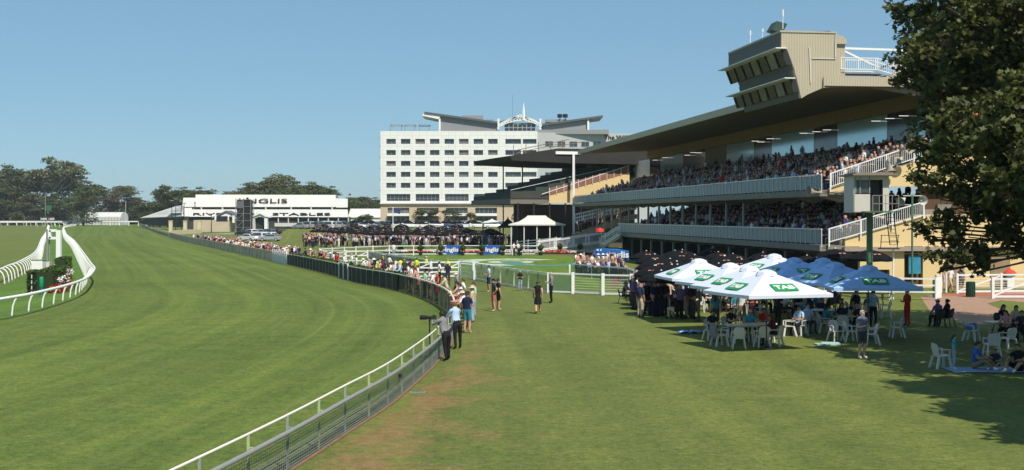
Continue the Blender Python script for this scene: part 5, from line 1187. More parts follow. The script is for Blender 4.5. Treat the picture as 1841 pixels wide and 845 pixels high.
# ---------------------------------------------------------------- pavilions and tents beyond the ring
def pavilion(label, x0, x1, ytop, yeave, ybase, Y, ridge=.3, mat=OFFW, posts=6, name='pavilion', cat='tent', d=6., wall=None):
    a, b = A(x0, yeave, Y), A(x1, yeave, Y); t = A((x0+x1)/2, ytop, Y).z; ze = a.z; cx = (a.x+b.x)/2; hw = (b.x-a.x)/2; r = thing(name, label, cat, (cx, Y+d/2, 0)); o = MB()
    lv = [(1, 1, ze), (.62, .62, ze+(t-ze)*.32), (ridge+.06, .2, ze+(t-ze)*.8), (ridge, .06, t)]; vs = []
    for u, v_, z in lv: vs += [(cx-hw*u, Y+d/2-d/2*v_, z), (cx+hw*u, Y+d/2-d/2*v_, z), (cx+hw*u, Y+d/2+d/2*v_, z), (cx-hw*u, Y+d/2+d/2*v_, z)]
    fs = [(i*4+k, i*4+(k+1) % 4, (i+1)*4+(k+1) % 4, (i+1)*4+k) for i in range(3) for k in range(4)]+[(12, 13, 14, 15)]
    o.add(vs, fs); o.box((cx, Y+d/2, ze-.08), (hw*2-.02, d-.02, .16)); o.build('canopy', mat, r)
    for k in range(posts//2):
        for yy in (.3, d-.3): q = MB(); x = cx-hw*.9+hw*1.8*k/(posts//2-1); q.box((x, Y+yy, (ze-.1)/2), (.16, .16, ze-.1)); q.build('post', OFFW, r)
    if wall: q = MB(); q.box((cx, Y+d-.5, ze*.5), (hw*1.7, .1, ze-.4)); q.build('back_wall', wall, r)
    return r
pavilion('white hip roofed pavilion with dark open sides behind the ramp', 914, 1017, 387.5, 403.5, 438, 186, ridge=.32, posts=10, wall=DARK)
pavilion('small white peaked tent just right of the pavilion, in front of the post', 990, 1048, 388.5, 396, 420, 205, ridge=.03, posts=4)
pavilion('cream peaked tent beside the blue cabins', 866, 902, 393, 401, 425, 215, ridge=.03, posts=4)
pavilion('black peaked tent left of the white pavilion', 896, 930, 390, 408, 425, 205, ridge=.03, posts=4, mat=DARK)
for i, x in enumerate((875, 884.5)):
    p = A(x, 0, 212.); r = thing('blue_cabin', ['left blue portable cabin under the cream tent', 'right blue portable cabin under the cream tent'][i], 'cabin', (p.x, 212, 0)); q = MB(); q.box((p.x, 213, 1.2), (.85 if i else .8, 1.4, 2.4)); q.build('body', M('cabin_blue', (.0, .22, .5), .5), r); q = MB(); q.box((p.x, 212.25, 1.15), (.6, .06, 2.0)); q.build('door', M('cabin_blue_dark', (.0, .14, .36), .5), r)
r = thing('feather_flag', 'green and white curved promotional flag beside the black tent', 'flag', A(925, 405, 200)); q = MB(); q.ext([A(919, 391, 200), A(921, 386, 200), A(926, 381.5, 200), A(923, 388, 200), A(920, 392, 200)], (0, .05, 0)); q.build('white_sail', WHITE, r); q = MB(); q.ext([A(919, 392, 200), A(933, 392, 200), A(933, 396, 200), A(926, 398, 200)], (0, .06, 0)); q.build('green_sail', M('flag_green', (.02, .25, .05), .6), r); q = MB(); q.tube([A(921, 425, 200), A(920, 392, 200)], .04, 6); q.build('pole', GREY, r)
r = thing('flagpole', 'thin flagpole with an australian flag in front of the hotel', 'flagpole', G(706, 421)); p = A(706.5, 0, 320); q = MB(); q.tube([(p.x, 320, 0), (p.x, 320, CH-(372-HY)/F*320)], .1, 6); q.build('pole', OFFW, r); q = MB(); q.ext([A(707, 373, 320), A(721, 378, 320), A(719, 385, 320), A(707, 381, 320)], (0, .05, 0)); q.build('flag', M('flag_navy', (.03, .04, .16), .7), r)
r['label'] = 'thin flagpole with a drooping dark blue flag in front of the hotel'
# floodlight/white mast amid the black umbrellas
r = thing('flagpole', 'plain thin white mast rising from the black umbrellas in front of the hotel', 'pole', A(707.5, 0, 205)); p = A(706.5, 0, 205); q = MB(); q.tube([(p.x, 205, 0), (p.x, 205, 6.4)], .07, 6); q.build('shaft', WHITE, r); q = MB(); q.ball((p.x, 205, 6.45), .12, 6); q.build('cap', WHITE, r)
# ground details
r = thing('drain_cover', 'small grey drain cover set in the grass beside the near fence', 'drain cover', G(751, 706)); q = MB(); q.box(G(751, 706)+Vector((0, 0, .012)), (.42, .25, .02)); q.build('frame', GREY, r); q = MB(); [q.box(G(751, 706)+Vector((-.15+.06*k, 0, .026)), (.02, .2, .008)) for k in range(6)]; q.build('slot', DARK, r)
# ---------------------------------------------------------------- cars
CARP = {k: M('car_'+k, v, .25, .02, 1, metal=.3 if k == 'silver' else 0, spec=.6) for k, v in dict(white=(.70, .71, .72), silver=(.42, .44, .46), black=(.015, .016, .02), blue=(.03, .06, .14), grey=(.12, .13, .14), red=(.3, .02, .02)).items()}
def make_car(kind):
    r = thing(kind, 'x', 'car', (0, 0, 0)); L, W = 4.6, 1.82
    prof = {'sedan': [(-2.25, .35), (-2.3, .65), (-2.1, .9), (-1.55, .98), (-.95, 1.42), (.55, 1.45), (1.3, .98), (2.1, .84), (2.3, .6), (2.28, .32)],
            'wagon': [(-2.25, .4), (-2.3, 1.0), (-2.15, 1.62), (-1.9, 1.72), (.3, 1.72), (1.0, 1.08), (2.1, .98), (2.3, .7), (2.28, .38)]}[kind]
    o = MB(); n = len(prof); ws = [W/2 if z < 1.05 else W/2*(.80 if kind == 'sedan' else .86) for x, z in prof]
    vs = [(x, -w_, z) for (x, z), w_ in zip(prof, ws)]+[(x, w_, z) for (x, z), w_ in zip(prof, ws)]
    o.add(vs, [tuple(range(n)), tuple(range(n, 2*n))[::-1]]+[(i, n+i, n+(i+1) % n, (i+1) % n) for i in range(n)])
    b = o.build('body', CARP['white'], r); 
    g = MB()
    for s in (-1, 1):
        if kind == 'sedan': q = [(-1.35, 1.0), (-.9, 1.36), (.5, 1.38), (1.1, 1.0)]
        else: q = [(-1.95, 1.1), (-1.85, 1.6), (.25, 1.6), (.8, 1.1)]
        g.ext([(x, s*(W/2*(.995 if z < 1.2 else .83 if kind == 'sedan' else .875))+s*.01, z) for x, z in q], (0, -s*.03, 0))
    a, c = (prof[4], prof[3]) if kind == 'sedan' else (prof[2], prof[1])
    k = .68
    g.ext([(.62, -.66, 1.42), (.62, .66, 1.42), (1.24, .78, 1.03), (1.24, -.78, 1.03)] if kind == 'sedan' else [(.38, -.7, 1.66), (.38, .7, 1.66), (.98, .8, 1.12), (.98, -.8, 1.12)], (.03, 0, .02))
    g.ext([(-1.0, -.66, 1.4), (-1.0, .66, 1.4), (-1.5, .78, 1.03), (-1.5, -.78, 1.03)] if kind == 'sedan' else [(-2.17, -.7, 1.55), (-2.17, .7, 1.55), (-2.27, .78, 1.1), (-2.27, -.78, 1.1)], (-.03, 0, .02))
    g.build('window', GLASSD, r)
    for x in (-1.4, 1.42):
        for s in (-1, 1):
            t = MB(); t.tube([(x, s*.72, .33), (x, s*.93, .33)], .33, 14); w_ = t.build('wheel', M('tyre', (.02, .02, .02), .8), r); h = MB(); h.tube([(x, s*.925, .33), (x, s*.94, .33)], .2, 10); h.build('rim', M('rim', (.4, .4, .42), .3), w_)
    for s in (-1, 1):
        h = MB(); h.box((2.22, s*.68, .70), (.12, .34, .14)); h.build('headlight', WHITE, r); h = MB(); h.box((-2.25, s*.7, .82), (.1, .28, .16)); h.build('tail_light', M('tail_red', (.3, .01, .01), .4), r)
    return r
protos = {k: make_car(k) for k in ('sedan', 'wagon')}
cars = []
def put_car(kind, x, Y, rz, col, label, z=0):
    o = dup(protos[kind], (x, Y, z), rz, label, 'cars parked on the grass'); o.name = 'parked_car'
    b = [c for c in o.children if c.name.startswith('body')][0]; b.material_slots[0].link = 'OBJECT'; b.material_slots[0].material = CARP[col]; return o
cl = ['white', 'silver', 'silver', 'white', 'white', 'grey', 'blue', 'silver', 'white', 'black']
rows = [  # pixel x from, to, base y, count, heading
    ('left cluster', 447, 478, 433, 432, 3, 2.6), ('left cluster rear', 437, 492, 424, 423, 6, 2.5), ('front terrace row', 545, 700, 275, 275, 15, 2.4), ('middle terrace row', 552, 885, 289, 289, 15, .1), ('rear terrace row', 560, 895, 306, 306, 15, 3.1)]
ci = 0
for nm, x0, x1, y0, y1, n, hd in rows:
    for k in range(n):
        t = k/max(1, n-1); p = G(x0+(x1-x0)*t, y0+(y1-y0)*t) if y0 > 400 or y0 < 200 else None
        if 'terrace' in nm: p = Vector(((x0+(x1-x0)*t-CX)/F*y0+rng.uniform(-.5, .5), y0+rng.uniform(-.4, .4), 2.2))
        kd = 'wagon' if (ci*7) % 3 else 'sedan'; c = cl[(ci*3+k) % 10]
        put_car(kd, p.x, p.y, hd+rng.uniform(-.06, .06), c, '%s %s in the %s of the car park, %s from left' % (c, {'sedan': 'sedan', 'wagon': 'wagon'}[kd], nm, nth(k+1)), z=p.z); ci += 1
p = G(486, 433.5); put_car('sedan', p.x, p.y, 3.05, 'silver', 'silver sedan seen side on, nearest car of the left cluster beside the crowd')
for k, (x, y) in enumerate(()):
    p = G(x, y); put_car('wagon', p.x, p.y, [.05, 3.1][k % 2], ['white', 'white', 'black', 'white', 'blue', 'white'][k], '%s four wheel drive parked beyond the black umbrellas below the hotel, %s placed' % (['white', 'white', 'black', 'white', 'blue', 'white'][k], nth(k+1)))
p = A(134, 0, 640.); put_car('wagon', p.x, 640, 3.1, 'white', 'white rescue vehicle parked in front of the barrel marquee'); 
p = A(121, 0, 640.); put_car('sedan', p.x, 645, 3.1, 'red', 'red car beside the white vehicle at the far end of the infield'); p = A(110, 0, 640.); put_car('wagon', p.x, 650, 0, 'white', 'white truck behind the far end of the gooseneck rails')
for o in protos.values(): purge(o)

# ---------------------------------------------------------------- umbrellas
CANV = M('canvas_white', (.64, .70, .82), .8, .03, 2); POLE = M('pole_dark', (.04, .04, .04), .5)
LG = M('logo_green', (.01, .26, .08), .7, .05, 2)
n_, b_ = CANV.node_tree, CANV.node_tree.nodes['Principled BSDF']; t_ = n_.nodes.new('ShaderNodeBsdfTranslucent'); t_.inputs[0].default_value = (.6, .6, .62, 1); x_ = n_.nodes.new('ShaderNodeMixShader'); x_.inputs[0].default_value = .12
n_.links.new(b_.outputs[0], x_.inputs[1]); n_.links.new(t_.outputs[0], x_.inputs[2]); n_.links.new(x_.outputs[0], n_.nodes['Material Output'].inputs[0])
CANB = M('canvas_blue', (.32, .50, .82), .8, .05, 2)
def make_tab(CV=None):
    CANV = CV or globals()['CANV']; r = thing('market_umbrella', 'x', 'umbrella'); hw = 1.78; ze, zt = 2.2, 3.02; N = 8
    def P(u, v): m_ = max(abs(u), abs(v)); z = zt-(zt-ze)*(m_**.93); return (u*hw, v*hw, z)
    def ring(k): 
        s = k/N; out = []
        for j in range(8): out.append(P(s*math.copysign(1, math.cos(R(45+90*(j//2)))) if j % 2 == 0 else 0, 0))
        return out
    o = MB(); lv = [.14, .4, .7, 1.0]; vs = []
    for s in lv:
        for u, v in ((-1, -1), (0, -1), (1, -1), (1, 0), (1, 1), (0, 1), (-1, 1), (-1, 0)):
            k = s*(1 if u and v else .985); x, y, z = P(u*k, v*k); 
            if not (u and v): z -= .03*s
            vs.append((x, y, z))
    fs = [(i*8+j, i*8+(j+1) % 8, (i+1)*8+(j+1) % 8, (i+1)*8+j) for i in range(3) for j in range(8)]
    o.add(vs, fs); e = [vs[24+j] for j in range(8)]; o.add(e+[(x, y, z-.13+.02*(j % 2)) for j, (x, y, z) in enumerate(e)], [(j, 8+j, 8+(j+1) % 8, (j+1) % 8) for j in range(8)])
    o.build('canopy', CANV, r)
    o = MB(); o.lathe([(.44, 2.83), (.36, 2.97), (.14, 3.05), (.001, 3.07)], (0, 0, 0), 8); o.build('vent_cap', CANV, r)
    o = MB(); o.tube([(0, 0, 0), (0, 0, 3.0)], .028, 8); o.build('pole', POLE, r)
    o = MB(); o.lathe([(.28, 0), (.28, .06), (.06, .1), (.05, .35)], (0, 0, 0), 12); o.build('base', DARK, r)
    for u, v in ((-1, -1), (1, -1), (1, 1), (-1, 1)):
        o = MB(); a = Vector(P(u*.98, v*.98)); o.beam(Vector((0, 0, 2.92)), a-Vector((0, 0, .05)), .02, .03); o.beam(Vector((0, 0, 2.1)), Vector((a.x*.5, a.y*.5, (2.92+a.z)/2-.06)), .02, .02); o.build('rib', POLE, r)
    for u, v in ((0, -1), (1, 0), (0, 1), (-1, 0)):
        d = Vector((u, v, 0)); ed = Vector((-v, u, 0)); top = Vector((0, 0, zt)); mid = Vector(P(u*.985, v*.985))-Vector((0, 0, .03)); sl = (mid-top).normalized(); nn = ed.cross(-sl).normalized()
        if nn.z < 0: nn = -nn
        c = top+(mid-top)*.72+nn*.035; w_, h_ = .50, .27; q = MB(); q.ext([c-ed*w_-sl*-h_, c+ed*w_-sl*-h_, c+ed*w_+sl*-h_, c-ed*w_+sl*-h_], nn*.006); lp = q.build('logo_panel', LG, r)
        text_mesh('TAB', .26, WHITE, 'lettering', lp, c+nn*.014+sl*.13, ed, -sl, 1.25, .008, bold=.014)
    return r
tab = make_tab(); tabb = make_tab(CANB)
# base pixel/peak: (pixel x of pole, distance, rotation, label)
TABS = [(1257, 58.8, .12, 'white branded umbrella at the left, behind the other white ones'), (1313, 53.6, .35, 'white branded umbrella second from the left, tilted logo showing'), (1347, 50.5, .35, 'white branded umbrella just behind the front white one'),
        (1378, 46.8, .33, 'front white branded umbrella nearest the camera'), (1392, 64.5, .5, 'tallest looking white branded umbrella at the back centre'), (1428, 60.5, .30, 'blue branded umbrella nearest to the white back one'),
        (1480, 60, .33, 'blue branded umbrella in the middle of the back row'), (1502, 54.5, .38, 'blue branded umbrella overlapping the front right one'), (1561, 51.2, -.06, 'front right blue branded umbrella with its green sign facing forward')]
for i, (x, Y, rz, lb) in enumerate(TABS):
    dup(tabb if i > 4 else tab, ((x-CX)/F*Y, Y, 0), rz, lb, 'branded square umbrellas on the lawn', (1, 1, 1.0+.02*(i == 4)))
purge(tab); purge(tabb)
BC = M('canvas_black', (.006, .0065, .008), .9, .3, 3, spec=.15); PINK = M('label_pink', (.50, .22, .17), .8)
def make_black():
    r = thing('black_umbrella', 'x', 'umbrella'); o = MB(); n = 8; vs = [(0, 0, 2.66)]
    for s, z in ((.45, 2.52), (.8, 2.32), (1.0, 2.12)):
        for j in range(16): k = 1.38*s*(1 if j % 2 == 0 else .955); vs.append((k*math.cos(math.pi*j/8), k*math.sin(math.pi*j/8), z-(.0 if j % 2 == 0 else .03*s)))
    fs = [(0, 1+j, 1+(j+1) % 16) for j in range(16)]+[(1+i*16+j, 1+i*16+(j+1) % 16, 17+i*16+(j+1) % 16, 17+i*16+j) for i in range(2) for j in range(16)]
    o.add(vs, fs); e = vs[33:49]; o.add(e+[(x*.995, y*.995, z-.14) for x, y, z in e], [(j, 16+j, 16+(j+1) % 16, (j+1) % 16) for j in range(16)]); o.build('canopy', BC, r)
    for q_ in (0, 2):
        th = -math.pi/2+q_*math.pi/2; d = Vector((math.cos(th), math.sin(th), 0)); ed = Vector((-d.y, d.x, 0)); a = d*.85+Vector((0, 0, 2.40)); sl = (d*1.18+Vector((0, 0, 2.235))-a).normalized(); q = MB(); q.ext([a-ed*.22, a+ed*.22, a+ed*.22+sl*.07, a-ed*.22+sl*.07], (0, 0, .02)); q.build('label', PINK, r)
    q = MB(); q.tube([(0, 0, 0), (0, 0, 2.6)], .025, 6); q.build('pole', POLE, r); q = MB(); q.lathe([(.05, 2.62), (.06, 2.68), (.001, 2.72)], (0, 0, 0), 6); q.build('finial', WHITE, r); q = MB(); q.lathe([(.25, 0), (.25, .06), (.05, .1)], (0, 0, 0), 8); q.build('base', DARK, r); return r
blk = make_black(); nb = 0; UMB1 = []; UMB2 = []
rows1 = [(193, 690, 893), (201, 655, 905), (210, 610, 900), (219, 575, 895), (229, 568, 862), (240, 580, 850), (252, 600, 850), (259, 612, 860), (266, 640, 870)]
for ri, (Y, x0, x1) in enumerate(rows1):
    n = int((x1-x0)/F*Y/2.75)
    for k in range(n):
        if rng.random() < .12: continue
        x = ((x0+(x1-x0)*(k+.5*(ri % 2))/n)-CX)/F*Y+rng.uniform(-.35, .35); yy = Y+rng.uniform(-1.5, 1.5)
        dup(blk, (x, yy, 0 if yy < 256 else min(2.2, (yy-256)*.145)), rng.uniform(-.4, .4), 'black umbrella of the far lawn, %s row from the front, %s from the left' % (nth(ri+1), nth(k+1)), 'black umbrellas over the far lawn crowd', rng.uniform(1.0, 1.12)); UMB1.append((x, yy))
rows2 = [(62.5, 1188, 1240), (66, 1168, 1225), (69, 1172, 1265), (72, 1172, 1330), (76, 1172, 1480), (80, 1168, 1500), (84, 1180, 1510), (89, 1196, 1500), (94, 1160, 1430), (100, 1175, 1380)]
for ri, (Y, x0, x1) in enumerate(rows2):
    n = max(2, int((x1-x0)/F*Y/2.5))
    for k in range(n):
        x = ((x0+(x1-x0)*(k+.5*(ri % 2))/n)-CX)/F*Y+rng.uniform(-.25, .25); yy = Y+rng.uniform(-.8, .8)
        if x > XI0-.1327*yy-1.2: continue
        dup(blk, (x, yy, 0), rng.uniform(-.4, .4), 'black umbrella below the main stand, %s row from the front, %s from the left' % (nth(ri+1), nth(k+1)), 'black umbrellas in front of the main stand', rng.uniform(.86, .95)); UMB2.append((x, yy))
for (x, Y, lb) in ((1502, 82, 'black umbrella showing above the shaded branded ones, left one'), (1564, 80, 'black umbrella with a red label below the cabin post'), ):
    dup(blk, ((x-CX)/F*Y, Y, 0), .2, lb, 'black umbrellas in front of the main stand', 1.1)
purge(blk)

# ---------------------------------------------------------------- chairs and tables
PW = M('plastic_white', (.56, .55, .51), .4, .04, 2); PB = M('wicker_dark', (.03, .026, .022), .7, .3, 12)
def make_chair(kind):
    r = thing(kind, 'x', 'chair'); m = PW if kind == 'plastic_chair' else PB
    o = MB(); o.ext([(-.22, -.22, .42), (.22, -.22, .42), (.19, .2, .40), (-.19, .2, .40)], (0, 0, .035)); o.build('seat', m, r)
    o = MB(); N = 6; vs = []
    for z, y, w_ in ((.43, .2, .19), (.6, .24, .22), (.75, .27, .22), (.86, .30, .17)):
        for k in range(N+1): t = -1+2*k/N; vs.append((w_*t, y-.05*t*t, z-(.04*t*t if z > .8 else 0)))
    f = [(i*(N+1)+k, i*(N+1)+k+1, (i+1)*(N+1)+k+1, (i+1)*(N+1)+k) for i in range(3) for k in range(N)]; o.add(vs, f); n0 = len(vs); o.add([(x, y+.025, z) for x, y, z in vs], [q[::-1] for q in f]); o.build('backrest', m, r)
    for sx in (-1, 1):
        for sy in (-1, 1): o = MB(); o.beam((sx*.19, sy*.18, .42), (sx*.25, sy*.25+(.04 if sy > 0 else 0), 0), .075 if m is PW else .03, .04, up=(1, 0, 0)); o.build('leg', m, r)
        o = MB(); o.beam((sx*.25, -.18, .64), (sx*.235, .24, .66), .05, .03); o.beam((sx*.24, -.18, .42), (sx*.25, -.18, .64), .05, .04, up=(1, 0, 0)); o.build('armrest', m, r)
    return r
def make_table(kind):
    r = thing(kind, 'x', 'table'); o = MB()
    if kind == 'round_table': o.lathe([(.001, .70), (.55, .70), (.57, .72), (.55, .745), (.001, .745)], (0, 0, 0), 20)
    else: o.box((0, 0, .72), (1.3, .8, .04)); o.box((0, 0, .68), (1.2, .7, .04))
    o.build('tabletop', PW, r)
    for sx in (-1, 1):
        for sy in (-1, 1): o = MB(); o.beam((sx*.32, sy*.25, .7), (sx*.38, sy*.3, 0), .06, .05, up=(1, 0, 0)); o.build('leg', PW, r)
    return r
CH = 5.1
chp = {k: make_chair(k) for k in ('plastic_chair', 'wicker_chair')}; tbp = {k: make_table(k) for k in ('round_table', 'dining_table')}
def chair(kind, x, y, face, label): return dup(chp[kind], (x, y, 0), face, label, 'white plastic chairs on the lawn' if kind[0] == 'p' else 'dark wicker chairs on the lawn')
def pos(x, y): p = G(x, y); return p.x, p.y
# ---------------------------------------------------------------- people near the camera
FNC = lambda y, off=.42: FP.at(FP.near(y))[0]+normal(FP.at(FP.near(y))[1])*off
def face_to(a, b): d = Vector(b)-Vector(a); return math.atan2(d.x, -d.y)
p = G(799, 648); 
def fence_face(y): n = normal(FP.at(FP.near(y))[1]); return math.atan2(-n.x, n.y)   # facing the track
o = person((p.x, p.y, 0), -2.35, 'photo', 'grey', 'black', 'photographer in grey shirt and black trousers leaning over the fence behind a long lens', hair='black', hi=True, skin=3, outfit=0, fat=1.08, sc=1.0)
p = G(820, 627); person((p.x, p.y, 0), -2.65, 'lean', 'lightblue', 'black', 'man in a pale blue shirt and black trousers leaning on the fence beside the photographer', hair='red', hi=True, outfit=0, fat=1.08, sc=1.04)
p = G(840, 599); person((p.x, p.y, 0), math.pi-.35, 'hold', 'navy', 'teal', 'large man in a navy t-shirt and teal shorts with white shoes, back to the camera', hair='brown', hi=True, outfit=2, sc=1.04, shoes='white', hat='cap', hatc='navy', fat=1.2)
p = G(887.5, 560); person((p.x, p.y, 0), -.25+math.pi*.0-1.0, 'hips', 'charcoal', 'salmon', 'man in a charcoal t-shirt and salmon pink shorts standing on the open lawn', hi=True, outfit=2, shoes='beige', hat='cap', hatc='black')
p = G(896, 557.5); person((p.x, p.y, 0), .9+1.0, 'stand', 'black', 'black', 'man in black standing shoulder to shoulder behind the one in pink shorts', hi=True, outfit=2, shoes='beige', hair='black', sc=.98)
p = G(878.5, 525); person((p.x, p.y, 0), -1.3, 'hold', 'lightblue', 'navy', 'man in a pale blue shirt and dark shorts near the clear curved fence', hi=True, outfit=2, sc=1.03, skin=1, shoes='beige')
p = G(935, 523); person((p.x, p.y, 0), .1, 'hold', 'black', 'denim', 'child in a black printed t-shirt, pale jeans and blue cap on the lawn', hi=True, outfit=1, sc=.79, hat='cap', hatc='denim')
p = G(967, 564); person((p.x, p.y, 0), math.pi, 'walk', 'black', 'black', 'woman in a short black dress walking away across the lawn', hi=True, hair='brown', hstyle='short', dress='knee', sc=.98, skin=0)
p = G(991, 545); person((p.x, p.y, 0), -1.45, 'hold', 'grey', 'black', 'grey haired man in a dark grey jacket and black trousers facing left by the fence', hi=True, outfit=0, hair='grey', sc=1.04, fat=1.05)
# telephoto camera on a monopod (held by the photographer, a thing of its own)
p = G(797, 648); cpz = p+Vector((-.34, .22, 1.50)); r = thing('telephoto_camera', 'black camera with a very long lens on a monopod, pointing left over the track', 'camera', (cpz.x, cpz.y, 0))
q = MB(); dl = Vector((-1, .12, -.0)); q.box(cpz, (.16, .12, .13)); q.box(cpz+Vector((0, 0, .08)), (.07, .08, .05)); q.build('camera_body', DARK, r)
q = MB(); q.tube([cpz, cpz+dl*.08, cpz+dl*.1, cpz+dl*.26, cpz+dl*.28, cpz+dl*.5], [.045, .045, .055, .058, .08, .085], 14, cap=False); q.tube([cpz+dl*.475, cpz+dl*.48], [.07, .07], 14); q.build('lens', M('lens_black', (.014, .014, .015), .4), r)
q = MB(); f = cpz+dl*.16; q.tube([f-Vector((0, 0, .06)), Vector((f.x, f.y+.0, .8)), Vector((f.x+.02, f.y, .02))], [.03, .022, .014], 8); q.box(f-Vector((0, 0, .09)), (.1, .04, .04)); q.build('monopod', DARK, r)
near = [  # distance along the fence, offset, pose, top, bottom, extra, label words
 (55.5, .5, 'lean', 'white', 'khaki', dict(hat='sun', hatc='beige'), 'person in a straw hat'), (57, .45, 'lean', 'pink', 'black', dict(hair='black'), 'woman in a pink top'), (58.5, .9, 'hold', 'beige', 'denim', dict(hat='sun', hatc='beige', hair='blond'), 'woman with a straw sun hat and beige top'),
 (60.5, .5, 'lean', 'white', 'black', dict(hair='black'), 'woman in white with black hair'), (61.5, 1.1, 'stand', 'mint', 'denim', dict(hair='brown'), 'person carrying a mint green backpack'), (63, .5, 'lean', 'pink', 'beige', dict(hair='black', hstyle='long'), 'long haired woman in pale pink'),
 (65, .5, 'lean', 'red', 'black', dict(hair='brown'), 'small child in red'), (66.5, .95, 'hips', 'white', 'teal', dict(hair='brown', hstyle='bun'), 'woman with hair tied up and a white blouse'), (68, .5, 'lean', 'white', 'beige', dict(hair='blond'), 'blond child in white'),
 (70, .5, 'lean', 'beige', 'khaki', dict(hair='black'), 'person in beige'), (71.5, 1.3, 'stand', 'grey', 'black', dict(hat='cap'), 'person in grey with a white cap'), (73.5, .5, 'hold', 'red', 'red', dict(hair='blond', dress='knee', skin=1), 'woman in a short red dress'),
 (74.8, .5, 'lean', 'white', 'black', dict(hat='cap'), 'man in a white shirt and cap'), (76, .5, 'stand', 'white', 'charcoal', dict(), 'man in white shirt and charcoal trousers'), (77.5, .5, 'hold', 'mint', 'black', dict(hair='brown', fat=1.2), 'large man in a mint green shirt'), (78.5, 1.1, 'stand2', 'white', 'beige', dict(hair='brown'), 'tall person in a white shirt'),
 (79.8, .5, 'lean', 'pink', 'beige', dict(hair='brown', hstyle='long', dress='mini'), 'woman in a short pale pink dress'), (81.5, .5, 'hold', 'white', 'charcoal', dict(hair='black'), 'man with a white bag and dark trousers'), (83, 1.0, 'stand', 'charcoal', 'black', dict(hair='black'), 'person in charcoal'), (84, 1.6, 'hold', 'white', 'navy', dict(hair='brown'), 'person in white and navy')]
for i, (y, off, ps, tp_, bt, kw, lb) in enumerate(near):
    q = FNC(y, off); person((q.x, q.y, 0), fence_face(y)+rng.uniform(-.35, .35), ps, tp_, bt, lb+' at the curved fence, %s from photographer' % nth(i+1), outfit=kw.pop('outfit', 1+i % 2), hi=i < 12, sc=kw.pop('sc', .62 if 'child' in lb else rng.uniform(.94, 1.03)), **kw, group='spectators along the curved fence')
for i, (x, y, tp_, bt, ps, lb) in enumerate(((749, 502, 'yellow', 'black', 'stand', 'left one of the stewards in yellow vests by the gate'), (766, 499, 'yellow', 'navy', 'hold', 'middle steward in a yellow vest with a pale cap'), (805, 504, 'yellow', 'black', 'stand2', 'right steward in a yellow vest behind a man in navy'), (790, 513, 'white', 'black', 'hold', 'man in a white shirt and black trousers before the white gate'), (805, 515, 'navy', 'charcoal', 'hold', 'man in navy polo with a wide straw hat'),
      (688, 497, 'black', 'black', 'stand', 'person dressed all in black with long hair behind the hedge'), (700, 496, 'white', 'charcoal', 'hold', 'person in white beside the one all in black'), (676, 505, 'yellow', 'charcoal', 'lean', 'person in a yellow top leaning over the hedge'), (683, 507, 'white', 'charcoal', 'lean', 'person in a loose white shirt leaning on the rail'),
      (720, 503, 'yellow', 'black', 'hold', 'person in a yellow vest holding hands up near black haired group'), (709, 499, 'beige', 'black', 'stand', 'child in beige beside the person in black by the hedge'), (727, 505, 'charcoal', 'black', 'stand', 'person in charcoal behind the fence crowd'), (737, 505, 'burgundy', 'beige', 'stand', 'woman in dark red by the stewards'), (708, 463, 'white', 'denim', 'stand', 'lone person in white and pale trousers by the far ring rail'))):
    p = G(x, y); person((p.x, p.y, 0), rng.uniform(2.0, 4.2), ps, tp_, bt, lb, hat='sun' if 'hat' in lb else ('cap' if 'cap' in lb else None), hatc='beige', hair=['brown', 'black', 'blond'][i % 3], hstyle='long' if 'long' in lb else 'short', sc=.68 if 'child' in lb else 1.0)
for i, (x, y, lb, tp_) in enumerate(((924, 460, 'left one of the pair in white shirts standing on the flower bed edge', 'white'), (932, 460.5, 'right one of the pair in white shirts standing on the flower bed edge', 'white'), (967, 448, 'person in dark red behind the start of the ramp', 'burgundy'))):
    p = G(x, y); person((p.x, p.y, 0), rng.uniform(-1, 1), ['stand', 'hold', 'stand'][i], tp_, 'black', lb, outfit=1)
# ---- tables, chairs and people under the umbrellas
SEAT = []
def at_chair(kind, x, y, f, clabel, plabel=None, top='white', bot='black', **kw):
    """a chair seen at pixel x with its foot at pixel row y, sitter facing f"""
    p = G(x, y); chair(kind, p.x, p.y, f, clabel); 
    if plabel: person((p.x, p.y, -.02), f, kw.pop('pose', 'sit'), top, bot, plabel, **kw)
WC, PC = 'wicker_chair', 'plastic_chair'
at_chair(PC, 1294, 622, 1.9, 'white plastic chair with a grey jacket over its back, leftmost at the front table')
p = G(1294, 622); r = thing('jacket', 'grey jacket draped over the back of the leftmost front white chair', 'jacket', (p.x, p.y, 0), rz=1.9); q = MB(); off = Vector((p.x, p.y, 0)); vs = []; fs = []
for k, (z, y) in enumerate(((.42, .38), (.62, .36), (.84, .36), (.92, .31), (.86, .24), (.66, .20))):
    for j in range(7): u = -1+j/3; vs.append((u*.27+.02*math.sin(k*2+j), y+.02*math.sin(j*2.3+k)-.05*u*u, z-.06*u*u))
fs = [(i*7+j, i*7+j+1, (i+1)*7+j+1, (i+1)*7+j) for i in range(5) for j in range(6)]; me = bpy.data.meshes.new('cloth'); me.from_pydata(vs, [], fs); me.materials.append(CLM['grey']); me.polygons.foreach_set('use_smooth', [True]*len(fs)); o = bpy.data.objects.new('cloth', me); COL.objects.link(o); o.parent = r
at_chair(PC, 1328, 627, 3.05, 'white plastic chair seen from behind, second from the left at the front table')
at_chair(PC, 1370, 625, 3.3, 'white plastic chair seen from behind, just left of the front umbrella pole')
at_chair(PC, 1393, 622, 4.2, 'white plastic chair seen from the side, just right of the front umbrella pole', 'woman in a dark brown top seated right of the front umbrella pole', 'burgundy', 'black', pose='sit2', hair='brown', hstyle='long', hi=True, skin=1)
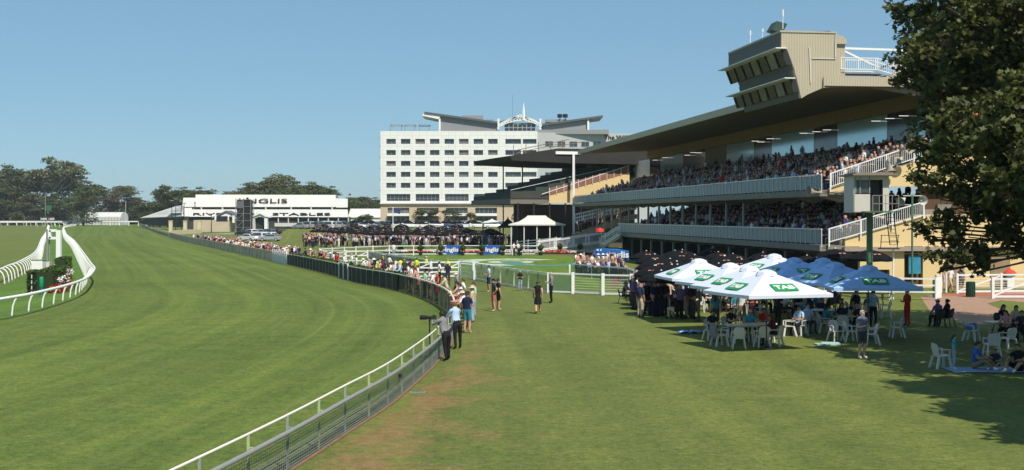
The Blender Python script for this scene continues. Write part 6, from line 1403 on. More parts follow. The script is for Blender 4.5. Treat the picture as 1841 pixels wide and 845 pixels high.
at_chair(PC, 1278, 612, .3, 'white plastic chair under the man in sunglasses', 'man in a white t-shirt and black vest with sunglasses, seated facing the camera', 'black', 'charcoal', pose='sit2', hair='black', hi=True, skin=1)
at_chair(PC, 1346, 611, .1, 'white plastic chair under the man in turquoise', 'man in a turquoise t-shirt and pale cap seated at the front table facing the camera', 'turquoise', 'black', pose='sit2', hat='cap', hatc='beige', hi=True, skin=1, fat=1.15)
at_chair(PC, 1310, 606, .6, 'white plastic chair at the back left of the front table', 'person in black leaning over the front table, back left seat', 'black', 'black', pose='sit2', hair='black', hi=True)
at_chair(PC, 1375, 606, -.5, 'white plastic chair at the back right of the front table', 'person with a red top at the back right seat of the front table', 'red', 'navy', pose='sit2', hi=True, skin=2)
def table(kind, x, y, rz, lb): p = G(x, y); dup(tbp[kind], (p.x, p.y, 0), rz, lb)
table('dining_table', 1334, 616, .1, 'white plastic table at the front with four chairs pulled up'); table('round_table', 1372, 614, .1, 'round white table beside the front umbrella pole')
p = G(1287, 592); person((p.x, p.y, 0), 2.6, 'stand', 'teal', 'charcoal', 'woman with long brown hair and a dark teal top standing behind the front table', hair='brown', hstyle='long', hi=True, sc=.95)
p = G(1334, 588); person((p.x, p.y, 0), 2.9, 'stand', 'white', 'khaki', 'man with a striped white shirt standing under the second white umbrella', hi=True, outfit=2)
p = G(1398, 590); person((p.x, p.y, 0), 2.2, 'hold', 'navy', 'black', 'man in a navy shirt with a red cap standing right of the front pole', hat='cap', hatc='red', hi=True)
p = G(1352, 590); person((p.x, p.y, 0), .2, 'hold', 'burgundy', 'black', 'woman in dark red standing beneath the third white umbrella', hair='brown', hstyle='long')
at_chair(PC, 1418, 604, -1.6, 'tall white chair with a teal bag, between the front table and the pale shirted men')
at_chair(PC, 1437, 603, -.8, 'white plastic chair under the man in the pale blue shirt', 'man in a pale blue shirt seated sideways in the shade', 'lightblue', 'black', hi=True, skin=1, pose='sit')
at_chair(PC, 1452, 598, .3, 'white plastic chair behind the man in the pale blue shirt', 'second man in a pale shirt seated close behind the first', 'lightblue', 'charcoal', hi=True)
at_chair(PC, 1258, 562, -.2, 'empty white plastic chair with slotted back at the far left'); table('round_table', 1256, 552, .2, 'round white table with the slotted chair at the far left'); table('dining_table', 1345, 562, 0, 'white table in the sun gap between the white umbrellas')
r = thing('picnic_rug', 'crumpled blue and white rug on the sunlit grass left of the tables', 'rug', G(1243, 598)); q = MB(); c = G(1243, 598); vs = []; fs = []
for i in range(9):
    for j in range(5): vs.append((c.x-.55+1.05*i/8, c.y-.5+.9*j/4, .03+.07*abs(math.sin(i*2.1+j*1.7))*(0 < i < 8)))
fs = [(i*5+j, (i+1)*5+j, (i+1)*5+j+1, i*5+j+1) for i in range(8) for j in range(4)]; q.add(vs, fs); q.m = [k % 3 % 2 for k in range(len(fs))]; q.build('cloth', [M('rug_blue', (.05, .25, .55), .8, .2, 6), M('rug_white', (.55, .65, .75), .8, .1, 5)], r)
# far left table group next to the ring fence
at_chair(WC, 1120, 546, 1.5, 'dark wicker chair at the left end of the far table', 'man in navy with a dark hat seated at the left end of the far table', 'navy', 'black', hat='sun', hatc='black', pose='sit2')
p = G(1148, 551); person((p.x, p.y, 0), math.pi+.2, 'stand', 'white', 'grey', 'man in white shirt and grey trousers standing back to camera by the far table', hair='grey', hi=True, outfit=0, sc=1.0, fat=1.08)
table('dining_table', 1152, 541, 0, 'far table at the left with people gathered round'); table('dining_table', 1192, 546, 0, 'second far table at the left, under no umbrella')
at_chair(WC, 1134, 538, .4, 'dark wicker chair behind the far left table', 'person in white seated behind the far left table', 'white', 'black', pose='sit2')
at_chair(WC, 1164, 548, 3.3, 'dark wicker chair right of the standing man in white', 'woman in pink and red seated right of the standing man in white', 'pink', 'burgundy', hair='red', pose='sit2')
at_chair(WC, 1180, 550, 4.6, 'dark wicker chair with a large seated man in navy', 'large man in a navy shirt seated facing left at the far tables', 'navy', 'black', pose='sit2', fat=1.2)
at_chair(WC, 1205, 553, 2.8, 'dark wicker chair with its back to the camera, right of the man in navy'); at_chair(WC, 1222, 552, 3.4, 'dark wicker chair beside the slim white pole'); at_chair(WC, 1218, 540, .3, 'dark wicker chair on the far side of the second table', 'person in blue seated at the far side of the second table', 'blue', 'black', pose='sit2')
for i, (x, y, tp_, lb) in enumerate(((1176, 536, 'black', 'woman in black standing behind the far tables'), (1190, 534, 'charcoal', 'person in charcoal standing near the ring fence behind the tables'), (1244, 533, 'black', 'person in black standing left of the first white umbrella pole'), (1300, 536, 'black', 'person in black under the rear white umbrellas'), (1212, 530, 'white', 'person in white standing among the dark umbrellas'))):
    p = G(x, y); person((p.x, p.y, 0), rng.uniform(0, 6), ['hold', 'stand'][i % 2], tp_, 'black', lb)
# groups in the shade on the right
G_ = [(1480, 585), (1515, 598), (1330, 575), (1440, 572), (1560, 572), (1400, 562), (1290, 560), (1475, 560)]
tops = ['black', 'charcoal', 'white', 'navy', 'burgundy', 'lightblue', 'teal', 'purple', 'grey', 'black']; k = 0
for gi, (x, y) in enumerate(G_):
    table('round_table', x, y, gi*.7, 'white round table in the umbrella shade, table group %s from the camera side' % nth(gi+1)); c = G(x, y)
    for si, a in enumerate((0, 1.6, 3.1, 4.6)):
        if rng.random() < .15: continue
        a += rng.uniform(-.3, .3); px, py = c.x+.85*math.sin(a), c.y-.85*math.cos(a); f = math.atan2(c.x-px, -(c.y-py)); kd = PC if rng.random() < .65 else WC
        chair(kd, px, py, f, '%s chair at shaded table group %s, seat %s clockwise' % ('white plastic' if kd == PC else 'dark wicker', nth(gi+1), nth(si+1)))
        if rng.random() < .92 and k < 30:
            t = tops[(k*3+gi) % 10]; person((px, py, -.02), f, ['sit', 'sit2'][k % 2], t, ['black', 'charcoal', 'beige'][k % 3], 'person in a %s top seated at shaded table group %s, seat %s clockwise' % (cw(t), nth(gi+1), nth(si+1)), hair=['brown', 'black', 'blond', 'grey'][k % 4], hstyle=['short', 'long'][k % 2], skin=k % 3); k += 1
for x, y, f, lb in ((1503, 614, .3, 'white plastic chair with a pale back standing alone beside the rug in the shade'), (1528, 614, 1.7, 'white plastic chair left of the person in the checked shirt'), (1566, 620, 4.7, 'white plastic chair right of the person in the checked shirt'), (1612, 607, 4.7, 'rightmost white plastic chair of the shaded group'), (1692, 662, 1.75, 'white plastic chair nearest the camera at the right, beside the small girl'), (1747, 613, .8, 'white plastic chair loaded with blue bags on the right'), (1783, 640, 3.1, 'pale chair seen from behind at the right hand table'), (1812, 628, 3.5, 'white plastic chair by the right frame edge table')):
    at_chair(PC, x, y, f, lb)
for x, y, f, lb in ((1594, 548, 4.4, 'empty dark wicker chair standing in the sun right of the blue looking umbrellas'), (1497, 548, .6, 'dark wicker chair in the sun gap under the shaded umbrellas'), (1580, 548, 1.2, 'dark wicker chair left of the empty sunny one')): at_chair(WC, x, y, f, lb)
p = G(1550, 645); person((p.x, p.y, 0), .35, 'hold', 'checked', 'charcoal', 'person in a dark checked shirt and long shorts standing in the shade with pale shoes', hi=True, outfit=2, shoes='white', hair='grey', sc=1.0)
p = G(1570, 590); person((p.x, p.y, 0), 2.6, 'stand', 'lightblue', 'black', 'man in a light blue shirt standing under the right shaded umbrella', hi=True)
p = G(1540, 590); person((p.x, p.y, 0), .6, 'stand', 'black', 'black', 'person in black standing at the pole of the right shaded umbrella')
p = G(1631, 586); person((p.x, p.y, 0), -1.2, 'hold', 'red', 'red', 'woman in a red coat and trousers standing at the edge of the tree shade', hi=True, outfit=0, hair='black', hstyle='bun', sc=.97)
at_chair(WC, 1686, 588, 3.4, 'dark chair of the left person with the pale hat seated in the shade', 'person in purple with a striped pale hat seated back to the camera', 'purple', 'black', hat='cap', hatc='denim', pose='sit')
at_chair(WC, 1703, 587, 3.9, 'dark chair of the curly haired person seated in the shade', 'person with wild curly hair seated beside the one with the pale hat', 'black', 'black', hair='black', hstyle='bun', pose='sit', skin=2)
table('dining_table', 1800, 610, .1, 'white table at the right edge with people along its far side')
for i, (x, y, tp_, lb) in enumerate(((1800, 598, 'navy', 'person in navy seated at the far side of the right edge table'), (1825, 600, 'beige', 'woman in beige with dark long hair seated at the right edge table'), (1838, 612, 'charcoal', 'person in charcoal seated at the frame edge'), (1812, 612, 'pink', 'girl in pink seated at the right edge table'))):
    at_chair(WC, x, y, .3-.4*i, ['dark chair at the right edge table, far left seat', 'dark chair at the right edge table, far middle seat', 'dark chair at the right edge table, seat at the frame edge', 'dark chair at the right edge table, near seat'][i], lb, tp_, 'black', pose='sit2', hair='black', hstyle='long')
p = G(1715, 664); person((p.x, p.y, 0), 1.2, 'stand', 'turquoise', 'denim', 'small girl in a turquoise patterned top and jeans standing beside the right chair', hi=True, sc=.66, hair='brown', hstyle='long', shoes='white', outfit=1)
for x, y, tp_, f, lb in ((1752, 664, 'blue', .9, 'man in a blue shirt sitting on the picnic rug'), (1790, 664, 'navy', -.6, 'child in navy lying back on the picnic rug'), (1832, 668, 'black', -.8, 'person in black sitting on the rug at the frame edge')):
    p = G(x, y); person((p.x, p.y, .02), f, 'ground', tp_, ['khaki', 'navy', 'black'][x % 3], lb, hi=True, outfit=1 if tp_ == 'blue' else 2, skin=1, shoes='white', sc=.75 if 'child' in lb else 1)
r = thing('picnic_rug', 'pale blue picnic rug under the family sitting at the right', 'rug', G(1790, 668)); q = MB(); c = G(1790, 666); vs = []
for i in range(9):
    for j in range(5): vs.append((c.x-1.6+3.4*i/8, c.y-.7+1.4*j/4, .015+.02*abs(math.sin(i*2.3+j*1.3))))
q.add(vs, [(i*5+j, (i+1)*5+j, (i+1)*5+j+1, i*5+j+1) for i in range(8) for j in range(4)]); q.build('cloth', M('rug_pale', (.25, .38, .55), .8, .3, 5), r)
r = thing('picnic_rug', 'folded pale green towel lying on the shaded grass beside a chair', 'rug', G(1490, 622)); q = MB(); c = G(1488, 620); q.box(c+Vector((0, 0, .03)), (1.0, .5, .05), rz=.1); q.box(c+Vector((.1, .05, .075)), (.7, .35, .04), rz=-.1); q.build('cloth', M('towel_green', (.35, .5, .48), .85, .1, 6), r)
r = thing('bag', 'blue and white bag lying on the loaded chair at the right', 'bag', G(1747, 613)); p = G(1747, 613); q = MB(); q.ball(p+Vector((0, 0, .58)), (.2, .16, .16), 10); q.ball(p+Vector((.1, -.05, .66)), (.12, .1, .1), 8); q.build('cloth', M('bag_blue', (.08, .2, .5), .7, .5, 9), r)
for x, y, lb in ((1236, 560, 'slim white pole standing in front of the far tables'),):
    r = thing('marker_pole', lb, 'pole', G(x, y)); q = MB(); q.tube([G(x, y), G(x, y)+Vector((0, 0, 1.9))], .03, 8); q.build('shaft', OFFW, r); q = MB(); q.lathe([(.14, 0), (.14, .03), (.04, .05)], G(x, y), 8); q.build('foot', DARK, r)
# people at the gates on the right
for x, y, tp_, bt, f, lb in ((1709, 526, 'white', 'beige', .5, 'woman in white walking in through the gate by the cream wall'), (1728, 527, 'grey', 'charcoal', -.6, 'tall man in pale grey with white cap by the gate'), (1697, 522, 'orange', 'beige', 1, 'person in orange behind the slim white posts')):
    p = G(x, y); person((p.x, p.y, 0), f, 'walk' if x == 1709 else 'stand', tp_, bt, lb, hat='cap' if 'cap' in lb else None, hair='brown', outfit=2)
for o in list(chp.values())+list(tbp.values()): purge(o)
# ---- the crowds: individuals up to 300, then one crowd object
pal_top = ['white', 'white', 'black', 'pink', 'grey', 'navy', 'white', 'beige', 'burgundy', 'lightblue', 'white', 'red', 'charcoal', 'pink', 'mint', 'black', 'purple', 'salmon']
pal_bot = ['black', 'charcoal', 'beige', 'white', 'navy', 'denim']; hairs = ['brown', 'black', 'blond', 'brown', 'grey']
def crowd_person(x, y, rz, pose, place, i, grp):
    t = pal_top[int(rng.integers(len(pal_top)))]; b = pal_bot[int(rng.integers(6))]; ht = 'sun' if rng.random() < .16 else None
    person((x, y, 0), rz, pose, t, b, '%sperson in %s %s, %s from left' % ('sun hatted ' if ht else '', cw(t), place, nth(i)), outfit=int(rng.integers(3)), hair=hairs[int(rng.integers(5))], hstyle='long' if rng.random() < .35 and pose != 'lean' else 'short', hat=ht, sc=rng.uniform(.92, 1.04), skin=int(rng.integers(4)) if rng.random() < .4 else 0, group=grp)
spec = []; i = 0; y = 86.
while y < 100: i += 1; q = FNC(y, 1.75+rng.uniform(-.2, .3)); spec.append((q.x, q.y, fence_face(y)+rng.uniform(-.4, .4), 'lean' if rng.random() < .5 else 'hold', 'behind the fence hedge')); y += rng.uniform(.6, 1.1)
y = 101.
while y < 128: q = FNC(y, 1.8+rng.uniform(-.2, .4)); spec.append((q.x, q.y, fence_face(y)+rng.uniform(-.5, .5), ['lean', 'stand', 'hold'][int(rng.integers(3))], 'behind the yellow topped fence')) if rng.random() < (.35 if y < 112 else .95) else None; y += rng.uniform(.6, 1.2)
y = 129.
while y < 205: q = FNC(y, .5+rng.uniform(-.1, 1.5)*(rng.random() < .5)); spec.append((q.x, q.y, fence_face(y)+rng.uniform(-.6, .6), 'lean' if rng.random() < .6 else 'stand', 'along the grey palings')); y += rng.uniform(.55, 1.15)
spec.sort(key=lambda s: s[0]/s[1])
for i, (x, y, rz, ps, pl) in enumerate(spec): crowd_person(x, y, rz, ps, pl, i+1, 'spectators lining the track')
budget = 300-NP; print('individuals so far', NP)
# front of the far lawn crowd
spec = []
for k in range(int(budget*.55)):
    x = rng.uniform(545, 905); yy = rng.uniform(437, 447); p = G(x, yy); spec.append((p.x, p.y, rng.uniform(0, 6.28), ['stand', 'hold', 'stand2', 'hips'][k % 4], 'in the far lawn crowd'))
spec.sort(key=lambda s: s[0]/s[1])
for i, s in enumerate(spec): crowd_person(*s[:4], s[4], i+1, 'crowd on the far lawn')
spec = []
for k in range(18): x = rng.uniform(1036, 1120); p = G(x, rng.uniform(484, 494)); spec.append((p.x, p.y+2, rng.uniform(-1, 1)+1.5, 'stand' if k % 3 else 'hold', 'behind the glass fence'))
spec.sort(key=lambda s: s[0]/s[1])
for i, s in enumerate(spec): crowd_person(*s[:4], s[4], i+1, 'packed group by the parade ring')
spec = []
for k in range(300-NP):
    if k % 3 == 0: p = G(rng.uniform(895, 1010), rng.uniform(436, 446)); pl = 'between the tents and the ring'
    else: u = UMB2[int(rng.integers(len(UMB2)))]; p = Vector((u[0]+rng.uniform(-1.2, 1.2), u[1]+rng.uniform(-1.2, 1.2), 0)); pl = 'below the stand'
    spec.append((p.x, p.y, rng.uniform(0, 6.28), 'stand', pl))
spec.sort(key=lambda s: s[0]/s[1])
for i, s in enumerate(spec): crowd_person(*s[:4], s[4], i+1, 'people around the stands')
def mass(name, label, items):
    """many small figures as one object: items are (position, heading, pose, scale)"""
    cols = ['white', 'black', 'navy', 'grey', 'purple', 'lightblue', 'charcoal', 'red', 'beige', 'burgundy', 'purple']; mats = [CLM[c] for c in cols]+[SKIN[0], SKIN[1], HAIR['black'], HAIR['brown'], CLM['beige']]
    V = []; Fl = []; Ft = []; Mi = []; off = 0; base = len(cols)
    for k_, (p, rz, pose, sc) in enumerate(items):
        mb, J = body_template(pose, 1, False) if False else low_template(pose); v = mb[0]*sc; c, s = math.cos(rz), math.sin(rz)
        V.append(np.stack([v[:, 0]*c-v[:, 1]*s+p[0], v[:, 0]*s+v[:, 1]*c+p[1], v[:, 2]+p[2]], 1)); Ft.append(mb[1]+off); off += len(v)
        lut = np.array([base+int(rng.integers(2)), rng.choice([0, 0, 1, 1, 1, 2, 2, 2, 3, 3, 4, 5, 5, 6, 6, 6, 8, 9, 10]+([7] if k_ % 9 == 0 else [])), rng.choice([1, 2, 6, 8]), 1, base+2+int(rng.random() < .4)+(2 if rng.random() < .15 else 0)]); Mi.append(lut[mb[2]])
    V = np.concatenate(V); Ft = np.concatenate(Ft); Mi = np.concatenate(Mi); me = bpy.data.meshes.new(name)
    me.vertices.add(len(V)); me.vertices.foreach_set('co', V.astype(np.float32).ravel()); me.loops.add(Ft.size); me.loops.foreach_set('vertex_index', Ft.ravel().astype(np.int32)); me.polygons.add(len(Ft)); me.polygons.foreach_set('loop_start', np.arange(0, Ft.size, 4, dtype=np.int32))
    for m in mats: me.materials.append(m)
    me.polygons.foreach_set('material_index', Mi.astype(np.int32)); me.update(calc_edges=True); me.validate(); o = bpy.data.objects.new(name, me); COL.objects.link(o); return tag(o, label, 'crowd', kind='stuff')
_LT = {}
def low_template(pose):
    if pose in _LT: return _LT[pose], None
    V, Fc, J = skin_body(pose, 0); cen = np.array([V[list(f)].mean(0) for f in Fc]); nb_ = nearest(cen, J); mi = []; fs = []
    for f, b in zip(Fc, nb_):
        t = BONES[b][2]; m = {'t': 1, 's': 0, 'u': 1, 'f': 0, 'b': 2, 'c': 2, 'o': 3}[t]; f = list(f)
        if len(f) == 3: f = f+[f[2]]
        if len(f) != 4: continue
        fs.append(f); mi.append(m)
    h = MB(); hc = Vector(J['hc']); h.ball(hc+Vector((0, .012, .03)), (.09, .10, .1), 6); o = len(V); 
    fv = [tuple(q) if len(q) == 4 else tuple(q)+(q[-1],) for q in h.f]
    V = np.concatenate([V, np.array(h.v)]); fs += [[o+i for i in q] for q in fv]; mi += [4]*len(fv)
    _LT[pose] = (V, np.array(fs), np.array(mi)); return _LT[pose], None
items = []
for k in range(11):                                       # upper tier rows
    a = .8
    while a < LEN-2:
        if rng.random() < (.88 if k < 7 else .5 if k < 9 else .12)*(1 if a < 88 else .4): p = S(a, .3+1.05*k+.62, FL2+.36*k+(.02 if k else 0)); items.append((p, math.radians(7.6)-math.pi/2+rng.uniform(-.5, .5), 'sit' if rng.random() < .85 else 'stand', rng.uniform(.92, 1.05)))
        a += rng.uniform(.55, .8)
for k in range(9):
    a = .8
    while a < 64:
        if rng.random() < (.8 if k < 4 else .5): p = S(a, .3+1.05*k+.62, FL1+.36*k); items.append((p, math.radians(7.6)-math.pi/2+rng.uniform(-.5, .5), 'sit' if rng.random() < .85 else 'stand', rng.uniform(.92, 1.05)))
        a += rng.uniform(.6, 1.0)
for k in range(30): p = OT(rng.uniform(.5, 8), rng.uniform(1, 12), 0); items.append((Vector((p.x, p.y, 7.9+.31*(p.x-5.7))), 0, 'sit', 1))
for k in range(46): a_, b_ = A(1036, 405, 190), A(1136, 378, 190); t = rng.random(); p = a_.lerp(b_, t); items.append((Vector((p.x, rng.uniform(185, 195), p.z-.9)), 1.5, 'stand', 1))
mass('seated_crowd', 'dense crowd filling both tiers of the main grandstand and the steps beside it', items)
items = []
for k in range(620): x = rng.uniform(545, 905); p = G(x, rng.uniform(427, 445)); items.append((p, rng.uniform(0, 6.28), 'stand', rng.uniform(.92, 1.05)))
for k in range(60): p = G(rng.uniform(896, 1010), rng.uniform(428, 442)); items.append((p, rng.uniform(0, 6.28), 'stand', 1))
for k in range(90): u = UMB2[int(rng.integers(len(UMB2)))]; items.append((Vector((u[0]+rng.uniform(-1.3, 1.3), u[1]+rng.uniform(-1.3, 1.3), 0)), rng.uniform(0, 6.28), 'stand' if rng.random() < .4 else 'sit', 1))
for k in range(130): p = FNC(rng.uniform(135, 235), rng.uniform(.8, 3.0)); items.append((p, rng.uniform(0, 6), 'stand', 1))
for k in range(85): p = G(rng.uniform(1036, 1122), rng.uniform(482, 496)); items.append((p, rng.uniform(1, 2.4), 'sit', 1))
for k in range(110): u = UMB2[int(rng.integers(len(UMB2)))]; items.append((Vector((u[0]+rng.uniform(-1.3, 1.3), u[1]+rng.uniform(-1.3, 1.3), 0)), rng.uniform(0, 6.28), 'stand' if rng.random() < .6 else 'sit', 1))
mass('standing_crowd', 'deep standing crowd beneath the black umbrellas and behind the front ranks', items)
# ---------------------------------------------------------------- trees
def leaves_obj(name, C, size, mat, parent, seed=1, lobes=True, up=.3):
    """one mesh of many leaf shaped faces at the points C"""
    g = np.random.default_rng(seed); n = len(C)
    nr = g.normal(size=(n, 3)); nr[:, 2] = np.abs(nr[:, 2])+up; nr /= np.linalg.norm(nr, axis=1)[:, None]
    t = np.cross(nr, g.normal(size=(n, 3))); t /= np.linalg.norm(t, axis=1)[:, None]; b = np.cross(nr, t)
    if lobes: pr = np.array([(0, -.55), (.42, -.42), (.30, -.12), (.62, .12), (.22, .22), (0, .68), (-.22, .22), (-.62, .12), (-.30, -.12), (-.42, -.42)])
    else: pr = np.array([(-.5, -.1), (0, -.5), (.5, 0), (.1, .5)])
    s = size*g.uniform(.65, 1.35, n); m = len(pr)
    V = C[:, None, :]+(t[:, None, :]*pr[None, :, 0:1]+b[:, None, :]*pr[None, :, 1:2])*s[:, None, None]
    V += nr[:, None, :]*(np.abs(pr[:, 0])[None, :, None]*s[:, None, None]*.25)
    V = V.reshape(-1, 3)-np.array(parent_loc(parent)); me = bpy.data.meshes.new(name)
    me.vertices.add(len(V)); me.vertices.foreach_set('co', V.astype(np.float32).ravel()); me.loops.add(n*m); me.loops.foreach_set('vertex_index', np.arange(n*m, dtype=np.int32)); me.polygons.add(n); me.polygons.foreach_set('loop_start', np.arange(0, n*m, m, dtype=np.int32))
    me.materials.append(mat); me.update(calc_edges=True); o = bpy.data.objects.new(name, me); COL.objects.link(o); o.parent = parent; return o
BARK = M('bark', (.16, .12, .085), .9, .4, 3, bump=.4); GUM = M('gum_bark', (.42, .38, .33), .8, .3, .6)
PLANE = leafmat('plane_leaf', (.032, .050, .012), (.115, .125, .034), .45)
def plane_tree(name, label, trunk, clumps, nleaf, size, seed):
    """clumps are (centre, radius, weight); limbs reach from the trunk to every clump"""
    r = thing(name, label, 'tree', trunk); g = np.random.default_rng(seed); q = MB(); T = Vector(trunk)
    q.tube([T, T+Vector((.1, .1, 1.5)), T+Vector((-.1, .1, 3.6)), T+Vector((0, 0, 6.5)), T+Vector((.1, .2, 10)), T+Vector((0, 0, 13))], [.62, .45, .4, .32, .2, .08], 12); q.build('trunk', BARK, r, True)
    q = MB()
    for c, rad, w_ in clumps:
        c = Vector(c); z0 = max(2.6, min(11, c.z-1.0-.25*(c-T).length)); a = T+Vector((0, 0, z0)); m = a.lerp(c, .5)+Vector((0, 0, .3+.05*(c-a).length)); q.tube([a, m, c], [.06+.02*rad, .05+.012*rad, .02], 6)
        for _ in range(3): v = Vector(g.normal(size=3)).normalized()*rad*.75; q.tube([m.lerp(c, .55), c+v*.4, c+v], [.03, .02, .008], 4)
    q.build('limbs', BARK, r); W = np.array([w_*rad**2.2 for c, rad, w_ in clumps]); W /= W.sum(); cnt = g.multinomial(nleaf, W); C = []
    for (c, rad, w_), k in zip(clumps, cnt):                # sprays: leaves gather on many small twigs
        ns = max(4, int(k/26)); v = g.normal(size=(ns, 3)); v /= np.linalg.norm(v, axis=1)[:, None]; tw = np.array(c)+v*rad*(g.random((ns, 1))**.40)*np.array([1, 1, .85]); ix = g.integers(ns, size=k); C.append(tw[ix]+g.normal(size=(k, 3))*np.array([.24, .24, .16])*(.6+.25*rad/1.3))
    leaves_obj('crown', np.concatenate(C), size, PLANE, r, seed); return r
def ac(x, y, Y): return A(x, y, Y)
cl1 = []
def K(x, y, rpx, Y, w_=1.): s = F/Y; cl1.append((ac(x, y, Y), rpx/s, w_))
for a in ((1612, 12, 22, 51), (1640, 22, 30, 51), (1672, 30, 38, 50), (1712, 18, 45, 45), (1760, 20, 55, 46), (1815, 20, 55, 45), (1655, 95, 18, 48), (1632, 82, 12, 48), (1668, 62, 22, 46),
          (1600, 106, 9, 50), (1622, 132, 24, 50), (1645, 148, 30, 50), (1612, 150, 16, 50), (1668, 110, 34, 49), (1700, 95, 50, 48), (1680, 160, 42, 49), (1720, 150, 60, 47), (1780, 110, 70, 46), (1835, 90, 60, 45),
          (1668, 205, 30, 48), (1700, 230, 50, 47), (1650, 228, 16, 48), (1645, 262, 18, 47), (1665, 280, 28, 46), (1700, 300, 45, 46), (1760, 220, 70, 45), (1820, 200, 70, 44), (1750, 300, 65, 45), (1815, 300, 70, 44),
          (1658, 322, 26, 46), (1640, 318, 12, 46), (1690, 350, 34, 45), (1735, 370, 50, 45), (1790, 370, 60, 44), (1835, 380, 50, 44), (1645, 408, 16, 45), (1672, 400, 22, 45), (1700, 420, 34, 45), (1740, 430, 36, 44.5), (1668, 430, 16, 45),
          (1690, 458, 22, 44.5), (1720, 468, 26, 44), (1752, 475, 22, 44), (1765, 448, 20, 44), (1700, 485, 9, 44), (1752, 492, 10, 44), (1800, 425, 34, 44), (1832, 430, 32, 44), (1835, 455, 14, 44), (1885, 60, 70, 46), (1890, 180, 80, 44), (1890, 300, 80, 44), (1880, 400, 60, 43), (1790, 235, 62, 39.5), (1745, 205, 50, 41), (1830, 330, 64, 38.5), (1705, 255, 40, 42.5), (1838, 160, 60, 39)): K(*a)
for (X, Y, Z, rr) in ((18.2, 49.5, 11.5, 2.4), (19.5, 53, 13.5, 2.6), (19.3, 50.5, 15.5, 2.8), (21, 47, 15, 3), (22.5, 52, 16.5, 3.2), (22, 56, 13, 3), (24.5, 48, 16, 3.2), (21, 43, 13, 2.8), (19.5, 41, 10.5, 2.2), (18.5, 38, 8.6, 1.9), (20.5, 36.5, 10, 2.3), (22.5, 39, 12.5, 2.8), (19.2, 34.5, 8, 1.8), (22, 34.5, 9, 2.4), (25, 36, 11, 2.8),
                      (25, 42, 14, 3.2), (27.5, 45, 12, 3.5), (28, 51, 12, 3.5), (25, 56, 10, 3.2), (21.5, 45.5, 8.5, 2.4), (25.5, 39, 8, 3), (18.6, 46, 9, 2.0), (18.7, 43, 7.2, 1.7), (23, 49, 8, 2.5), (18.1, 52.5, 12.8, 1.2), (16.7, 36.5, 7, 1.7), (18.5, 36, 6.5, 1.8), (17.2, 34, 8, 1.7), (16.4, 39.5, 7.5, 1.4), (20.5, 38, 6.5, 2)):
    cl1.append((Vector((X, Y, Z)), rr, 1.0))
plane_tree('plane_tree', 'big dark leafy plane tree overhanging the right side of the lawn', (23.5, 48.5, 0), cl1, 92000, .20, 11)
cl2 = [(Vector((15.7+1.4*math.sin(k*1.7)+(k % 4)*2.1, 22.2+(k*2.9) % 8.5, 8.5+(k*1.3) % 4)), 1.6+.25*(k % 4), 1) for k in range(20)]
plane_tree('plane_tree', 'second plane tree out to the right whose shade falls on the foreground grass', (20, 27, 0), cl2, 36000, .26, 12)
# ---- distant trees: templates shared by copies
FAR = [leafmat('gum_leaf', (.070, .080, .032), (.155, .160, .068), .3), leafmat('dark_leaf', (.045, .066, .022), (.105, .128, .042), .3), leafmat('olive_leaf', (.075, .080, .035), (.15, .145, .07), .3), leafmat('pink_leaf', (.12, .08, .055), (.20, .13, .09), .2)]
def far_tree(seed, mat, bark, lobes, n=5200, openness=.5):
    g = np.random.default_rng(seed); r = thing('tree', 'x', 'tree'); q = MB(); tips = []
    def grow(p, d, L, rad, lev):
        e = p+d*L; m = p+d*L*.5+Vector(g.normal(size=3))*L*.06; q.tube([p, m, e], [rad, rad*.8, rad*.6], 6)
        if lev == 0: tips.append(e); return
        for k in range(int(g.integers(2, 4))+(lev > 2)):
            v = Vector(g.normal(size=3)); v.z = abs(v.z)*.5; nd = (d*.9+v.normalized()*(.75 if lev > 1 else 1.0)); nd.z = max(nd.z, .12); grow(e, nd.normalized(), L*g.uniform(.62, .85), rad*.58, lev-1)
        if lev < 3: tips.append(e)
    grow(Vector((0, 0, 0)), Vector((.05, 0, 1)), .30, .022, 4)
    zs = max(t.z for t in tips); k = .94/zs; q.v = [(x*k, y*k, z*k) for x, y, z in q.v]; tips = [t*k for t in tips]; q.build('trunk', bark, r, True)
    C = []; per = max(10, n//len(tips))
    for t in tips:
        rr = g.uniform(.05, .11); v = g.normal(size=(per, 3)); v /= np.linalg.norm(v, axis=1)[:, None]; v *= (g.random((per, 1))**.45); v[:, 2] = np.abs(v[:, 2])*.75-.12; C.append(np.array(t)+v*rr*np.array([1.25, 1.25, .75]))
    if not lobes:                                          # bushier: extra low clumps
        for _ in range(26):
            a = g.uniform(0, 6.28); c = np.array([math.cos(a)*g.uniform(.05, .3), math.sin(a)*g.uniform(.05, .3), g.uniform(.12, .75)]); v = g.normal(size=(per, 3)); v /= np.linalg.norm(v, axis=1)[:, None]; C.append(c+v*.1*(g.random((per, 1))**.4))
    leaves_obj('crown', np.concatenate(C), .026, mat, r, seed, False, .2); return r
T = [far_tree(21, FAR[0], GUM, True), far_tree(22, FAR[1], BARK, False), far_tree(23, FAR[0], GUM, True, 4200), far_tree(24, FAR[2], BARK, False), far_tree(25, FAR[1], BARK, True), far_tree(26, FAR[3], GUM, True, 2600), far_tree(27, FAR[0], GUM, False)]
KIND = ['tall spreading gum tree', 'dark bushy tree', 'open gum tree', 'olive brown tree', 'dark rounded tree', 'bare pinkish tree', 'full crowned gum tree']
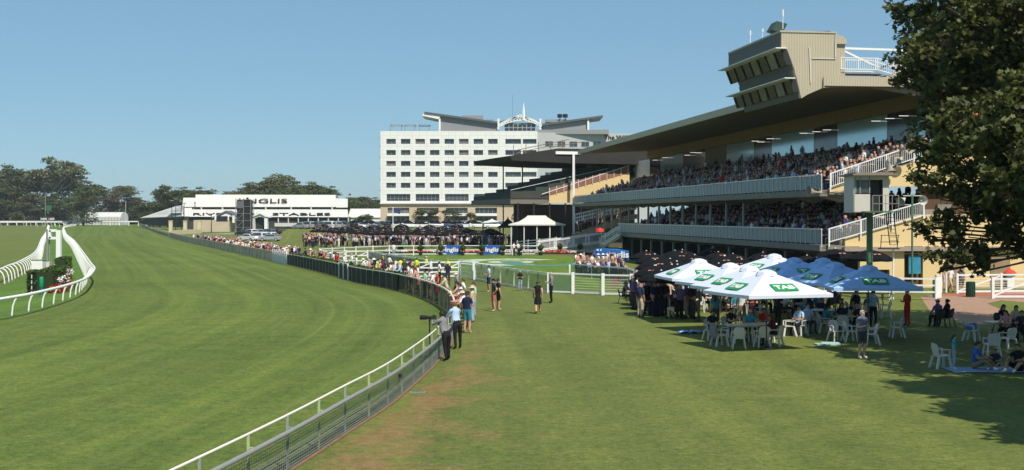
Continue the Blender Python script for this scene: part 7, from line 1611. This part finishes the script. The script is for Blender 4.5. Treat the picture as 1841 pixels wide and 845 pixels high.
plant = [ # photo x of the trunk, pixel height of the top, distance, template, width factor
 (84, 279, 560, 0, 1.25), (40, 291, 575, 4, 1.3), (8, 297, 580, 6, 1.3), (-25, 300, 590, 0, 1.2), (60, 300, 600, 6, 1.3), (105, 297, 590, 4, 1.2), (128, 318, 570, 1, 1.5), (30, 330, 545, 1, 1.6), (-5, 335, 545, 3, 1.6), (62, 345, 540, 3, 1.7), (85, 355, 535, 1, 1.8), (112, 345, 545, 1, 1.6), (18, 358, 530, 1, 1.9), (45, 362, 530, 3, 1.9), (-20, 355, 530, 1, 1.8),
 (150, 330, 640, 1, 1.3), (166, 334, 720, 5, 1.3), (182, 338, 730, 5, 1.3), (196, 350, 735, 3, 1.5), (222, 331, 740, 2, 1.35), (243, 352, 745, 3, 1.6), (258, 356, 750, 1, 1.6), (150, 360, 650, 1, 1.9), (210, 362, 760, 1, 2), (236, 372, 750, 1, 2.2),
 (302, 329, 560, 1, 1.2), (288, 344, 570, 3, 1.5), (318, 345, 575, 4, 1.4), (270, 362, 560, 1, 1.9), (332, 352, 580, 3, 1.6), (275, 378, 550, 1, 2.5),
 (371, 333, 560, 4, 1.3), (398, 341, 570, 6, 1.4), (352, 342, 575, 1, 1.4), (442, 324, 560, 0, 1.3), (464, 326, 565, 4, 1.3), (498, 316, 560, 6, 1.4), (522, 308, 570, 0, 1.4), (540, 322, 565, 4, 1.5), (558, 328, 560, 1, 1.4), (582, 334, 570, 6, 1.3), (416, 343, 560, 3, 1.4), (484, 336, 555, 1, 1.5), (510, 330, 550, 1, 1.6),
 (632, 352, 600, 3, 1.6), (652, 351, 620, 3, 1.7), (672, 352, 630, 4, 1.6), (645, 362, 560, 1, 1.9), (618, 356, 560, 1, 1.7)]
for i, (x, y, Y, k, wf) in enumerate(plant):
    Y += 150 if x < 150 else 0; H = CH-(y-HY)/F*Y; wh = H*wf*.9
    o = dup(T[k], ((x-CX)/F*Y, Y, -.3), i*1.3, '%s on the skyline, tree %s from the left' % (KIND[k], nth(1+sum((q[0], -j) < (x, -i) for j, q in enumerate(plant)))), 'trees on the skyline', (wh, wh, H)); o.name = 'gum_tree' if 'gum' in KIND[k] else 'tree'
# small street trees by the stables and hotel
for i, (x, y, h, k) in enumerate(((490, 411, 6, 3), (545, 411, 6, 3), (577, 412, 6.5, 3), (600, 412, 5.5, 1), (636, 413, 7, 1), (655, 414, 6, 1), (752, 418, 5, 1), (782, 418, 5, 3), (812, 418, 5, 1), (850, 418, 4, 1))):
    p = G(x, y) if x < 700 else Vector(((x-CX)/F*327, 327, 2.2)); o = dup(T[k], p, i, 'small tree in front of the stables and hotel, %s from the left' % nth(i+1), 'small trees behind the car park', (h*1.2, h*1.2, h)); o.name = 'small_tree'
for t in T: purge(t)
def wood(name, label, x0, x1, ytop, Y, n, size=1.5, mat=0):
    g = np.random.default_rng(abs(int(x0))+9); C = []
    for _ in range(n//40):
        x = g.uniform(x0, x1); h = (CH-(ytop-HY)/F*Y)*g.uniform(.35, .85); c = np.array([(x-CX)/F*Y, Y+g.uniform(-10, 10), h*g.uniform(.2, .9)]); v = g.normal(size=(40, 3)); C.append(c+v*np.array([2.2, 2.2, 1.5]))
    r = thing(name, label, 'trees', ((x0+x1)/2*0, Y, 0)); r['kind'] = 'stuff'; leaves_obj('foliage', np.concatenate(C), size, FAR[mat], r, 3, False)
wood('undergrowth', 'dark band of scrub under the trees at the left', -60, 280, 368, 775, 16000, 1.6, 1)
wood('undergrowth', 'band of scrub between the trees behind the stables', 270, 700, 352, 640, 12000, 1.6, 0)

# ---------------------------------------------------------------- the air: thin even haze round everything
hb = MB(); hb.box((0, 1700, 39), (3200, 3700, 82)); hz = hb.build('haze', M('haze_tmp', (1, 1, 1))); hm = bpy.data.materials.new('haze'); hm.use_nodes = True; n = hm.node_tree; n.nodes.clear()
ou = n.nodes.new('ShaderNodeOutputMaterial'); pv = n.nodes.new('ShaderNodeVolumePrincipled'); pv.inputs['Color'].default_value = (.80, .88, .95, 1); pv.inputs['Density'].default_value = .00013; pv.inputs['Anisotropy'].default_value = .2
n.links.new(pv.outputs[0], ou.inputs['Volume']); hz.data.materials.clear(); hz.data.materials.append(hm); tag(hz, kind='stuff')
